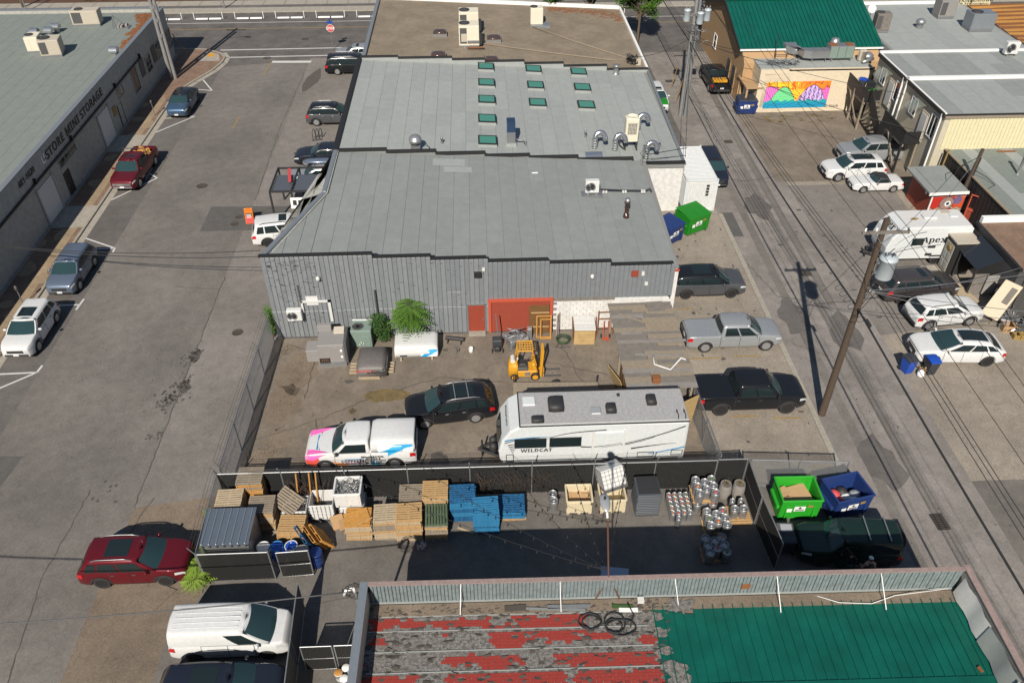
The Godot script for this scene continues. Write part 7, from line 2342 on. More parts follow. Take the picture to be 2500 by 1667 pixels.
func gate(label: String,a: Vector3,b: Vector3,h: float,mid:=true,slats:=true) -> Node3D:
	var t:=thing("wire_gate",label,"gate",a)
	var d:=b - a
	for p in [O3,d]: rod(t,"gate_post",p+V(0,0.05,0),p+V(0,h,0),0.03,mats.galv)
	for y in ([0.08,h*0.5,h] if mid else [0.08,h]): rod(t,"gate_rail",V(0,y,0),d+V(0,y,0),0.026,mats.galv)
	var g:=G.new()
	fence_mesh(g,O3,d,h - 0.1,0.08,0.085,0.008)
	stuff(mi(t,"wire_mesh",g.done(),mats.steel))
	if slats:
		g = G.new()
		var u:=d.normalized()
		var k:=0.06
		while k < d.length() - 0.05:
			g.box(u*k+V(0,h/2,0)+u.cross(Vector3.UP)*0.015,V(0.06,h - 0.16,0.008),Basis(Vector3.UP,atan2(-u.z,u.x)))
			k += 0.067
		stuff(mi(t,"privacy_slat",g.done(),mats.mesh_black))
	return t

func dumpster(called: String,label: String,at: Vector3,turn: float,m: String,closed: bool,lid:="",w:=1.85,dp:=1.45,h:=1.45) -> Node3D:
	var t:=thing(called,label,"dumpster",at,turn,"dumpsters")
	var bm: StandardMaterial3D = mats[m]
	# tapered walls: front,back,sides,floor
	var g:=G.new()
	var o:=[]
	var n:=[]
	for y in [0.12,h]:
		var k:=0.88 if y < 1 else 1.0
		for c in [[-1,1],[1,1],[1,-1],[-1,-1]]:
			o.append(V(c[0]*w/2,y,c[1]*dp/2*k)); n.append(V(c[0]*(w/2 - 0.05),y,c[1]*(dp/2*k - 0.05)))
	for i in 4:
		var j:=(i+1) % 4
		g.quad(o[i],o[j],o[j+4],o[i+4])
		g.quad(n[j],n[i],n[i+4],n[j+4])
		g.quad(o[i+4],o[j+4],n[j+4],n[i+4])
	g.quad(o[0],o[3],o[2],o[1])
	mi(t,"bin_body",g.done(),bm)
	box(t,"floor",V(0,0.2,0),V(w - 0.12,0.06,dp*0.84),mats.rust)
	for s in [-1,1]:
		box(t,"rim",V(0,h,s*dp/2),V(w+0.08,0.09,0.09),bm,O3,0.015)
		box(t,"rim",V(s*w/2,h,0),V(0.09,0.088,dp),bm,O3,0.015)
		box(t,"fork_pocket",V(s*(w/2+0.07),h*0.55,0),V(0.14,0.2,dp*0.75),bm,O3,0.02)
		for x in [-0.35,0.35]: box(t,"rib",V(x*w,h*0.5,s*(dp/2*0.945+0.02)),V(0.07,h*0.75,0.05),bm,V(s * -0.06,0,0))
		for z in [-1,1]: box(t,"caster",V(s*w*0.4,0.06,z*dp*0.35),V(0.12,0.12,0.16),mats.plastic)
	var ft:=dp/2*0.96+0.03
	box(t,"notice",V(-0.05,h*0.62,ft),V(0.52,0.34,0.015),mats.sticker,V(0.06,0,0))
	box(t,"notice_mark",V(-0.05,h*0.68,ft+0.02),V(0.11,0.11,0.012),mats.print_black,V(0.06,0,0.78))
	for k in 2: box(t,"notice_text",V(-0.05,h*0.6 - k*0.07,ft+0.018),V(0.4,0.025,0.012),mats.print_black,V(0.06,0,0))
	box(t,"notice",V(0.42,h*0.74,ft+0.01),V(0.26,0.15,0.015),mats.line_yellow,V(0.06,0,0))
	box(t,"notice",V(-0.52,h*0.55,ft),V(0.24,0.24,0.015),mats.sticker,V(0.06,0,0))
	if closed:
		for s in [-1,1]: box(t,"lid",V(s*w*0.25,h+0.12,0),V(w*0.49,0.05,dp+0.1),mats[lid],V(0.07,0,0),0.02)
	return t

func tote(called: String,label: String,at: Vector3,turn: float,h: float,tilt:=O3,cut:=true) -> Node3D:
	# intermediate bulk container: plastic tank in a wire cage on a pallet
	var t:=thing(called,label,"container",at,turn,"white tank containers")
	t.rotation += tilt
	box(t,"pallet_base",V(0,0.07,0),V(1.16,0.13,1.0),mats.plastic_grey)
	for s in [-1,1]:
		box(t,"tank_wall",V(0,0.14+h/2,s*0.46),V(1.08,h,0.03),mats.white_plastic,O3,0.012)
		box(t,"tank_wall",V(s*0.54,0.14+h/2,0),V(0.03,h,0.9),mats.white_plastic,O3,0.012)
	box(t,"tank_floor",V(0,0.16,0),V(1.06,0.03,0.9),mats.white_plastic)
	if not cut: box(t,"tank_top",V(0,0.14+h,0),V(1.08,0.04,0.94),mats.white_plastic,O3,0.015)
	for k in 5:
		var y:=0.2+k*(h - 0.1)/4.0
		for s in [-1,1]:
			rod(t,"cage_bar",V(-0.58,y,s*0.5),V(0.58,y,s*0.5),0.012,mats.galv,5)
			rod(t,"cage_bar",V(s*0.58,y,-0.5),V(s*0.58,y,0.5),0.012,mats.galv,5)
	for k in 7:
		for s in [-1,1]: rod(t,"cage_bar",V(-0.58+k*0.193,0.13,s*0.51),V(-0.58+k*0.193,0.13+h,s*0.51),0.012,mats.galv,5)
	for k in 5:
		for s in [-1,1]: rod(t,"cage_bar",V(s*0.59,0.13,-0.45+k*0.225),V(s*0.59,0.13+h,-0.45+k*0.225),0.012,mats.galv,5)
	return t

func drum(label: String,at: Vector3,m: String,lid: String):
	var t:=thing("drum",label,"drum",at,rng.randf()*360,"plastic drums by the gate")
	var g:=G.new()
	g.lathe([V2(0.27,0),V2(0.29,0.03),V2(0.29,0.28),V2(0.3,0.3),V2(0.29,0.32),V2(0.29,0.58),V2(0.3,0.6),V2(0.29,0.62),V2(0.285,0.86),V2(0.27,0.88)],20)
	mi(t,"drum_body",g.done(),mats[m])
	g = G.new()
	g.lathe([V2(0.29,0.85),V2(0.295,0.9),V2(0.26,0.9),V2(0.25,0.87),V2(0.01,0.87)],20)
	mi(t,"lid",g.done(),mats[lid])
	for s in [-1,1]: rod(t,"bung",V(s*0.15,0.87,0.03),V(s*0.15,0.9,0.03),0.035,mats[lid])

func yards():
	contractor_yard(); pallet_yard(); right_strip()

func contractor_yard():
	fence("chain_link_fence","long bare chain link fence between side street and contractor's yard",V(-12.45,0,-38.0),V(-12.6,0,-26.4),2.0,2.9,false,0.45,false,"steel")
	fence("chain_link_fence","chain link fence between trailer yard and the black pickup",V(11.05,0,-31.0),V(11.25,0,-26.2),1.9,2.4,false,0.0,false,"steel")
	split_unit("wall_condenser","white condenser mounted on the silver warehouse wall",V(-10.93,1.5,-38.1),0,V(0.86,0.75,0.36),false)
	for c in [1]:
		var br:=get_node("wall_condenser")
		for s in [-0.3,0.3]: box(br,"bracket",V(s,0.07,-0.05),V(0.05,0.06,0.5),mats.steel)
	# big grey unit
	var u:=thing("packaged_unit","large scrapped grey air handling unit with open corner","air conditioner",V(-8.7,0,-36.5),2)
	box(u,"cabinet",V(0,0.85,0),V(1.5,1.3,1.5),mats.grey_unit,O3,0.03)
	box(u,"side_box",V(-1.1,0.62,0.15),V(0.7,0.85,0.9),mats.grey_unit,O3,0.02)
	box(u,"top_box",V(-0.4,1.72,-0.62),V(0.8,0.44,0.3),mats.grey_unit,O3,0.02)
	box(u,"filter_panel",V(0.42,1.56,-0.5),V(0.6,0.12,0.5),mats.beige_unit,V(0.3,0,0),0.02)
	box(u,"side_panel",V(0.83,0.85,0),V(0.16,1.5,1.55),mats.plastic_grey,O3,0.02)
	box(u,"door_panel",V(0.38,0.85,0.77),V(0.62,1.1,0.05),mats.grey_unit,O3,0.015)
	box(u,"open_corner",V(-0.42,0.35,0.755),V(0.6,0.42,0.03),mats.black_trim)
	box(u,"base_rail",V(0,0.1,0.1),V(1.6,0.2,1.6),mats.galv)
	for k in 4: rod(u,"copper_pipe",V(-0.6+k*0.12,0.2,0.7),V(-0.55+k*0.1,0.5,0.8),0.03,mats.rust)
	for q in [0.65,1.1]: box(u,"notice",V(0.58,q,0.8),V(0.12,0.16,0.01),mats.sticker)
	# green unit
	var a:=thing("condensing_unit","faded green condensing unit with round top fan","air conditioner",V(-7.1,0,-37.65),-2)
	box(a,"cabinet",V(0,0.75,0),V(1.2,1.2,1.05),mats.green_unit,O3,0.03)
	var g:=G.new()
	g.lathe([V2(0.33,0),V2(0.33,0.04),V2(0.29,0.04),V2(0.28,-0.01),V2(0.01,-0.01)],20)
	mi(a,"fan_ring",g.done(),mats.plastic_grey,V(-0.2,1.36,0.1))
	g = G.new()
	for k in 3: g.box(V(0,0.02,0),V(0.52,0.012,0.13),Basis(Vector3.UP,k*PI/3))
	mi(a,"fan_blade",g.done(),mats.plastic,V(-0.2,1.36,0.1))
	box(a,"top_edge",V(0,1.37,-0.52),V(1.22,0.05,0.05),mats.white_trim)
	box(a,"access_panel",V(0.25,0.6,0.535),V(0.5,0.7,0.02),mats.green_unit,O3,0.006)
	for s in [-0.4,0.4]: box(a,"skid",V(s,0.07,0),V(0.12,0.14,1.2),mats.wood_old)
	for q in [[0.0,0.5],[0.12,0.42],[-0.1,0.35]]: rod(a,"valve",V(q[0],q[1],0.54),V(q[0],q[1]+0.12,0.66),0.03,mats.white_plastic)
	# caps lying in the yard
	pallet("new pale pallet under the grey truck cap, front one",V(-6.5,0,-34.95),90,"wood_pale",true,"pallets under truck cap")
	pallet("new pale pallet under the grey truck cap, back one",V(-6.55,0,-36.05),90,"wood_pale",true,"pallets under truck cap")
	for k in 4:
		for q in [-35.25+k*0.26]:
			for s in [[-7.45,0.62],[-5.55,0.45]]:
				if k < 4: pass
	var bd:=thing("timber_bearer","row of pale timber bearers sticking out under grey truck cap","timber",V(-6.4,0,-35.25))
	for k in 4: box(bd,"timber",V(0,0.155,0.38 - k*0.26),V(2.5,0.06,0.1),mats.wood_pale)
	var c1:=thing("truck_cap","grey truck cap with lettered rear glass resting on pallets","truck cap",V(-6.35,0.19,-35.35),-90)
	canopy_cap(c1,O3,1.75,1.7,0.75,mat("cap_grey",0.17,0.155,0.15,0.55,0.0,"old",0.5),"cap_shell")
	box(c1,"lettered_glass",V(0.86,0.37,0),V(0.05,0.5,1.3),mats.grey_unit,V(0,0,-0.15),0.01)
	text(c1,"COPPERTEC",0.15,V(0.9,0.42,0.35),V(0,PI/2,0),mats.print_red)
	for k in 3: text(c1,["REFRIGERATION","HEATING &","AIR CONDITIONING"][k],0.1,V(0.9,0.52 - k*0.12,-0.3),V(0,PI/2,0),mats.print_black,false,"lettering",0.8)
	var c2:=thing("truck_cap","white truck cap with sprayed blue corner below the sumac","truck cap",V(-3.92,0.12,-36.95),1)
	canopy_cap(c2,O3,2.5,1.65,0.72,mats.white_paint,"cap_shell")
	var sm:=mat("splash2",1,1,1,0.4)
	sm.albedo_texture = splash_picture()
	mi(c2,"side_print",uv_patch(func(p: float,b: float) -> Vector3: return V(lerpf(0.25,1.2,p),lerpf(0.03,0.5,b),0.835 - 0.06*b*b),5,4,0.015,V(0,0,1)),sm)
	box(c2,"end_frame",V(1.27,0.36,0),V(0.05,0.7,1.55),mats.plastic)
	box(c2,"badge",V(-0.75,0.12,0.83),V(0.42,0.09,0.02),mats.print_black)
	for q in [-0.9,0.9]: box(c2,"bearer",V(q,-0.06,0.2),V(0.1,0.12,1.6),mats.wood_pale)
	# plants against the wall
	shrub("shrub","leafy green shrub beside the green condensing unit",V(-6.0,0,-37.75),0.8,2.0,2200,"leaf_dark",0.11)
	fern("sumac_plant","tall sumac with long drooping leaves above the white cap",V(-4.3,0,-37.85),3.0,64,1.75,"leaf")
	shrub("shrub","small dark shrub at the warehouse's street corner",V(-12.55,0,-38.5),0.4,2.2,1200,"leaf",0.1)
	# odds and ends by the wall
	var rl:=thing("roll_stand","black tarpaulin roll lying on a low stand by wall","roll",V(-1.7,0,-37.5),-12)
	rod(rl,"roll",V(-0.55,0.3,0),V(0.55,0.3,0),0.13,mats.plastic,12)
	for s in [-0.4,0.4]: box(rl,"leg",V(s,0.09,0),V(0.06,0.18,0.4),mats.plastic)
	var wc:=thing("wire_coil","tangled coil of thin wire on the ground by the door","wire",V(-1.9,0,-36.7))
	for k in 5:
		var pts:=[]
		for j in 15: pts.append(V(cos(j*TAU/14)*(0.3+0.05*k)+rd_(-0.04,0.04),0.03+rng.randf()*0.12,sin(j*TAU/14)*(0.22+0.03*k)))
		pipe(wc,"loop",pts,0.015,mats.wood_grey,5)
	var cm:=thing("scrap_compressors","heap of grey scrapped compressors in front of the red door","scrap",V(1.8,0,-36.95))
	for q in [[0.0,0.3,-0.1,0.75,0.6,0.65,"galv"],[0.55,0.25,-0.35,0.6,0.5,0.5,"grey_unit"],[-0.45,0.62,-0.3,0.4,0.3,0.35,"steel"],[0.15,0.7,-0.35,0.45,0.25,0.4,"plastic_grey"],[0.5,0.65,-0.2,0.35,0.3,0.3,"galv"]]: box(cm,"casing",V(q[0],q[1],q[2]),V(q[3],q[4],q[5]),mats[q[6]],V(0,rng.randf()*0.8,0),0.05)
	g = G.new()
	for k in 4: g.lathe([V2(0.1+k*0.06,0),V2(0.1+k*0.06,0.02),V2(0.085+k*0.06,0.02),V2(0.085+k*0.06,0)],18,Transform3D(Basis(Vector3.RIGHT,PI/2 - 0.35),V(0,0.36,0.25)))
	mi(cm,"fan_grille",g.done(),mats.plastic_grey)
	for k in 9: pipe(cm,"pipe_end",[V(rd_(-0.6,0.7),rd_(0.5,0.9),rd_(-0.5,0.2)),V(rd_(-0.6,0.7),rd_(0.6,1.1),rd_(-0.5,0.2))],0.03,mats.steel)
	var dk:=thing("pressure_washer","dark wheeled machine with upright pole by the red door","machine",V(0.8,0,-36.75))
	box(dk,"frame_box",V(0,0.45,-0.1),V(0.55,0.6,0.5),mats.cart_grey,O3,0.04)
	box(dk,"motor",V(0,0.25,0.25),V(0.35,0.35,0.3),mats.plastic,O3,0.06)
	rod(dk,"upright_pole",V(0.1,0.2,-0.3),V(-0.05,2.2,-0.5),0.035,mats.steel)
	for s in [-0.28,0.28]: rod(dk,"wheel",V(s,0.13,0.3),V(s*1.2,0.13,0.3),0.13,mats.tyre,12)
	var fr:=thing("window_frames","orange timber window frames leaning against the red roller door","frame",V(3.62,0,-37.7))
	for q in [[0.0,0.0,0.85,1.5],[0.1,0.12,0.6,1.35]]:
		for s in [-1,1]:
			box(fr,"stile",V(q[0]+s*q[2]/2,q[3]/2+0.02,q[1] - 0.1),V(0.07,q[3],0.05),mats.wood_orange,V(-0.15,0,0))
			box(fr,"rail",V(q[0],q[3]/2+0.02+s*(q[3]/2 - 0.04),q[1] - 0.1 - s*0.11),V(q[2],0.07,0.05),mats.wood_orange,V(-0.15,0,0))
	var pb:=thing("plywood_sheet","brown plywood sheet standing against the red roller door","plywood",V(3.35,0,-38.15))
	box(pb,"sheet_face",V(0,1.05,0),V(1.2,2.0,0.03),mat("ply_brown",0.16,0.08,0.025,0.85,0.0,"wood",0.4),V(-0.06,0,0))
	for q in [1.6,0.55]: box(pb,"batten",V(0.05,q,0.06),V(1.1,0.07,0.05),mats.wood_new)
	var gb:=thing("electrical_cabinet","narrow grey electrical cabinet by the timber frames","cabinet",V(2.75,0,-37.6))
	box(gb,"cabinet_body",V(0,0.45,0),V(0.28,0.9,0.25),mats.grey_unit,O3,0.015)
	box(gb,"cabinet_door",V(0,0.45,0.13),V(0.24,0.8,0.02),mats.galv,O3,0.006)
	var hs:=thing("hose_coil","coil of dark green hose on the ground by the block wall","hose",V(4.75,0,-37.3))
	for k in 10:
		var pts:=[]
		var r:=rd_(0.3,0.46)
		for j in 21: pts.append(V(cos(j*TAU/20)*r+rd_(-0.02,0.02),0.03+k*0.025+rng.randf()*0.03,sin(j*TAU/20)*r*0.9))
		pipe(hs,"hose_loop",pts,0.022,mats.leaf_dark if k % 2 else mats.cart_grey,6)
	pipe(hs,"hose_end",[V(-0.3,0.05,0.3),V(-0.5,0.03,0.55),V(-0.2,0.03,0.6),V(0.2,0.03,0.5),V(0.35,0.03,0.6)],0.022,mats.cart_grey)
	var ld:=thing("steel_bars","dark steel bars leaning beside the coil of hose","bars",V(4.35,0,-37.7))
	for k in 3: rod(ld,"bar",V(k*0.05,0,0.2),V(0.1+k*0.06,1.3+k*0.1,-0.5),0.025,mats.rust if k == 1 else mats.steel)
	var cb:=thing("storage_cabinet","white topped cabinet with chipboard front beside green hose","cabinet",V(6.0,0,-37.6),-2)
	box(cb,"carcass",V(0,0.52,0),V(1.2,1.02,1.2),mats.wood_old)
	box(cb,"chipboard_front",V(-0.02,0.5,0.63),V(1.22,1.0,0.03),mats.ply)
	for s in [-1,1]: box(cb,"lid_panel",V(0,1.08,s*0.33),V(1.26,0.05,0.63),mats.white_plastic,O3,0.012)
	for s in [-1,1]: rod(cb,"side_post",V(s*0.68,0,0.3),V(s*0.7,1.35,-0.3),0.03,mats.rust)
	for k in 3:
		for j in 8: box(cb,"print_mark",V(-0.45+j*0.125,0.3+k*0.22,0.648),V(0.06,0.02,0.006),mats.wood_grey)
	var rs:=thing("red_hand_truck","red hand truck and steel rack behind the storage cabinet","hand truck",V(7.3,0,-37.75))
	for s in [-0.45,0.5]: rod(rs,"rack_post",V(s,0,-0.1),V(s,1.75,-0.15),0.035,mats.rust)
	for y in [0.5,1.2,1.7]: rod(rs,"rack_rail",V(-0.45,y,-0.1),V(0.5,y,-0.12),0.03,mats.rust)
	for s in [-0.12,0.14]: rod(rs,"truck_frame",V(s,0.1,0.3),V(s,1.15,0.05),0.03,mats.red_trim)
	box(rs,"toe_plate",V(0,0.08,0.42),V(0.4,0.03,0.25),mats.red_trim)
	for s in [-0.25,0.27]: rod(rs,"wheel",V(s - 0.03,0.13,0.2),V(s+0.03,0.13,0.2),0.13,mats.tyre,12)
	plank_shed()
	# low timber deck behind the trailer
	var dk2:=thing("timber_deck","low grey timber deck trailer lying behind the travel trailer","deck",V(3.9,0,-32.7),-2)
	for k in 8: box(dk2,"deck_board",V(0,0.42,-0.5+k*0.14),V(4.7,0.04,0.13),mats.wood_old)
	for s in [-2.3,2.3]: box(dk2,"end_post",V(s,0.42,-0.6),V(0.08,0.84,0.08),mats.plastic)
	box(dk2,"frame_rail",V(0,0.3,-0.6),V(4.7,0.12,0.08),mats.plastic)
	box(dk2,"frame_rail",V(0,0.3,0.6),V(4.7,0.12,0.08),mats.plastic)
	for s in [-0.6,0.6]: rod(dk2,"wheel",V(0,0.28,s - 0.05),V(0,0.28,s+0.05),0.28,mats.tyre,14)
	var pb2:=thing("plywood_sheet","plywood sheet standing at the trailer's rear corner","plywood",V(10.5,0,-29.9))
	box(pb2,"sheet_face",V(0,1.1,0),V(1.0,2.2,0.04),mats.ply,V(0.1,0.5,0))
	var bl:=thing("propane_bottle","small white bucket lying by the yard door","bucket",V(-0.75,0,-36.6))
	g = G.new(); g.lathe([V2(0.11,0),V2(0.14,0.3),V2(0.12,0.3),V2(0.1,0.03),V2(0.01,0.03)],12)
	mi(bl,"bucket_body",g.done(),mats.white_plastic)

func plank_shed():
	var t:=thing("plank_shed","low shed with a ragged roof of grey planks and boards","shed",V(9.2,0,-34.3))
	for q in [[-1.6,-3.6],[1.7,-3.6],[-1.6,3.2],[1.7,3.2],[-1.6,0],[1.7,0]]: box(t,"post",V(q[0],1.05,q[1]),V(0.12,2.1,0.12),mats.wood_old)
	# roof boards lie across,sagging and uneven
	var z:=-3.75
	var i:=0
	while z < 3.5:
		var w:=rd_(0.22,0.5)
		var half:=rng.randf() < 0.45
		var m: String = ["wood_grey","wood_old","wood_grey","plank_pale"][rng.randi() % 4] if mats.has("plank_pale") else "wood_grey"
		if not mats.has("plank_pale"): mat("plank_pale",0.27,0.25,0.235,0.95,0.0,"wood",0.4)
		var y:=2.15+rd_(-0.015,0.03)
		if half:
			var sp:=rd_(-0.5,0.6)
			box(t,"plank",V((-1.85+sp)/2,y,z+w/2),V(sp+1.83,0.035,w - 0.015),mats[m],V(0,rd_(-0.02,0.02),0.0))
			box(t,"plank",V((1.9+sp)/2,y+0.01,z+w/2),V(1.88 - sp,0.035,w - 0.015),mats["wood_old" if m == "wood_grey" else "wood_grey"],V(0,rd_(-0.02,0.02),0.0))
		else:
			box(t,"plank",V(0.02+rd_(-0.06,0.06),y,z+w/2),V(3.72,0.035,w - 0.015),mats[m],V(0,rd_(-0.02,0.02),rd_(-0.004,0.004)))
		z += w; i += 1
	for q in [[0.1,-0.15,3.85,0.2,0.0,"plank_pale"],[0.3,1.05,2.6,0.14,-0.1,"plank_pale"],[-0.6,-2.2,1.7,0.1,-0.55,"wood_old"],[1.1,-1.6,1.2,0.1,-0.8,"wood_old"],[0.9,-3.3,1.0,0.9,0.05,"wood_grey"],[-0.1,-3.0,0.9,0.3,0.1,"wood_old"],[-0.9,-0.9,1.2,0.16,0.0,"plank_pale"]]: box(t,"loose_board",V(q[0],2.215,q[1]),V(q[2],0.035,q[3]),mats[q[5]],V(0,q[4],0))
	for k in 7: box(t,"wall_board",V(-1.72,1.0,1.2+k*0.28),V(0.04,2.0,0.26),mats.ply_brown,V(0,0,rd_(-0.05,0.05)))
	box(t,"side_sheet",V(-1.95,0.75,1.5),V(0.04,1.5,1.4),mats.ply,V(0,0.35,0.3))
	var p:=thing("white_pipe","bent white pipe lying on the plank roof","pipe",V(9.9,2.25,-32.5))
	pipe(p,"pipe_run",[V(-0.75,0.04,-0.65),V(-0.8,0.04,0.1),V(-0.05,0.04,0.55),V(0.7,0.04,-0.35),V(0.95,0.04,-0.22)],0.05,mats.white_plastic,8)
	var bk:=thing("brown_box","square brown box at the plank roof's near edge","box",V(8.95,2.2,-31.15))
	box(bk,"box_body",V(0,0.15,0),V(0.42,0.3,0.35),mats.rust,O3,0.02)
	box(bk,"box_lid",V(0,0.31,0),V(0.44,0.03,0.37),mats.rust,O3,0.01)
	var tp:=thing("tarpaulin","crumpled green tarpaulin and boards under the shed's near end","tarpaulin",V(8.0,0,-30.9))
	var g:=G.new()
	var rows:=[]
	for r in 6:
		var row:=[]
		for c in 8: row.append(V(-0.6+c*0.2,1.35+rd_(-0.12,0.12) - r*0.06,-0.4+r*0.15))
		rows.append(row)
	g.grid(rows)
	mi(tp,"sheet_face",g.done(),mats.green_unit)
	box(tp,"stacked_boards",V(0.3,0.62,-0.1),V(1.6,1.2,0.7),mats.wood_old,V(0,0.1,0))

func shrub(called: String,label: String,at: Vector3,r: float,h: float,n: int,m: String,s: float):
	var t:=thing(called,label,"shrub",at)
	var g:=G.new()
	for k in 7:
		var c:=V(rd_(-0.4,0.4)*r,h*(0.25+0.7*k/7.0),rd_(-0.4,0.4)*r)
		leaf_cloud(g,c,V(r*rd_(0.5,0.8),h*0.2,r*rd_(0.5,0.8)),n/7,s)
	mi(t,"foliage",g.done(),mats[m])
	g = G.new()
	for k in 4: g.cyl(V(rd_(-0.05,0.05),0,rd_(-0.05,0.05)),V(rd_(-0.5,0.5)*r,h*0.8,rd_(-0.5,0.5)*r),0.03,0.01,6)
	mi(t,"stem",g.done(),mats.bark)

func fern(called: String,label: String,at: Vector3,h: float,n: int,ln: float,m: String,cat:="plant"):
	# pinnate leaves: a bent rib with paired leaflets
	var t:=thing(called,label,cat,at)
	var g:=G.new()
	var sg:=G.new()
	sg.cyl(O3,V(0.05,h*0.92,0),0.05,0.015,7)
	for k in n:
		var a:=rng.randf()*TAU
		var y:=h*rd_(0.42,0.95)
		var L:=ln*rd_(0.7,1.1)*(1.15 - 0.55*y/h)
		var dir:=V(cos(a),0,sin(a))
		var side:=V(-sin(a),0,cos(a))
		var pts:=[]
		for j in 11:
			var u:=j/10.0
			pts.append(V(0.04,y,0)+dir*L*u+V(0,L*(0.45*u - 0.75*u*u),0))
		for j in range(1,10):
			for s in [-1.0,1.0]:
				var b: Vector3 = pts[j]
				var l:=L*0.24*sin(PI*(0.15+0.8*j/10.0))
				var tip: Vector3 = b+side*s*l+dir*l*0.35+V(0,-l*0.3,0)
				var w:=dir*l*0.2
				g.quad(b,b.lerp(tip,0.5)+w,tip,b.lerp(tip,0.5) - w)
		sg.cyl(pts[0],pts[6],0.008,0.005,4,false)
	mi(t,"foliage",g.done(),mats[m])
	mi(t,"stem",sg.done(),mats.bark)

func pallet_yard():
	fence("slatted_fence","long black slatted wire fence behind the pallet yard",V(-12.6,0,-25.95),V(10.95,0,-25.75),2.0,3.0,true,0.6,true)
	fence("slatted_fence","black slatted wire fence in front of the steel box",V(-12.45,0,-21.5),V(-9.45,0,-21.5),1.95,3.0,true,0.0,true)
	fence("chain_link_fence","bare wire fence on the street side of the pallet yard",V(-12.62,0,-26.0),V(-12.5,0,-21.5),2.0,2.3,false,0.45,false,"steel")
	gate("small wire gate beside the blue drums",V(-9.15,0,-21.55),V(-7.8,0,-21.62),1.8)
	fence("slatted_fence","short black slatted fence beside two old barrels",V(10.98,0,-25.78),V(12.42,0,-25.78),2.0,1.5,true,0.0,true)
	gate("tall black slatted gate leaf, farther one beside the kegs",V(12.45,0,-25.7),V(12.45,0,-23.5),2.0)
	gate("tall black slatted gate leaf, nearer one beside the kegs",V(12.48,0,-23.4),V(12.62,0,-20.9),2.0)
	fence("chain_link_fence","thin bare wire fence behind the open dumpsters",V(12.6,0,-25.8),V(17.2,0,-25.45),1.9,2.3,false,0.0,false,"steel")
	fence("slatted_fence","black slatted fence between the white van and brewery",V(-7.95,0,-19.9),V(-7.62,0,-12.5),1.9,2.5,true,0.0,true)
	gate("wire gate beside the white pails, hinged at the van fence",V(-7.45,0,-17.15),V(-6.25,0,-17.15),1.75)
	gate("narrow wire gate leaf against the brewery wall",V(-6.15,0,-17.15),V(-4.85,0,-17.15),1.75)
	# wire debris caught in the fence
	var vg:=G.new()
	for k in 90:
		var x:=rd_(-0.5,3.2) if k < 60 else rd_(-9.4,-7.6)
		vg.tube([V(x,rd_(0.1,0.6),-25.6),V(x+rd_(-0.2,0.2),rd_(0.8,1.3),-25.6+rd_(-0.03,0.06)),V(x+rd_(-0.5,0.5),rd_(1.2,1.95),-25.62)],0.007,4)
	var vo:=mi(self,"dry_vines",vg.done(),mats.pole_wood)
	stuff(vo); vo.set_meta("label","dry brown vines clinging to the black slatted fence"); vo.set_meta("category","vines")
	# steel box
	var b:=thing("steel_storage_box","grey blue steel storage box with ribbed lid inside fenced corner","storage box",V(-11.45,0,-22.95))
	box(b,"box_body",V(0,0.95,0),V(2.0,1.9,1.7),mats.steel)
	box(b,"lid",V(0,1.94,0.0),V(2.15,0.05,1.95),paint("lid_blue",0.17,0.21,0.26,0.5,0.35),V(0.04,0,0))
	for k in 7: box(b,"lid_rib",V(-0.93+k*0.31,1.98,0),V(0.05,0.05,1.9),mats.galv,V(0.04,0,0),0.012)
	for k in 7: box(b,"lid_tab",V(-0.93+k*0.31,1.8,0.93),V(0.06,0.16,0.06),mats.plastic_grey)
	# drums
	drum("white drum beside the steel storage box",V(-10.05,0,-22.6),"white_plastic","white_plastic")
	drum("bright blue drum with blue lid behind the gate",V(-9.45,0,-22.6),"cart_blue","print_blue")
	drum("blue drum with white lid behind the small gate",V(-8.82,0,-22.6),"cart_blue","white_plastic")
	drum("grey drum beside the white lidded drum",V(-8.3,0,-22.35),"grey_unit","grey_unit")
	drum("dark navy drum at the end of the row",V(-7.7,0,-22.2),"bin_blue","bin_blue")
	# stacks,from the street side
	mat("blue_worn",0.03,0.23,0.46,0.75,0.0,"old",0.3)
	stack(-11.85,-24.75,13,"behind the steel box",["wood_old","wood_pale","wood_new"],90,"wood_pale")
	stack(-11.05,-25.8,15,"in the fence corner",["wood_new","wood_old","wood_orange"],90,"wood_old")
	stack(-10.4,-24.5,11,"between steel box and tanks",["wood_new","wood_pale","wood_old"],90,"wood_old")
	stack(-8.98,-23.75,7,"behind the drums",["wood_new","wood_orange","wood_pale"],90,"wood_new")
	for q in [["blue pallet leaning beside the drums",-8.3,-23.15,"blue_paint",0.0],["yellow pallet leaning beside the drums, inner one",-7.95,-23.2,"wood_orange",0.02],["yellow pallet leaning beside the drums, outer one",-7.65,-23.25,"wood_orange",0.02]]:
		var o:=pallet(q[0],V(q[1],0.55,q[2]),28,q[3],true,"leaning pallets")
		o.basis = Basis(Vector3.UP,deg_to_rad(35))*Basis(Vector3.BACK,-1.05)
	var br:=pallet("broken weathered pallet thrown on the caged tank",V(-9.3,1.05,-24.95),60,"wood_old",true,"loose pallets",V(0.35,0,0.25))
	tote("tank_container","low white tank in a cage below the broken pallet",V(-9.0,0,-24.95),0,0.75)
	tote("tank_container","open white tank in a cage beside the broken pallet",V(-7.75,0,-25.05),0,1.0)
	tote("tank_container","caged white tank behind the yellow topped stack",V(-6.35,0,-25.0),0,0.8,O3,false)
	macrobin("plastic_bin","cream plastic bin full of scrap wire on top of a tank",V(-6.45,1.0,-25.05),0,"white_plastic","wires")
	stack(-5.95,-23.9,8,"with the yellow boarded top",["wood_pale","wood_new"],90,"wood_orange")
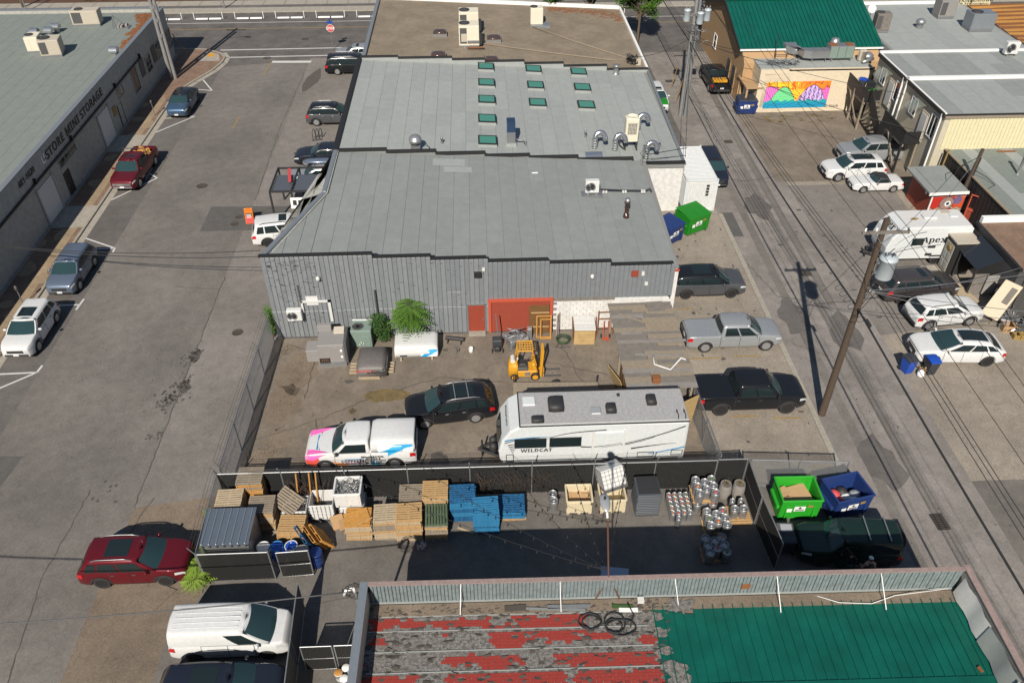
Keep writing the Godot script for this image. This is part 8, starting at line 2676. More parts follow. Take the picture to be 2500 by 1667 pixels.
	var yb:=thing("yellow_board","yellow board lying across the top of a pallet stack","board",V(-6.0,1.1,-23.85),20)
	box(yb,"board_face",V(0,0.02,0),V(1.1,0.025,0.8),mats.wood_orange)
	box(yb,"edge_strip",V(0.2,0.04,0.38),V(0.9,0.025,0.06),mats.wood_new,V(0,0.2,0))
	stack(-4.65,-23.85,10,"second from the yellow boards",["wood_pale","wood_new","wood_old"],90,"wood_pale")
	stack(-3.62,-23.75,11,"third from the yellow boards",["wood_pale","wood_new"],90,"wood_new")
	stack(-3.55,-25.1,9,"against the fence behind the pale stacks",["wood_old","wood_pale"],90,"wood_old")
	stack(-2.45,-24.95,12,"behind the green topped stack",["wood_new","wood_pale"],90,"wood_new")
	stack(-2.4,-23.8,9,"with the green top",["wood_pale","wood_old","wood_new"],0,"green_paint")
	stack(-1.18,-24.75,11,"of blue pallets by the wooden ones",["blue_paint","blue_worn"],90,"blue_paint")
	stack(-0.1,-24.0,11,"of blue pallets, middle and tallest",["blue_worn","blue_paint"],90,"blue_worn")
	stack(1.15,-24.75,1,"under the low blue stack",["wood_new"],90)
	stack(1.15,-24.75,4,"of blue pallets, lowest of the three",["blue_paint","blue_worn"],90,"blue_paint",0.135)
	var lb:=thing("loose_board","single board lying beside the tall blue stack","board",V(-1.0,0,-23.7),-25)
	box(lb,"board_face",V(0,0.02,0),V(1.0,0.03,0.1),mats.wood_pale)
	box(lb,"cleat",V(0.4,0.05,0),V(0.1,0.03,0.14),mats.wood_old)
	var fl:=thing("plastic_film","scrap of crumpled plastic film by the green topped stack","film",V(-3.05,0,-22.9))
	var g:=G.new()
	leaf_cloud(g,V(0,0.08,0),V(0.2,0.08,0.25),60,0.12)
	mi(fl,"film_sheet",g.done(),mats.mirror_grey)
	var sk:=thing("paper_sack","torn brown cardboard leaning between tank and yellow stack","cardboard",V(-7.0,0,-24.2),15)
	box(sk,"card_sheet",V(0,0.4,0),V(0.6,0.8,0.06),mats.card,V(-0.25,0,0.1),0.02)
	box(sk,"card_sheet",V(0.25,0.28,0.12),V(0.5,0.55,0.04),mats.card,V(-0.3,0.4,-0.15),0.01)
	# long sticks behind the broken pallet
	var tp:=thing("brush_heap","heap of dry sticks and poles against the fence","brush",V(-8.5,0,-25.55))
	g = G.new()
	for k in 46: g.cyl(V(rd_(-1.1,0.9),0.05,rd_(-0.1,0.35)),V(rd_(-1.1,0.9),rd_(0.7,2.1),rd_(-0.1,0.1)),0.018,0.008,4)
	stuff(mi(tp,"sticks",g.done(),mats.pole_wood))
	for q in [-0.5,0.1,0.4]: rod(tp,"pole",V(q,0,0.2),V(q+0.15,2.3,0.0),0.04,mats.wood_orange)
	# two kegs by the fence,bins,wrapped trays
	keg(V(3.1,0,-25.3),"lone steel keg by the fence, farther of the two",false,"rim_silver","lone kegs")
	keg(V(3.12,0,-24.88),"lone steel keg by the fence, nearer of the two",false,"rim_silver","lone kegs")
	macrobin("plastic_bin","open cream plastic bin with brown spent grain",V(4.3,0,-24.95),-1,"cream_plastic","grain")
	macrobin("plastic_bin","cream plastic bin under the tipped white tank",V(5.88,0,-24.95),1,"cream_plastic","")
	tote("tank_container","white caged tank tipped over on a cream bin",V(5.95,1.02,-25.2),12,0.95,V(-0.5,0,0.12),false)
	var w:=thing("wrapped_trays","film wrapped block of dark grey trays","trays",V(7.48,0,-24.72))
	for k in 11: box(w,"tray",V(rd_(-0.02,0.02),0.2+k*0.128,0),V(1.12,0.112,1.18),mat("tray_grey",0.075,0.085,0.1,0.35,0.0,"fine",0.8),V(0,rd_(-0.02,0.02),0),0.02)
	box(w,"tray_pallet",V(0,0.07,0),V(1.1,0.13,1.1),mats.plastic_grey)
	box(w,"black_sheet",V(0,1.565,-0.05),V(1.0,0.02,1.05),mats.plastic)
	var n:=0
	var caps:=["print_red","rim_silver","lamp_amber","print_red","galv","lamp_amber","leaf"]
	for r in 5:
		for c in 4:
			keg(V(8.62+c*0.27,0,-24.95+r*0.27),"slim keg, %s row from the fence, %s from the wrapped trays" % [NTH[r],NTH[c]],true,caps[(r*3+c*2) % 7],"slim kegs standing in rows")
	keg(V(8.82,0,-23.55),"slim steel keg standing alone before the block",true,"rim_silver","slim kegs standing in rows")
	# keg pallets
	for q in [[10.2,-24.75,2,"at the fence"],[10.55,-23.45,1,"in the middle"],[10.15,-21.95,1,"in the brewery's shade"]]:
		for lv in q[2]:
			var y: float = lv*0.74
			pallet("%s pallet under kegs %s" % ["lower" if lv == 0 and q[2] == 2 else ("upper" if q[2] == 2 else "yellow"),q[3]],V(q[0],y,q[1]),90,"wood_new",true,"pallets under kegs")
			var k:=0
			for p in [[-0.36,-0.36],[0.36,-0.38],[0.02,-0.2],[-0.34,0.05],[0.37,0.04],[0.03,0.24],[-0.33,0.46],[0.38,0.45]]:
				keg(V(q[0]+p[0]*1.05,y+0.135,q[1]+p[1]*0.98),"%s keg on the pallet %s%s" % [["back left","back right","back middle","second row left","second row right","front middle","front left","front right"][k],q[3],(", upper layer" if lv else ", lower layer") if q[2] == 2 else ""],false,caps[(k*3+lv+n) % 7] if k % 2 else "rim_silver","kegs on pallets")
				k += 1
			n += 2
	pallet("yellow pallet under four kegs beside the gate",V(11.75,0,-24.0),90,"wood_new",true,"pallets under kegs")
	for q in [[-0.2,-0.25],[0.2,-0.25],[-0.2,0.2],[0.22,0.2]]: keg(V(11.72+q[0],0.135,-24.1+q[1]),"%s keg of the four beside the gate" % [("back" if q[1] < 0 else "front")+(" left" if q[0] < 0 else " right")],true if q[1] < 0 else false,"rim_silver","kegs on pallets")
	for k in 2:
		var o:=thing("oak_barrel","weathered oak barrel planter, %s" % ["beside the kegs" if k == 0 else "in the fence corner by the gate"],"barrel",V(11.42+k*0.66,0,-25.25),0,"barrels by the fence")
		var pr:=[]
		g = G.new(); g.lathe([V2(0.25,0),V2(0.3,0.25),V2(0.31,0.45),V2(0.3,0.65),V2(0.26,0.88),V2(0.23,0.88),V2(0.22,0.8),V2(0.01,0.8)],18,Transform3D(),false)
		mi(o,"staves",g.done(),mats.plank_pale if mats.has("plank_pale") else mats.wood_grey)
		for y in [0.1,0.3,0.6,0.8]:
			g = G.new()
			var rr: float = 0.3 - 0.06*absf(y - 0.45)/0.45+0.012
			g.lathe([V2(rr - 0.02,y - 0.025),V2(rr,y - 0.025),V2(rr,y+0.025),V2(rr - 0.02,y+0.025)],18)
			mi(o,"hoop",g.done(),mats.steel)
		g = G.new(); leaf_cloud(g,V(0,0.84,0),V(0.2,0.06,0.2),60,0.07)
		for j in 14: g.tri(V(-0.01,0.8,0),V(0.01,0.8,0),V(rd_(-0.25,0.25),rd_(1.0,1.35),rd_(-0.2,0.2)))
		mi(o,"dry_plant",g.done(),mats.dry_grass)
	# open bins by the alley
	var gb:=dumpster("dumpster","open bright green dumpster holding flattened cardboard",V(14.5,0,-24.3),-1,"bin_green",false)
	mats["bin_bright"] = mat("bin_bright",0.02,0.33,0.02,0.5,0.0,"fine",0.6)
	for c in gb.get_children():
		if c.name.begins_with("rim") or c.name.begins_with("bin_body") or c.name.begins_with("rib") or c.name.begins_with("fork"): c.material_override = mats.bin_bright
	var k2:=0
	for q in [[0.15,1.05,-0.1,1.0,0.03,1.0,0.12,0.1],[-0.55,1.0,-0.25,0.5,0.25,0.5,0.05,0.3],[-0.5,0.9,0.3,0.55,0.3,0.5,0.1,-0.1],[0.45,0.95,0.3,0.6,0.04,0.5,-0.2,0.4]]:
		var cb:=thing("cardboard_piece",["large flattened cardboard sheet in the green dumpster","brown carton at the back of the green dumpster","brown carton at the front of the green dumpster","bent cardboard sheet under the large one in dumpster"][k2],"cardboard",V(14.5+q[0],0.22,-24.3+q[2]),8)
		box(cb,"card_body",V(0,q[1] - 0.3,0),V(q[3],q[4],q[5]),mats.card,V(q[6],q[7],0.05),0.006)
		box(cb,"card_support",V(0,(q[1] - 0.45)/2,0),V(q[3]*0.9,q[1] - 0.5,q[5]*0.7),mats.card,O3,0.01)
		k2 += 1
	dumpster("dumpster","open dark blue dumpster filled with red and white sacks",V(16.85,0,-24.3),12,"bin_blue",false)
	k2 = 0
	for q in [[-0.35,-0.2,"print_red"],[0.05,0.05,"sticker"],[0.45,-0.1,"mirror_grey"],[0.3,0.3,"sticker"],[-0.3,0.3,"print_red"],[-0.55,0.0,"print_blue"],[0.0,-0.35,"plastic"]]:
		var s:=thing("rubbish_sack",["red sack at the dumpster's left end","white sack in the middle of blue dumpster","grey sack at the dumpster's right end","white sack at the front of blue dumpster","red sack at the front of blue dumpster","blue sack in the corner of blue dumpster","black sack at the back of blue dumpster"][k2],"sack",V(16.85+q[0]*1.2,0.22,-24.3+q[1]),rng.randf()*90,"sacks in the blue dumpster")
		g = G.new()
		g.smooth(0)
		var rings:=[]
		for j in 5:
			var ring:=[]
			for i in 9:
				var rr: float = [0.2,0.3,0.3,0.22,0.06][j]*rd_(0.8,1.15)
				ring.append(V(cos(TAU*i/9)*rr,[0.0,0.25,0.5,0.66,0.74][j],sin(TAU*i/9)*rr))
			rings.append(ring)
		g.loft(rings,true,true)
		mi(s,"sack_body",g.done(),mats[q[2]])
		box(s,"label_print",V(0.05,0.62,0.08),V(0.2,0.02,0.12),mats.print_red if q[2] == "sticker" else mats.sticker,V(0.4,0.3,0.2))
		k2 += 1
	var ck:=thing("black_trolley","black plastic tool trolley between the gate and green SUV","trolley",V(13.35,0,-22.2),-4)
	box(ck,"trolley_body",V(0,0.5,0.15),V(0.95,0.75,0.6),mats.cart_grey,O3,0.05)
	box(ck,"trolley_lid",V(0.05,0.92,-0.3),V(0.75,0.08,0.55),mats.plastic_grey,V(0.2,0,0),0.03)
	box(ck,"lid_window",V(0.08,0.975,-0.3),V(0.5,0.02,0.35),mats.mirror_grey,V(0.2,0,0))
	for s in [-0.35,0.35]: rod(ck,"wheel",V(s,0.12,0.4),V(s+0.06,0.12,0.4),0.12,mats.tyre,12)
	box(ck,"base",V(0,0.2,-0.1),V(0.8,0.3,0.8),mats.cart_grey)
	# ferns at the fence corner
	fern("fern","bright green fern overhanging the dark red SUV's bonnet",V(-12.8,0,-21.85),1.0,34,1.1,"leaf_light")
	fern("fern","bright green fern at the fence post beside broken slabs",V(-12.75,0,-21.2),0.8,26,1.0,"leaf_light")
	shrub("shrub","yellow green weeds along the outside of pallet fence",V(-12.95,0,-24.6),0.3,0.9,420,"leaf_light",0.08)
	shrub("shrub","pale weeds below the steel box's street side",V(-12.9,0,-23.0),0.25,0.7,360,"leaf_light",0.08)
	# pails by the gate
	k2 = 0
	for q in [[-6.1,0,-16.75,0.16,"with an orange lid in the front row"],[-5.82,0,-16.95,0.16,"tall white, in the back row"],[-5.85,0,-16.5,0.17,"white, in the middle of the pails"],[-5.95,0,-16.15,0.2,"large white, nearest the camera"],[-5.55,0,-16.75,0.17,"white, against the brewery wall"]]:
		var p:=thing("pail","plastic pail " + q[4],"pail",V(q[0],0,q[2]),0,"pails by the brewery gate")
		g = G.new(); g.lathe([V2(q[3]*0.85,0),V2(q[3],0.42),V2(q[3]*1.06,0.42),V2(q[3]*1.06,0.46),V2(q[3],0.47)],16)
		mi(p,"pail_body",g.done(),mats.white_plastic)
		g = G.new(); g.lathe([V2(q[3]*1.0,0.47),V2(q[3]*0.95,0.485),V2(0.01,0.48)],16)
		mi(p,"lid",g.done(),mats.wood_orange if k2 == 0 else mats.sticker)
		k2 += 1

func macrobin(called: String,label: String,at: Vector3,turn: float,m: String,fill: String):
	var t:=thing(called,label,"bin",at,turn,"cream plastic bins")
	for s in [-1,1]:
		box(t,"wall",V(0,0.52,s*0.5),V(1.2,0.8,0.05),mats[m],O3,0.015)
		box(t,"wall",V(s*0.58,0.52,0),V(0.05,0.8,0.96),mats[m],O3,0.015)
		box(t,"rim",V(0,0.93,s*0.52),V(1.26,0.06,0.09),mats[m],O3,0.015)
		box(t,"rim",V(s*0.6,0.93,0),V(0.09,0.058,0.98),mats[m],O3,0.015)
		for x in [-0.28,0.28]: box(t,"wall_panel",V(x,0.55,s*0.53),V(0.48,0.6,0.02),mats[m],O3,0.006)
		box(t,"foot",V(s*0.52,0.07,0),V(0.14,0.13,1.0),mats[m])
	box(t,"foot",V(0,0.07,0),V(0.14,0.128,1.0),mats[m])
	box(t,"floor",V(0,0.15,0),V(1.14,0.05,0.96),mats[m])
	if fill == "grain":
		var g:=G.new()
		var rows:=[]
		for r in 8:
			var row:=[]
			for c in 10: row.append(V(-0.55+c*1.1/9,0.5+rd_(-0.05,0.07) - r*0.02,-0.47+r*0.94/7))
			rows.append(row)
		g.grid(rows)
		mi(t,"spent_grain",g.done(),mats.card)
	elif fill == "wires":
		var g:=G.new()
		for k in 70:
			var pts:=[]
			var p:=V(rd_(-0.5,0.5),rd_(0.6,0.95),rd_(-0.4,0.4))
			for j in 4:
				pts.append(p)
				p += V(rd_(-0.35,0.35),rd_(-0.15,0.15),rd_(-0.3,0.3))
				p = p.clamp(V(-0.53,0.5,-0.45),V(0.53,1.12,0.45))
			g.tube(pts,0.014,4)
		stuff(mi(t,"scrap_wire",g.done(),mats.galv))

func right_strip():
	# white container
	var c:=thing("shipping_container","white ribbed shipping container with four black vents","container",V(16.05,0,-54.6),1.0)
	box(c,"shell",V(0,1.35,0),V(2.3,2.4,5.3),mats.white_wall)
	for k in 26: box(c,"roof_rib",V(0,2.565,-2.55+k*0.204),V(2.2,0.04,0.1),mat("container_white",0.6,0.63,0.65,0.55,0.0,"fine",0.5),O3,0.015)
	for k in 15: box(c,"wall_rib",V(-1.05+k*0.15,1.3,2.66),V(0.08,2.1,0.05),mats.container_white,O3,0.015)
	for k in 24:
		for s in [-1,1]: box(c,"wall_rib",V(s*1.165,1.3,-2.5+k*0.216),V(0.05,2.2,0.11),mats.container_white,O3,0.015)
	for s in [-1,1]:
		box(c,"corner_post",V(s*1.13,1.3,2.66),V(0.12,2.6,0.1),mats.container_white)
		box(c,"corner_post",V(s*1.13,1.3,-2.66),V(0.12,2.6,0.1),mats.container_white)
	box(c,"header",V(0,2.52,2.67),V(2.2,0.16,0.08),mats.container_white)
	box(c,"sill",V(0,0.1,2.67),V(2.2,0.16,0.08),mats.container_white)
	for k in 4: box(c,"vent",V(0.48,1.35+k*0.24,2.7),V(0.22,0.18,0.05),mats.black_trim,O3,0.02)
	dumpster("dumpster","green dumpster with closed teal lid beside the white container",V(15.05,0,-49.5),28,"bin_green",true,"lid_teal" if mats.has("lid_teal") else "bin_green",1.9,1.6,1.4)
	dumpster("dumpster","blue dumpster with closed blue lid against the warehouse wall",V(13.1,0,-48.1),37,"bin_blue",true,"bin_blue",1.6,1.45,1.4)
	dumpster("dumpster","small blue dumpster with dark lid beside the mural wall",V(24.15,0,-68.9),-2,"bin_blue",true,"cart_grey",1.7,1.2,1.25)
	var fr:=thing("fridge","white fridge standing in the tan porch by the mural","fridge",V(24.6,0,-70.4),-4)
	box(fr,"fridge_body",V(0,0.95,0),V(0.7,1.8,0.7),mats.white_plastic,O3,0.03)
	box(fr,"fridge_door",V(0,0.75,0.37),V(0.66,1.2,0.04),mats.white_plastic,O3,0.02)
	for s in [-0.25,0.25]: box(fr,"foot",V(s,0.03,0.2),V(0.08,0.06,0.08),mats.plastic)
	# wheelie bins by the white crossover
	var b1:=cart("wheelie_bin","blue wheelie bin with dark lid tipped back near white crossover",V(24.05,0,-33.75),15,"cart_blue","cart_grey")
	cart("wheelie_bin","dark grey wheelie bin with blue lid near white crossover",V(25.3,0,-33.6),5,"cart_grey","cart_blue")
	var bg:=thing("rubbish_bag","white plastic bag lying between the two wheelie bins","bag",V(24.7,0,-33.35))
	var g:=G.new()
	g.smooth(0)
	var rings:=[]
	for j in 5:
		var ring:=[]
		for i in 9:
			var rr: float = [0.16,0.22,0.2,0.12,0.03][j]*rd_(0.8,1.2)
			ring.append(V(cos(TAU*i/9)*rr,[0.0,0.1,0.25,0.36,0.42][j],sin(TAU*i/9)*rr))
		rings.append(ring)
	g.loft(rings,true,true)
	mi(bg,"bag_body",g.done(),mats.sticker)
	g = G.new(); leaf_cloud(g,V(0.15,0.3,-0.15),V(0.2,0.2,0.15),50,0.12)
	mi(bg,"paper_scrap",g.done(),mats.card)

# ---------- poles,wires,signs,trees,people ----------
func details():
	poles(); street_things(); trees(); people()

func transformer(t: Node3D,at: Vector3,r: float,h: float):
	var o:=Node3D.new(); o.name = "transformer"; t.add_child(o,true)
	o.position = at
	var g:=G.new()
	g.lathe([V2(r*0.94,0),V2(r,0.05),V2(r,h*0.85),V2(r*1.05,h*0.86),V2(r*1.05,h*0.9),V2(r*0.8,h),V2(0.02,h*1.04)],18)
	mi(o,"tank",g.done(),mat("tank_blue",0.44,0.50,0.54,0.5,0.1,"fine",0.8))
	for s in [-1,1]:
		g = G.new(); g.lathe([V2(0.05,0),V2(0.07,0.05),V2(0.04,0.1),V2(0.06,0.15),V2(0.03,0.22),V2(0.01,0.24)],8)
		mi(o,"bushing",g.done(),mats.steel,V(s*r*0.45,h,0.05))
	for y in [0.25,0.7]: box(o,"bracket",V(-r*1.1,h*y,0),V(0.14,0.1,0.16),mats.steel)

func poles():
	var t:=thing("utility_pole","tall brown utility pole with crossarm and one transformer beside alley","utility pole",V(18.08,0,-30.55))
	var g:=G.new(); g.cyl(O3,V(0.0,12.1,-0.05),0.2,0.13,14)
	mi(t,"pole_shaft",g.done(),mats.pole_wood)
	box(t,"crossarm",V(0.05,11.5,0.12),V(2.15,0.13,0.11),mats.wood_grey)
	for x in [-0.95,-0.45,0.5,1.0]:
		g = G.new(); g.lathe([V2(0.03,0),V2(0.06,0.06),V2(0.035,0.1),V2(0.055,0.15),V2(0.01,0.18)],8)
		mi(t,"insulator",g.done(),mats.sticker if x < 0 else mats.steel,V(x+0.05,11.57,0.12))
	transformer(t,V(0.5,9.2,0.3),0.4,1.15)
	for s in [-0.4,0.5]: rod(t,"arm_brace",V(s,11.45,0.12),V(0,10.9,0.1),0.02,mats.steel)
	for k in 5: pipe(t,"jumper_wire",[V(0.3+k*0.12,10.4,0.3),V(0.5+k*0.1,10.9 - k*0.3,0.5),V(0.2,10.0 - k*0.6,0.25),V(0.05,8.6 - k*0.35,0.2)],0.016,mats.wire,5)
	for k in 6:
		var pts:=[]
		for j in 9: pts.append(V(-0.2+cos(j*0.8)*0.2,7.2+sin(j*0.8)*0.18 - k*0.03,0.9 - k*0.55))
		pipe(t,"cable_loop",pts,0.014,mats.wire,5)
	box(t,"splice_box",V(0.1,7.1,1.1),V(0.14,0.14,0.5),mats.plastic)
	# twin pole with three transformers
	var m:=thing("utility_pole","grey twin utility pole carrying three transformers beyond skylit warehouse","utility pole",V(18.22,0,-68.4))
	g = G.new(); g.cyl(O3,V(0.05,13.5,0),0.2,0.14,14)
	mi(m,"pole_shaft",g.done(),mats.pole_grey)
	g = G.new(); g.cyl(V(0.36,0,0.1),V(0.32,10.5,0.05),0.13,0.11,12)
	mi(m,"pole_shaft",g.done(),mats.galv)
	for q in [[-0.7,8.45],[0.42,8.2],[0.98,8.45]]: transformer(m,V(q[0],q[1],0.3),0.28,0.95)
	box(m,"crossarm",V(0.1,8.9,0.12),V(2.2,0.12,0.1),mats.wood_grey)
	box(m,"crossarm",V(0.1,12.4,0.12),V(2.3,0.12,0.1),mats.wood_grey)
	for k in 12:
		var pts:=[]
		var p:=V(rd_(-0.6,0.9),rd_(7.2,8.3),0.2)
		for j in 6:
			pts.append(p)
			p += V(rd_(-0.5,0.5),rd_(-0.5,0.35),rd_(-0.25,0.3))
		pipe(m,"jumper_wire",pts,0.018,mats.wire if k % 2 else mats.steel,5)
	# storage corner pole
	var l:=thing("utility_pole","grey double utility pole beside the storage building's windows","utility pole",V(-29.6,0.1,-78.9))
	g = G.new(); g.cyl(O3,V(-0.1,12.0,0),0.2,0.14,14)
	mi(l,"pole_shaft",g.done(),mats.pole_grey)
	g = G.new(); g.cyl(V(0.42,0,0.05),V(0.28,11.2,0.05),0.17,0.13,14)
	mi(l,"pole_shaft",g.done(),mats.pole_grey)
	box(l,"crossarm",V(0,11.7,0),V(2.1,0.12,0.1),mats.wood_grey)
	rod(l,"lamp_arm",V(0,9.6,0),V(1.9,10.1,0.4),0.04,mats.galv)
	box(l,"lamp_head",V(2.2,10.12,0.46),V(0.7,0.12,0.26),mats.mirror_grey,V(0,-0.2,0),0.04)
	for y in [4.2,5.6,6.8]: box(l,"splice_box",V(0.2,y,0.2),V(0.2,0.35,0.14),mats.steel)
	# lines
	var lab:=["thick black cable bundle along the alley poles","thin alley wire nearest the cable bundle","thin alley wire, middle of three","thin alley wire farthest from the bundle"]
	var k:=0
	for q in [[18.05,7.2,0.05],[19.15,7.25,0.017],[19.42,7.25,0.017],[19.68,7.2,0.017]]:
		var w:=thing("overhead_wire",lab[k],"wire",O3,0,"overhead alley wires")
		pipe(w,"span",sag(V(18.15+0.2*k,6.6,-68.2),V(q[0],q[1],-30.5),0.45,20),q[2],mats.wire,5)
		pipe(w,"span",sag(V(q[0],q[1],-30.5),V(q[0]+0.2,q[1],14),0.5,20),q[2],mats.wire,5)
		pipe(w,"span",sag(V(18.15+0.2*k,6.6,-68.2),V(18.5+0.2*k,6.4,-110),0.4,12),q[2],mats.wire,5)
		k += 1
	k = 0
	for x in [17.2,18.65,19.1]:
		var w:=thing("power_line","high power line on the pole crossarms, %s of three" % ["first","second","third"][k],"wire",O3,0,"power lines on the crossarms")
		pipe(w,"span",sag(V(x,11.7,-30.45),V(x+0.1,12.6,-68.3),0.6,20),0.012,mats.wire,5)
		pipe(w,"span",sag(V(x,11.7,-30.45),V(x,12,20),0.6,20),0.012,mats.wire,5)
		k += 1
	var ends:=[["towards the grey roofed building",V(33.2,2.8,-34.0)],["towards the brown roof's corner",V(32.6,3.2,-39.2)],["towards the lot's far side, upper",V(40,5.5,-37.5)],["towards the lot's far side, lower",V(40,4.2,-32.0)],["to the low building's pole",V(34.9,4.7,-50.5)]]
	for q in ends:
		var w:=thing("service_wire","pale service wire from the transformer pole " + q[0],"wire",O3,0,"service wires from the brown pole")
		pipe(w,"span",sag(V(18.2,8.3,-30.4),q[1],0.4,14),0.017,mats.steel,5)
	var e2:=[["to the tan restaurant wall",V(18.3,7.3,-68.3),V(24.0,4.4,-72.5)],["to the mural roof",V(18.3,7.0,-68.3),V(26.5,4.3,-69.3)],["to the two storey building",V(18.3,6.8,-68.3),V(34.0,4.8,-61.0)],["to the skylit warehouse corner",V(18.2,6.8,-68.3),V(14.7,4.2,-52.3)],["to the gravel roof's corner",V(18.2,7.0,-68.3),V(14.2,4.4,-71.0)],["across the alley below the stairs",V(18.2,6.6,-64),V(34.4,4.0,-55.2)]]
	for q in e2:
		var w:=thing("service_wire","service wire from the twin pole " + q[0],"wire",O3,0,"service wires from the twin pole")
		pipe(w,"span",sag(q[1],q[2],0.35,14),0.02,mats.wire,5)
	k = 0
	for q in [[V(-12.3,5.9,-38.9),V(-30.6,4.9,-42.2)],[V(-12.3,5.5,-38.9),V(-30.6,4.6,-42.6)]]:
		var w:=thing("street_wire","black wire crossing the side street, %s of the pair" % ["upper" if k == 0 else "lower"],"wire",O3,0,"wires over the side street")
		pipe(w,"span",sag(q[0],q[1],0.45,16),0.022,mats.wire,5)
		k += 1

func street_things():
	var s:=thing("stop_sign","red octagonal stop sign under a blue street name plate","sign",V(-14.85,0,-86.2))
	rod(s,"sign_post",O3,V(0,2.9,0),0.035,mats.steel)
	var g:=G.new()
	var ring:=[]
	for i in 8: ring.append(V(cos(PI/8+TAU*i/8)*0.4,2.25+sin(PI/8+TAU*i/8)*0.4,0.04))
	g.prism(ring,V(0,0,0.02))
	mi(s,"sign_rim",g.done(),mats.sticker)
	g = G.new()
	ring = []
	for i in 8: ring.append(V(cos(PI/8+TAU*i/8)*0.37,2.25+sin(PI/8+TAU*i/8)*0.37,0.062))
	g.prism(ring,V(0,0,0.006))
	mi(s,"sign_face",g.done(),mats.print_red)
	text(s,"STOP",0.26,V(0,2.25,0.08),O3,mats.sticker)
	box(s,"name_plate",V(0,2.85,0.03),V(0.6,0.22,0.03),mats.cart_blue)
	box(s,"name_plate",V(0,3.08,0.03),V(0.03,0.2,0.5),mats.cart_blue)
	# A-board
	var a:=thing("sandwich_board","orange and red sandwich board on the dark asphalt patch","sign",V(-16.6,0,-51.9),4)
	for q in [1,-1]:
		box(a,"board",V(0,0.55,q*0.16),V(0.6,1.12,0.03),mats.lamp_amber,V(-q*0.24,0,0),0.01)
	box(a,"red_panel",V(0,0.3,0.24),V(0.5,0.5,0.02),mats.print_red,V(-0.24,0,0))
	box(a,"black_panel",V(0,0.66,0.155),V(0.42,0.22,0.02),mats.print_black,V(-0.24,0,0))
	for k in 3: box(a,"white_print",V(0,0.68 - k*0.1,0.17+k*0.024),V(0.34,0.035,0.02),mats.sticker,V(-0.24,0,0))
	box(a,"handle",V(0,1.1,0),V(0.3,0.06,0.06),mats.lamp_amber)
	# patio frame
	var f:=thing("patio_frame","black steel patio frame with grey canopy and white board","pergola",V(-12.7,0,-53.2))
	for q in [[-2.0,-1.8],[-2.0,1.7],[1.9,-1.8],[1.9,1.7],[-0.5,1.7],[-0.5,-1.8]]: box(f,"post",V(q[0],1.3,q[1]),V(0.12,2.6,0.12),mats.plastic)
	for z in [-1.8,1.7]: box(f,"beam",V(-0.05,2.6,z),V(4.0,0.12,0.1),mats.plastic)
	for x in [-2.0,-0.5,1.9]: box(f,"beam",V(x,2.62,-0.05),V(0.1,0.12,3.5),mats.plastic)
	box(f,"canopy_sheet",V(-1.25,2.5,0.3),V(1.4,0.03,2.4),paint("slate_sheet",0.09,0.1,0.12,0.0,0.4))
	box(f,"canopy_sheet",V(0.75,2.5,0.3),V(2.3,0.03,2.4),mats.slate_sheet)
	box(f,"white_board",V(0.3,1.75,1.85),V(1.9,0.8,0.04),mats.sticker,V(-0.2,0,0),0.03)
	for q in [[-0.35,0.26],[0.05,0.3]]: box(f,"board_print",V(q[0],1.8,1.885),V(q[1],0.36,0.02),mats.print_black,V(-0.2,0,0))
	for k in 3:
		pipe(f,"board_print",[V(0.5,1.95 - k*0.1,1.86+k*0.02),V(0.6,1.98 - k*0.1,1.86+k*0.02),V(0.7,1.94 - k*0.1,1.86+k*0.02),V(0.85,1.97 - k*0.1,1.86+k*0.02)],0.018,mats.print_black,5)
	box(f,"banner",V(-0.95,2.72,-0.5),V(0.22,0.05,2.0),mats.print_red,V(0,0.18,0))
	for k in 6: box(f,"plank_wall",V(-0.35,0.15+k*0.22,1.75),V(0.5,0.18,0.05),mats.wood_old)
	for k in 3: box(f,"bench_slat",V(0.8,0.45,1.4 - k*0.14),V(1.6,0.04,0.12),mats.wood_grey)
	# bicycle rack and bicycle-like loops
	var b:=thing("bicycle_rack","black looped bicycle rack beside the grey SUV","bicycle rack",V(-13.7,0,-65.2),12)
	for k in 3:
		var pts:=[V(-0.3+k*0.28,0,0.3)]
		for j in 9: pts.append(V(-0.3+k*0.28+0.03*j,0.7+0.2*sin(PI*j/8),0.3 - 0.075*j))
		pts.append(V(-0.05+k*0.28,0,-0.32))
		pipe(b,"loop",pts,0.03,mats.plastic,8)
	rod(b,"base_bar",V(-0.4,0.04,0.3),V(0.5,0.04,0.3),0.03,mats.plastic)
	rod(b,"base_bar",V(-0.2,0.04,-0.32),V(0.7,0.04,-0.32),0.03,mats.plastic)
	var k2:=0
	for q in [[-28.72,-70.3,"beside the blue grey crossover"],[-28.8,-42.3,"between the two nearest street cars"]]:
		var p:=thing("parking_meter","grey parking meter " + q[2],"parking meter",V(q[0],0.12,q[1]),0,"parking meters")
		rod(p,"meter_post",O3,V(0,1.1,0),0.03,mats.steel)
		g = G.new(); g.smooth(0); g.lathe([V2(0.06,1.1),V2(0.1,1.18),V2(0.1,1.34),V2(0.06,1.44),V2(0.01,1.46)],10)
		mi(p,"meter_head",g.done(),mats.plastic_grey)
	for q in [[18.6,-74.6,0.2,-0.6,"farther one beside the twin pole"],[18.4,-71.4,0.25,-0.5,"nearer one beside the twin pole"],[-30.1,-85.8,-0.5,-0.8,"at the storage building's corner"]]:
		var p:=thing("guy_guard","yellow guy wire guard, " + q[4],"guard",V(q[0],0,q[1]),0,"yellow guy wire guards")
		rod(p,"guard_tube",O3,V(q[2],2.3,-q[3]),0.05,mats.line_yellow)
		rod(p,"guy_wire",V(q[2],2.3,-q[3]),V(q[2]*2.0,4.6,-q[3]*2.0),0.012,mats.steel)
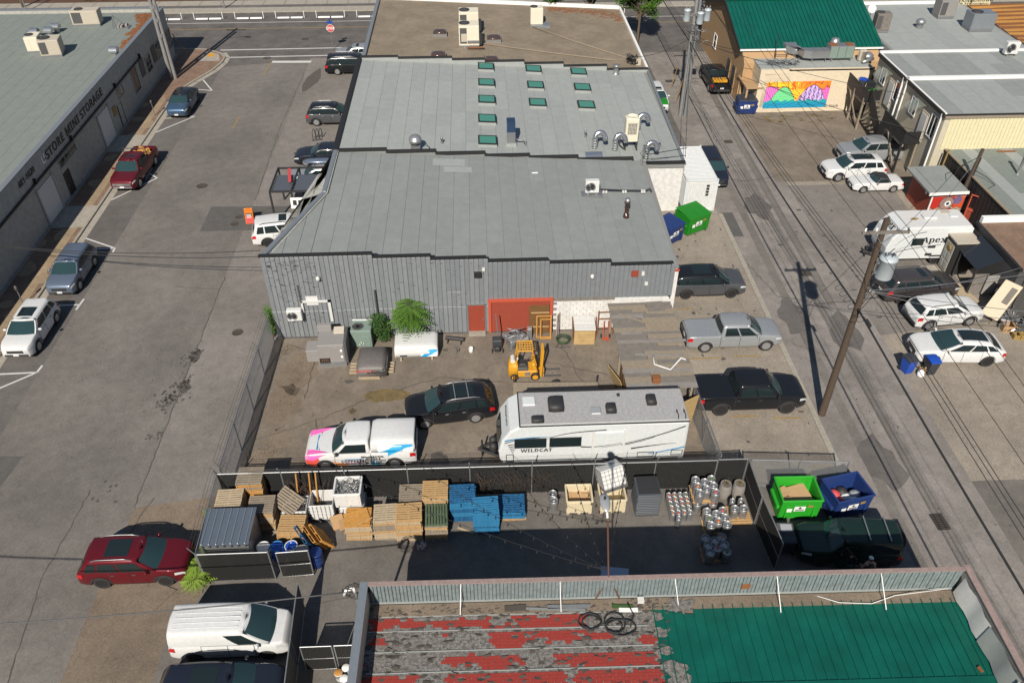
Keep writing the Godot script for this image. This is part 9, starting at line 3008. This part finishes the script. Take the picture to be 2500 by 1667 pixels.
	# cycle lane kerbs with white posts
	for i in 14:
		var x:=-44.0+i*4.6
		var c:=thing("lane_divider","white cycle lane kerb on the far road, %s from the left" % NTH[i],"kerb",V(x,0.01,-96.4),0,"cycle lane kerbs along the far road")
		for k in 2: box(c,"kerb_block",V(-0.75+k*1.5,0.09,0),V(1.4,0.16,0.3),mats.sticker,O3,0.04)
		box(c,"kerb_joint",V(0,0.08,0),V(0.12,0.15,0.28),mats.plastic)
		box(c,"kerb_base",V(0,0.02,0.02),V(3.2,0.04,0.4),mats.plastic)
		for sx in [-1.6,1.6]: rod(c,"marker_post",V(sx,0,0),V(sx,0.8,0),0.04,mats.sticker)
	for q in [[-29.2,-100.0,"above the storage building's corner"],[-52,-100.0,"farther along the far pavement"]]:
		var p:=thing("lamp_post","grey lamp post on the far pavement " + q[2],"lamp post",V(q[0],0.09,q[1]),0,"lamp posts on the far pavement")
		rod(p,"post_shaft",O3,V(0,7.5,0),0.08,mats.galv)
		rod(p,"post_arm",V(0,7.4,0),V(0,7.7,1.8),0.04,mats.galv)
		box(p,"lamp_head",V(0,7.7,2.1),V(0.26,0.12,0.6),mats.mirror_grey,O3,0.04)
	# planting bed shrubs across the road
	k2 = 0
	for q in [[-46.5,-104.2,"leaf"],[-44.3,-104.4,"wine"],[-42.0,-104.3,"leaf_light"],[-39.6,-104.3,"wine"],[-37.5,-104.2,"rust"]]:
		if q[2] == "wine": mat("wine",0.07,0.012,0.02,0.8)
		shrub("bed_shrub",["green shrub in the far planting bed","wine red shrub beside the green one in far bed","bright yellow green shrub in the far planting bed","wine red shrub nearest the lamp post in far bed","rusty orange shrub in the far planting bed"][k2],V(q[0],0.06,q[1]),1.2,1.3,700,q[2],0.14)
		k2 += 1

func tree(label: String,at: Vector3,h: float,r: Vector3,cy: float,m: String,n:=5200,s:=0.2):
	var t:=thing("street_tree",label,"tree",at)
	var g:=G.new()
	g.cyl(O3,V(0.05,cy*0.75,0.05),0.16,0.1,10)
	var lg:=G.new()
	for k in 34:
		var d:=V(rng.randfn(),rng.randfn()*0.8,rng.randfn()).normalized()
		var c:=V(0,cy,0)+d*r*rd_(0.45,0.95)
		g.cyl(V(0.05,cy*rd_(0.5,0.75),0.05),c,0.05,0.012,5,false)
		leaf_cloud(lg,c,r*rd_(0.2,0.36),n/34,s)
	mi(t,"trunk",g.done(),mats.bark)
	mi(t,"crown",lg.done(),mats[m])

func trees():
	tree("round green street tree overhanging the gravel roof's back edge",V(8.2,0.1,-87.3),6.0,V(1.9,1.7,1.9),5.6,"leaf_dark")
	tree("smaller street tree between two others behind gravel roof",V(12.2,0.1,-88.0),5.2,V(1.6,1.5,1.6),5.2,"leaf_dark",3600)
	tree("large bright street tree at the alley mouth",V(17.2,0.1,-86.2),6.5,V(2.6,2.0,2.5),4.6,"leaf",8200,0.21)
	tree("dark street tree behind the green gable roof, first",V(27.0,0.1,-92.0),7.0,V(2.6,2.0,2.4),6.0,"leaf_dark",4200)
	tree("dark street tree behind the green gable roof, second",V(32.0,0.1,-93.0),7.0,V(2.4,1.8,2.4),6.2,"leaf_dark",4200)
	tree("tall tree at the far left beyond the storage roof",V(-53,0.1,-101.5),7,V(3.2,2.4,3.0),6.0,"leaf_dark",4200)

# ---------- figures ----------
func field_mesh(bones: Array,cell: float,soft: float,inflate:=0.0) -> ArrayMesh:
	var lo:=Vector3.ONE*1e9
	var hi:=-lo
	for b in bones:
		for e in [[b[0],b[2]],[b[1],b[3]]]:
			var v: Vector3 = Vector3.ONE*(e[1]+inflate+cell*2.5)
			lo = lo.min(e[0] - v); hi = hi.max(e[0]+v)
	var nx:=int((hi.x - lo.x)/cell)+2
	var ny:=int((hi.y - lo.y)/cell)+2
	var nz:=int((hi.z - lo.z)/cell)+2
	var f:=PackedFloat32Array()
	f.resize(nx*ny*nz)
	f.fill(1.0)
	for b in bones:
		var a: Vector3 = b[0]
		var d: Vector3 = b[1] - a
		var dd:=maxf(d.length_squared(),1e-9)
		var rr: float = maxf(b[2],b[3])+inflate+soft+cell*2.5
		var l:=((a.min(b[1]) - Vector3.ONE*rr - lo)/cell).floor()
		var h:=((a.max(b[1])+Vector3.ONE*rr - lo)/cell).ceil()
		for k in range(maxi(0,int(l.z)),mini(nz,int(h.z)+1)):
			for j in range(maxi(0,int(l.y)),mini(ny,int(h.y)+1)):
				for i in range(maxi(0,int(l.x)),mini(nx,int(h.x)+1)):
					var p:=lo+V(i,j,k)*cell
					var t:=clampf((p - a).dot(d)/dd,0.0,1.0)
					var v: float = (p - a - d*t).length() - lerpf(b[2],b[3],t) - inflate
					var at:=(k*ny+j)*nx+i
					var w:=f[at]
					var q:=clampf(0.5+0.5*(w - v)/soft,0.0,1.0)
					f[at] = lerpf(w,v,q) - soft*q*(1.0 - q)
	var vi:={}
	var vs:=[]
	var off:=[0,1,nx,nx+1,nx*ny,nx*ny+1,nx*ny+nx,nx*ny+nx+1]
	for k in nz - 1:
		for j in ny - 1:
			for i in nx - 1:
				var at:=(k*ny+j)*nx+i
				var inside:=0
				for o in off:
					if f[at+o] < 0.0: inside += 1
				if inside == 0 or inside == 8: continue
				var c:=O3
				var n:=0
				for e in [[0,1],[2,3],[4,5],[6,7],[0,2],[1,3],[4,6],[5,7],[0,4],[1,5],[2,6],[3,7]]:
					var x: float = f[at+off[e[0]]]
					var y: float = f[at+off[e[1]]]
					if (x < 0.0) != (y < 0.0):
						var pa:=V(e[0] & 1,(e[0] >> 1) & 1,e[0] >> 2)
						var pb:=V(e[1] & 1,(e[1] >> 1) & 1,e[1] >> 2)
						c += pa.lerp(pb,x/(x - y)); n += 1
				vi[at] = vs.size()
				vs.append(lo+(V(i,j,k)+c/n)*cell)
	var g:=G.new()
	g.smooth(0)
	for at in vi:
		var x0: bool = f[at] < 0.0
		for ax in [[1,nx,nx*ny],[nx,nx*ny,1],[nx*ny,1,nx]]:
			if x0 == (f[at+ax[0]] < 0.0): continue
			var q:=[at,at - ax[1],at - ax[1] - ax[2],at - ax[2]]
			if not (vi.has(q[1]) and vi.has(q[2]) and vi.has(q[3])): continue
			if x0: g.quad(vs[vi[q[0]]],vs[vi[q[3]]],vs[vi[q[2]]],vs[vi[q[1]]])
			else: g.quad(vs[vi[q[0]]],vs[vi[q[1]]],vs[vi[q[2]]],vs[vi[q[3]]])
	return g.done()

func hand_bones(w: Vector3,d: Vector3,up: Vector3,s: float) -> Array:
	# wrist,pointing direction,back of the hand,thumb side
	var x:=d.cross(up).normalized()*s
	var out:=[[w,w+d*0.08,0.026,0.034]]
	for k in 4:
		var root:=w+d*0.08+x*(-0.033+k*0.022)
		var L: float = [0.062,0.075,0.08,0.07][k]
		var mid:=root+d*L*0.5 - up*0.012
		out.append([root,mid,0.0095,0.009]); out.append([mid,mid+d*L*0.35 - up*0.03,0.009,0.008])
	var tb:=w+d*0.03+x*0.03
	out.append([tb,tb+(d+x*0.8).normalized()*0.05,0.013,0.011]); out.append([tb+(d+x*0.8).normalized()*0.05,tb+(d*1.3+x*0.6).normalized()*0.085 - up*0.015,0.011,0.009])
	return out

func head_bones(c: Vector3,fwd: Vector3) -> Array:
	var s:=fwd.cross(Vector3.UP).normalized()
	return [[c+V(0,0.03,0) - fwd*0.02,c+V(0,0.04,0)+fwd*0.02,0.088,0.08],[c+V(0,-0.05,0)+fwd*0.02,c+V(0,-0.085,0)+fwd*0.055,0.066,0.035],
		[c+fwd*0.095,c+fwd*0.108+V(0,-0.028,0),0.01,0.014],[c+s*0.086+V(0,0.01,0),c+s*0.09+V(0,-0.03,0),0.017,0.013],[c - s*0.086+V(0,0.01,0),c - s*0.09+V(0,-0.03,0),0.017,0.013]]

func figure(label: String,at: Vector3,turn: float,j: Dictionary,top: String,legs: String,sleeve: bool) -> Node3D:
	var t:=thing("person",label,"person",at,turn)
	var f:=V(0,0,1)
	var torso:=[[j.pelvis,j.waist,0.15,0.135],[j.waist,j.chest,0.135,0.16],[j.chest+V(-0.09,0.05,0),j.chest+V(0.09,0.05,0),0.12,0.12],[j.pelvis+V(-0.08,0,0),j.pelvis+V(0.08,0,0),0.125,0.125]]
	var arms:=[]
	var thighs:=[]
	for s in ["l","r"]:
		arms.append([j["sh" + s],j["el" + s],0.058,0.045]); arms.append([j["el" + s],j["wr" + s],0.044,0.03])
		thighs.append([j["hip" + s],j["kn" + s],0.092,0.06]); thighs.append([j["kn" + s],j["an" + s],0.06,0.04])
	var feet:=[]
	for s in ["l","r"]: feet.append([j["an" + s]+V(0,-0.04,-0.02),j["an" + s]+V(0,-0.055,0.16),0.045,0.035])
	var neck:=[[j.chest+V(0,0.1,0),j.head+V(0,-0.06,0),0.062,0.055]]
	var body:=G.new()
	body.st.append_from(field_mesh(torso+arms+thighs+neck+feet,0.02,0.05),0,Transform3D())
	body.st.append_from(field_mesh(head_bones(j.head,j.look)+neck,0.009,0.03),0,Transform3D())
	for s in [["l",1.0],["r",-1.0]]:
		var d: Vector3 = (j["wr" + s[0]] - j["el" + s[0]]).normalized()
		body.st.append_from(field_mesh(hand_bones(j["wr" + s[0]],d,d.cross(Vector3.RIGHT).normalized() if absf(d.x) < 0.9 else Vector3.UP,s[1]),0.006,0.008),0,Transform3D())
	mi(t,"body",body.st.commit(),mats.skin)
	var shirt:=torso.duplicate()
	if sleeve:
		for s in ["l","r"]: shirt.append([j["sh" + s],j["el" + s],0.06,0.052]); shirt.append([j["el" + s],j["wr" + s],0.05,0.04])
	else:
		shirt[2] = [j.chest+V(-0.05,0.03,0),j.chest+V(0.05,0.03,0),0.125,0.125]
	mi(t,"shirt",field_mesh(shirt,0.02,0.05,0.012),mats[top])
	mi(t,"trousers",field_mesh(thighs + [torso[3]],0.02,0.04,0.012),mats[legs])
	mi(t,"shoes",field_mesh(feet,0.02,0.02,0.01),mats.plastic)
	var c: Vector3 = j.head
	var lk: Vector3 = j.look
	var s2: Vector3 = lk.cross(Vector3.UP).normalized()
	for s in [-1,1]:
		var g:=G.new()
		g.lathe([V2(0.001,-0.011),V2(0.011,0),V2(0.001,0.011)],8)
		mi(t,"eye",g.done(),mats.print_black,c+lk*0.083+s2*s*0.033+V(0,0.005,0))
	mi(t,"mouth",field_mesh([[c+lk*0.088 - s2*0.02+V(0,-0.062,0),c+lk*0.088+s2*0.02+V(0,-0.062,0),0.006,0.006]],0.004,0.004),mats.print_red)
	mi(t,"hair",field_mesh([[c+V(0,0.05,0) - lk*0.03,c+V(0,0.055,0)+lk*0.005,0.093,0.088],[c - lk*0.06+V(0,0.0,0),c - lk*0.06+V(0,-0.05,0),0.06,0.045]],0.012,0.03),mats[j.hair])
	if j.has("cap"):
		var b:=field_mesh([[c+V(0,0.075,0) - lk*0.02,c+V(0,0.08,0)+lk*0.02,0.088,0.085]],0.012,0.02)
		mi(t,"cap",b,mats[j.cap])
		mi(t,"cap_peak",field_mesh([[c+lk*0.1+s2*0.05+V(0,0.06,0),c+lk*0.1 - s2*0.05+V(0,0.06,0),0.014,0.014],[c+lk*0.15+V(0,0.052,0),c+lk*0.1+V(0,0.06,0),0.014,0.014]],0.01,0.05),mats[j.cap])
	return t

func people():
	figure("person in a black tank top standing at the green SUV's door",V(16.3,0,-20.15),180,{
		"pelvis": V(0,0.92,0),"waist": V(0,1.1,0),"chest": V(0,1.3,0.02),"head": V(0.02,1.62,0.06),"look": V(0.1,-0.25,0.96).normalized(),"hair": "bark","cap": "sticker",
		"shl": V(0.19,1.38,0),"ell": V(0.27,1.12,0.04),"wrl": V(0.2,0.98,0.24),"shr": V(-0.19,1.38,0),"elr": V(-0.27,1.12,0.02),"wrr": V(-0.22,0.9,0.16),
		"hipl": V(0.09,0.9,0),"knl": V(0.11,0.49,0.03),"anl": V(0.12,0.09,-0.02),"hipr": V(-0.09,0.9,0),"knr": V(-0.11,0.49,0.05),"anr": V(-0.12,0.09,0.02)},"plastic","cart_grey",false)
	figure("person in black sitting sideways in the green SUV's open door",V(15.85,0,-21.35),0,{
		"pelvis": V(0,0.82,0),"waist": V(0,0.98,0.03),"chest": V(0,1.16,0.09),"head": V(0.05,1.43,0.2),"look": V(0.35,-0.3,0.85).normalized(),"hair": "wood_grey","cap": "beige_unit",
		"shl": V(0.19,1.24,0.08),"ell": V(0.24,1.0,0.22),"wrl": V(0.1,0.98,0.42),"shr": V(-0.19,1.24,0.08),"elr": V(-0.23,1.0,0.24),"wrr": V(-0.08,0.96,0.44),
		"hipl": V(0.09,0.8,0.02),"knl": V(0.12,0.74,0.42),"anl": V(0.12,0.32,0.46),"hipr": V(-0.09,0.8,0.02),"knr": V(-0.12,0.74,0.42),"anr": V(-0.12,0.32,0.48)},"plastic","cart_grey",true)
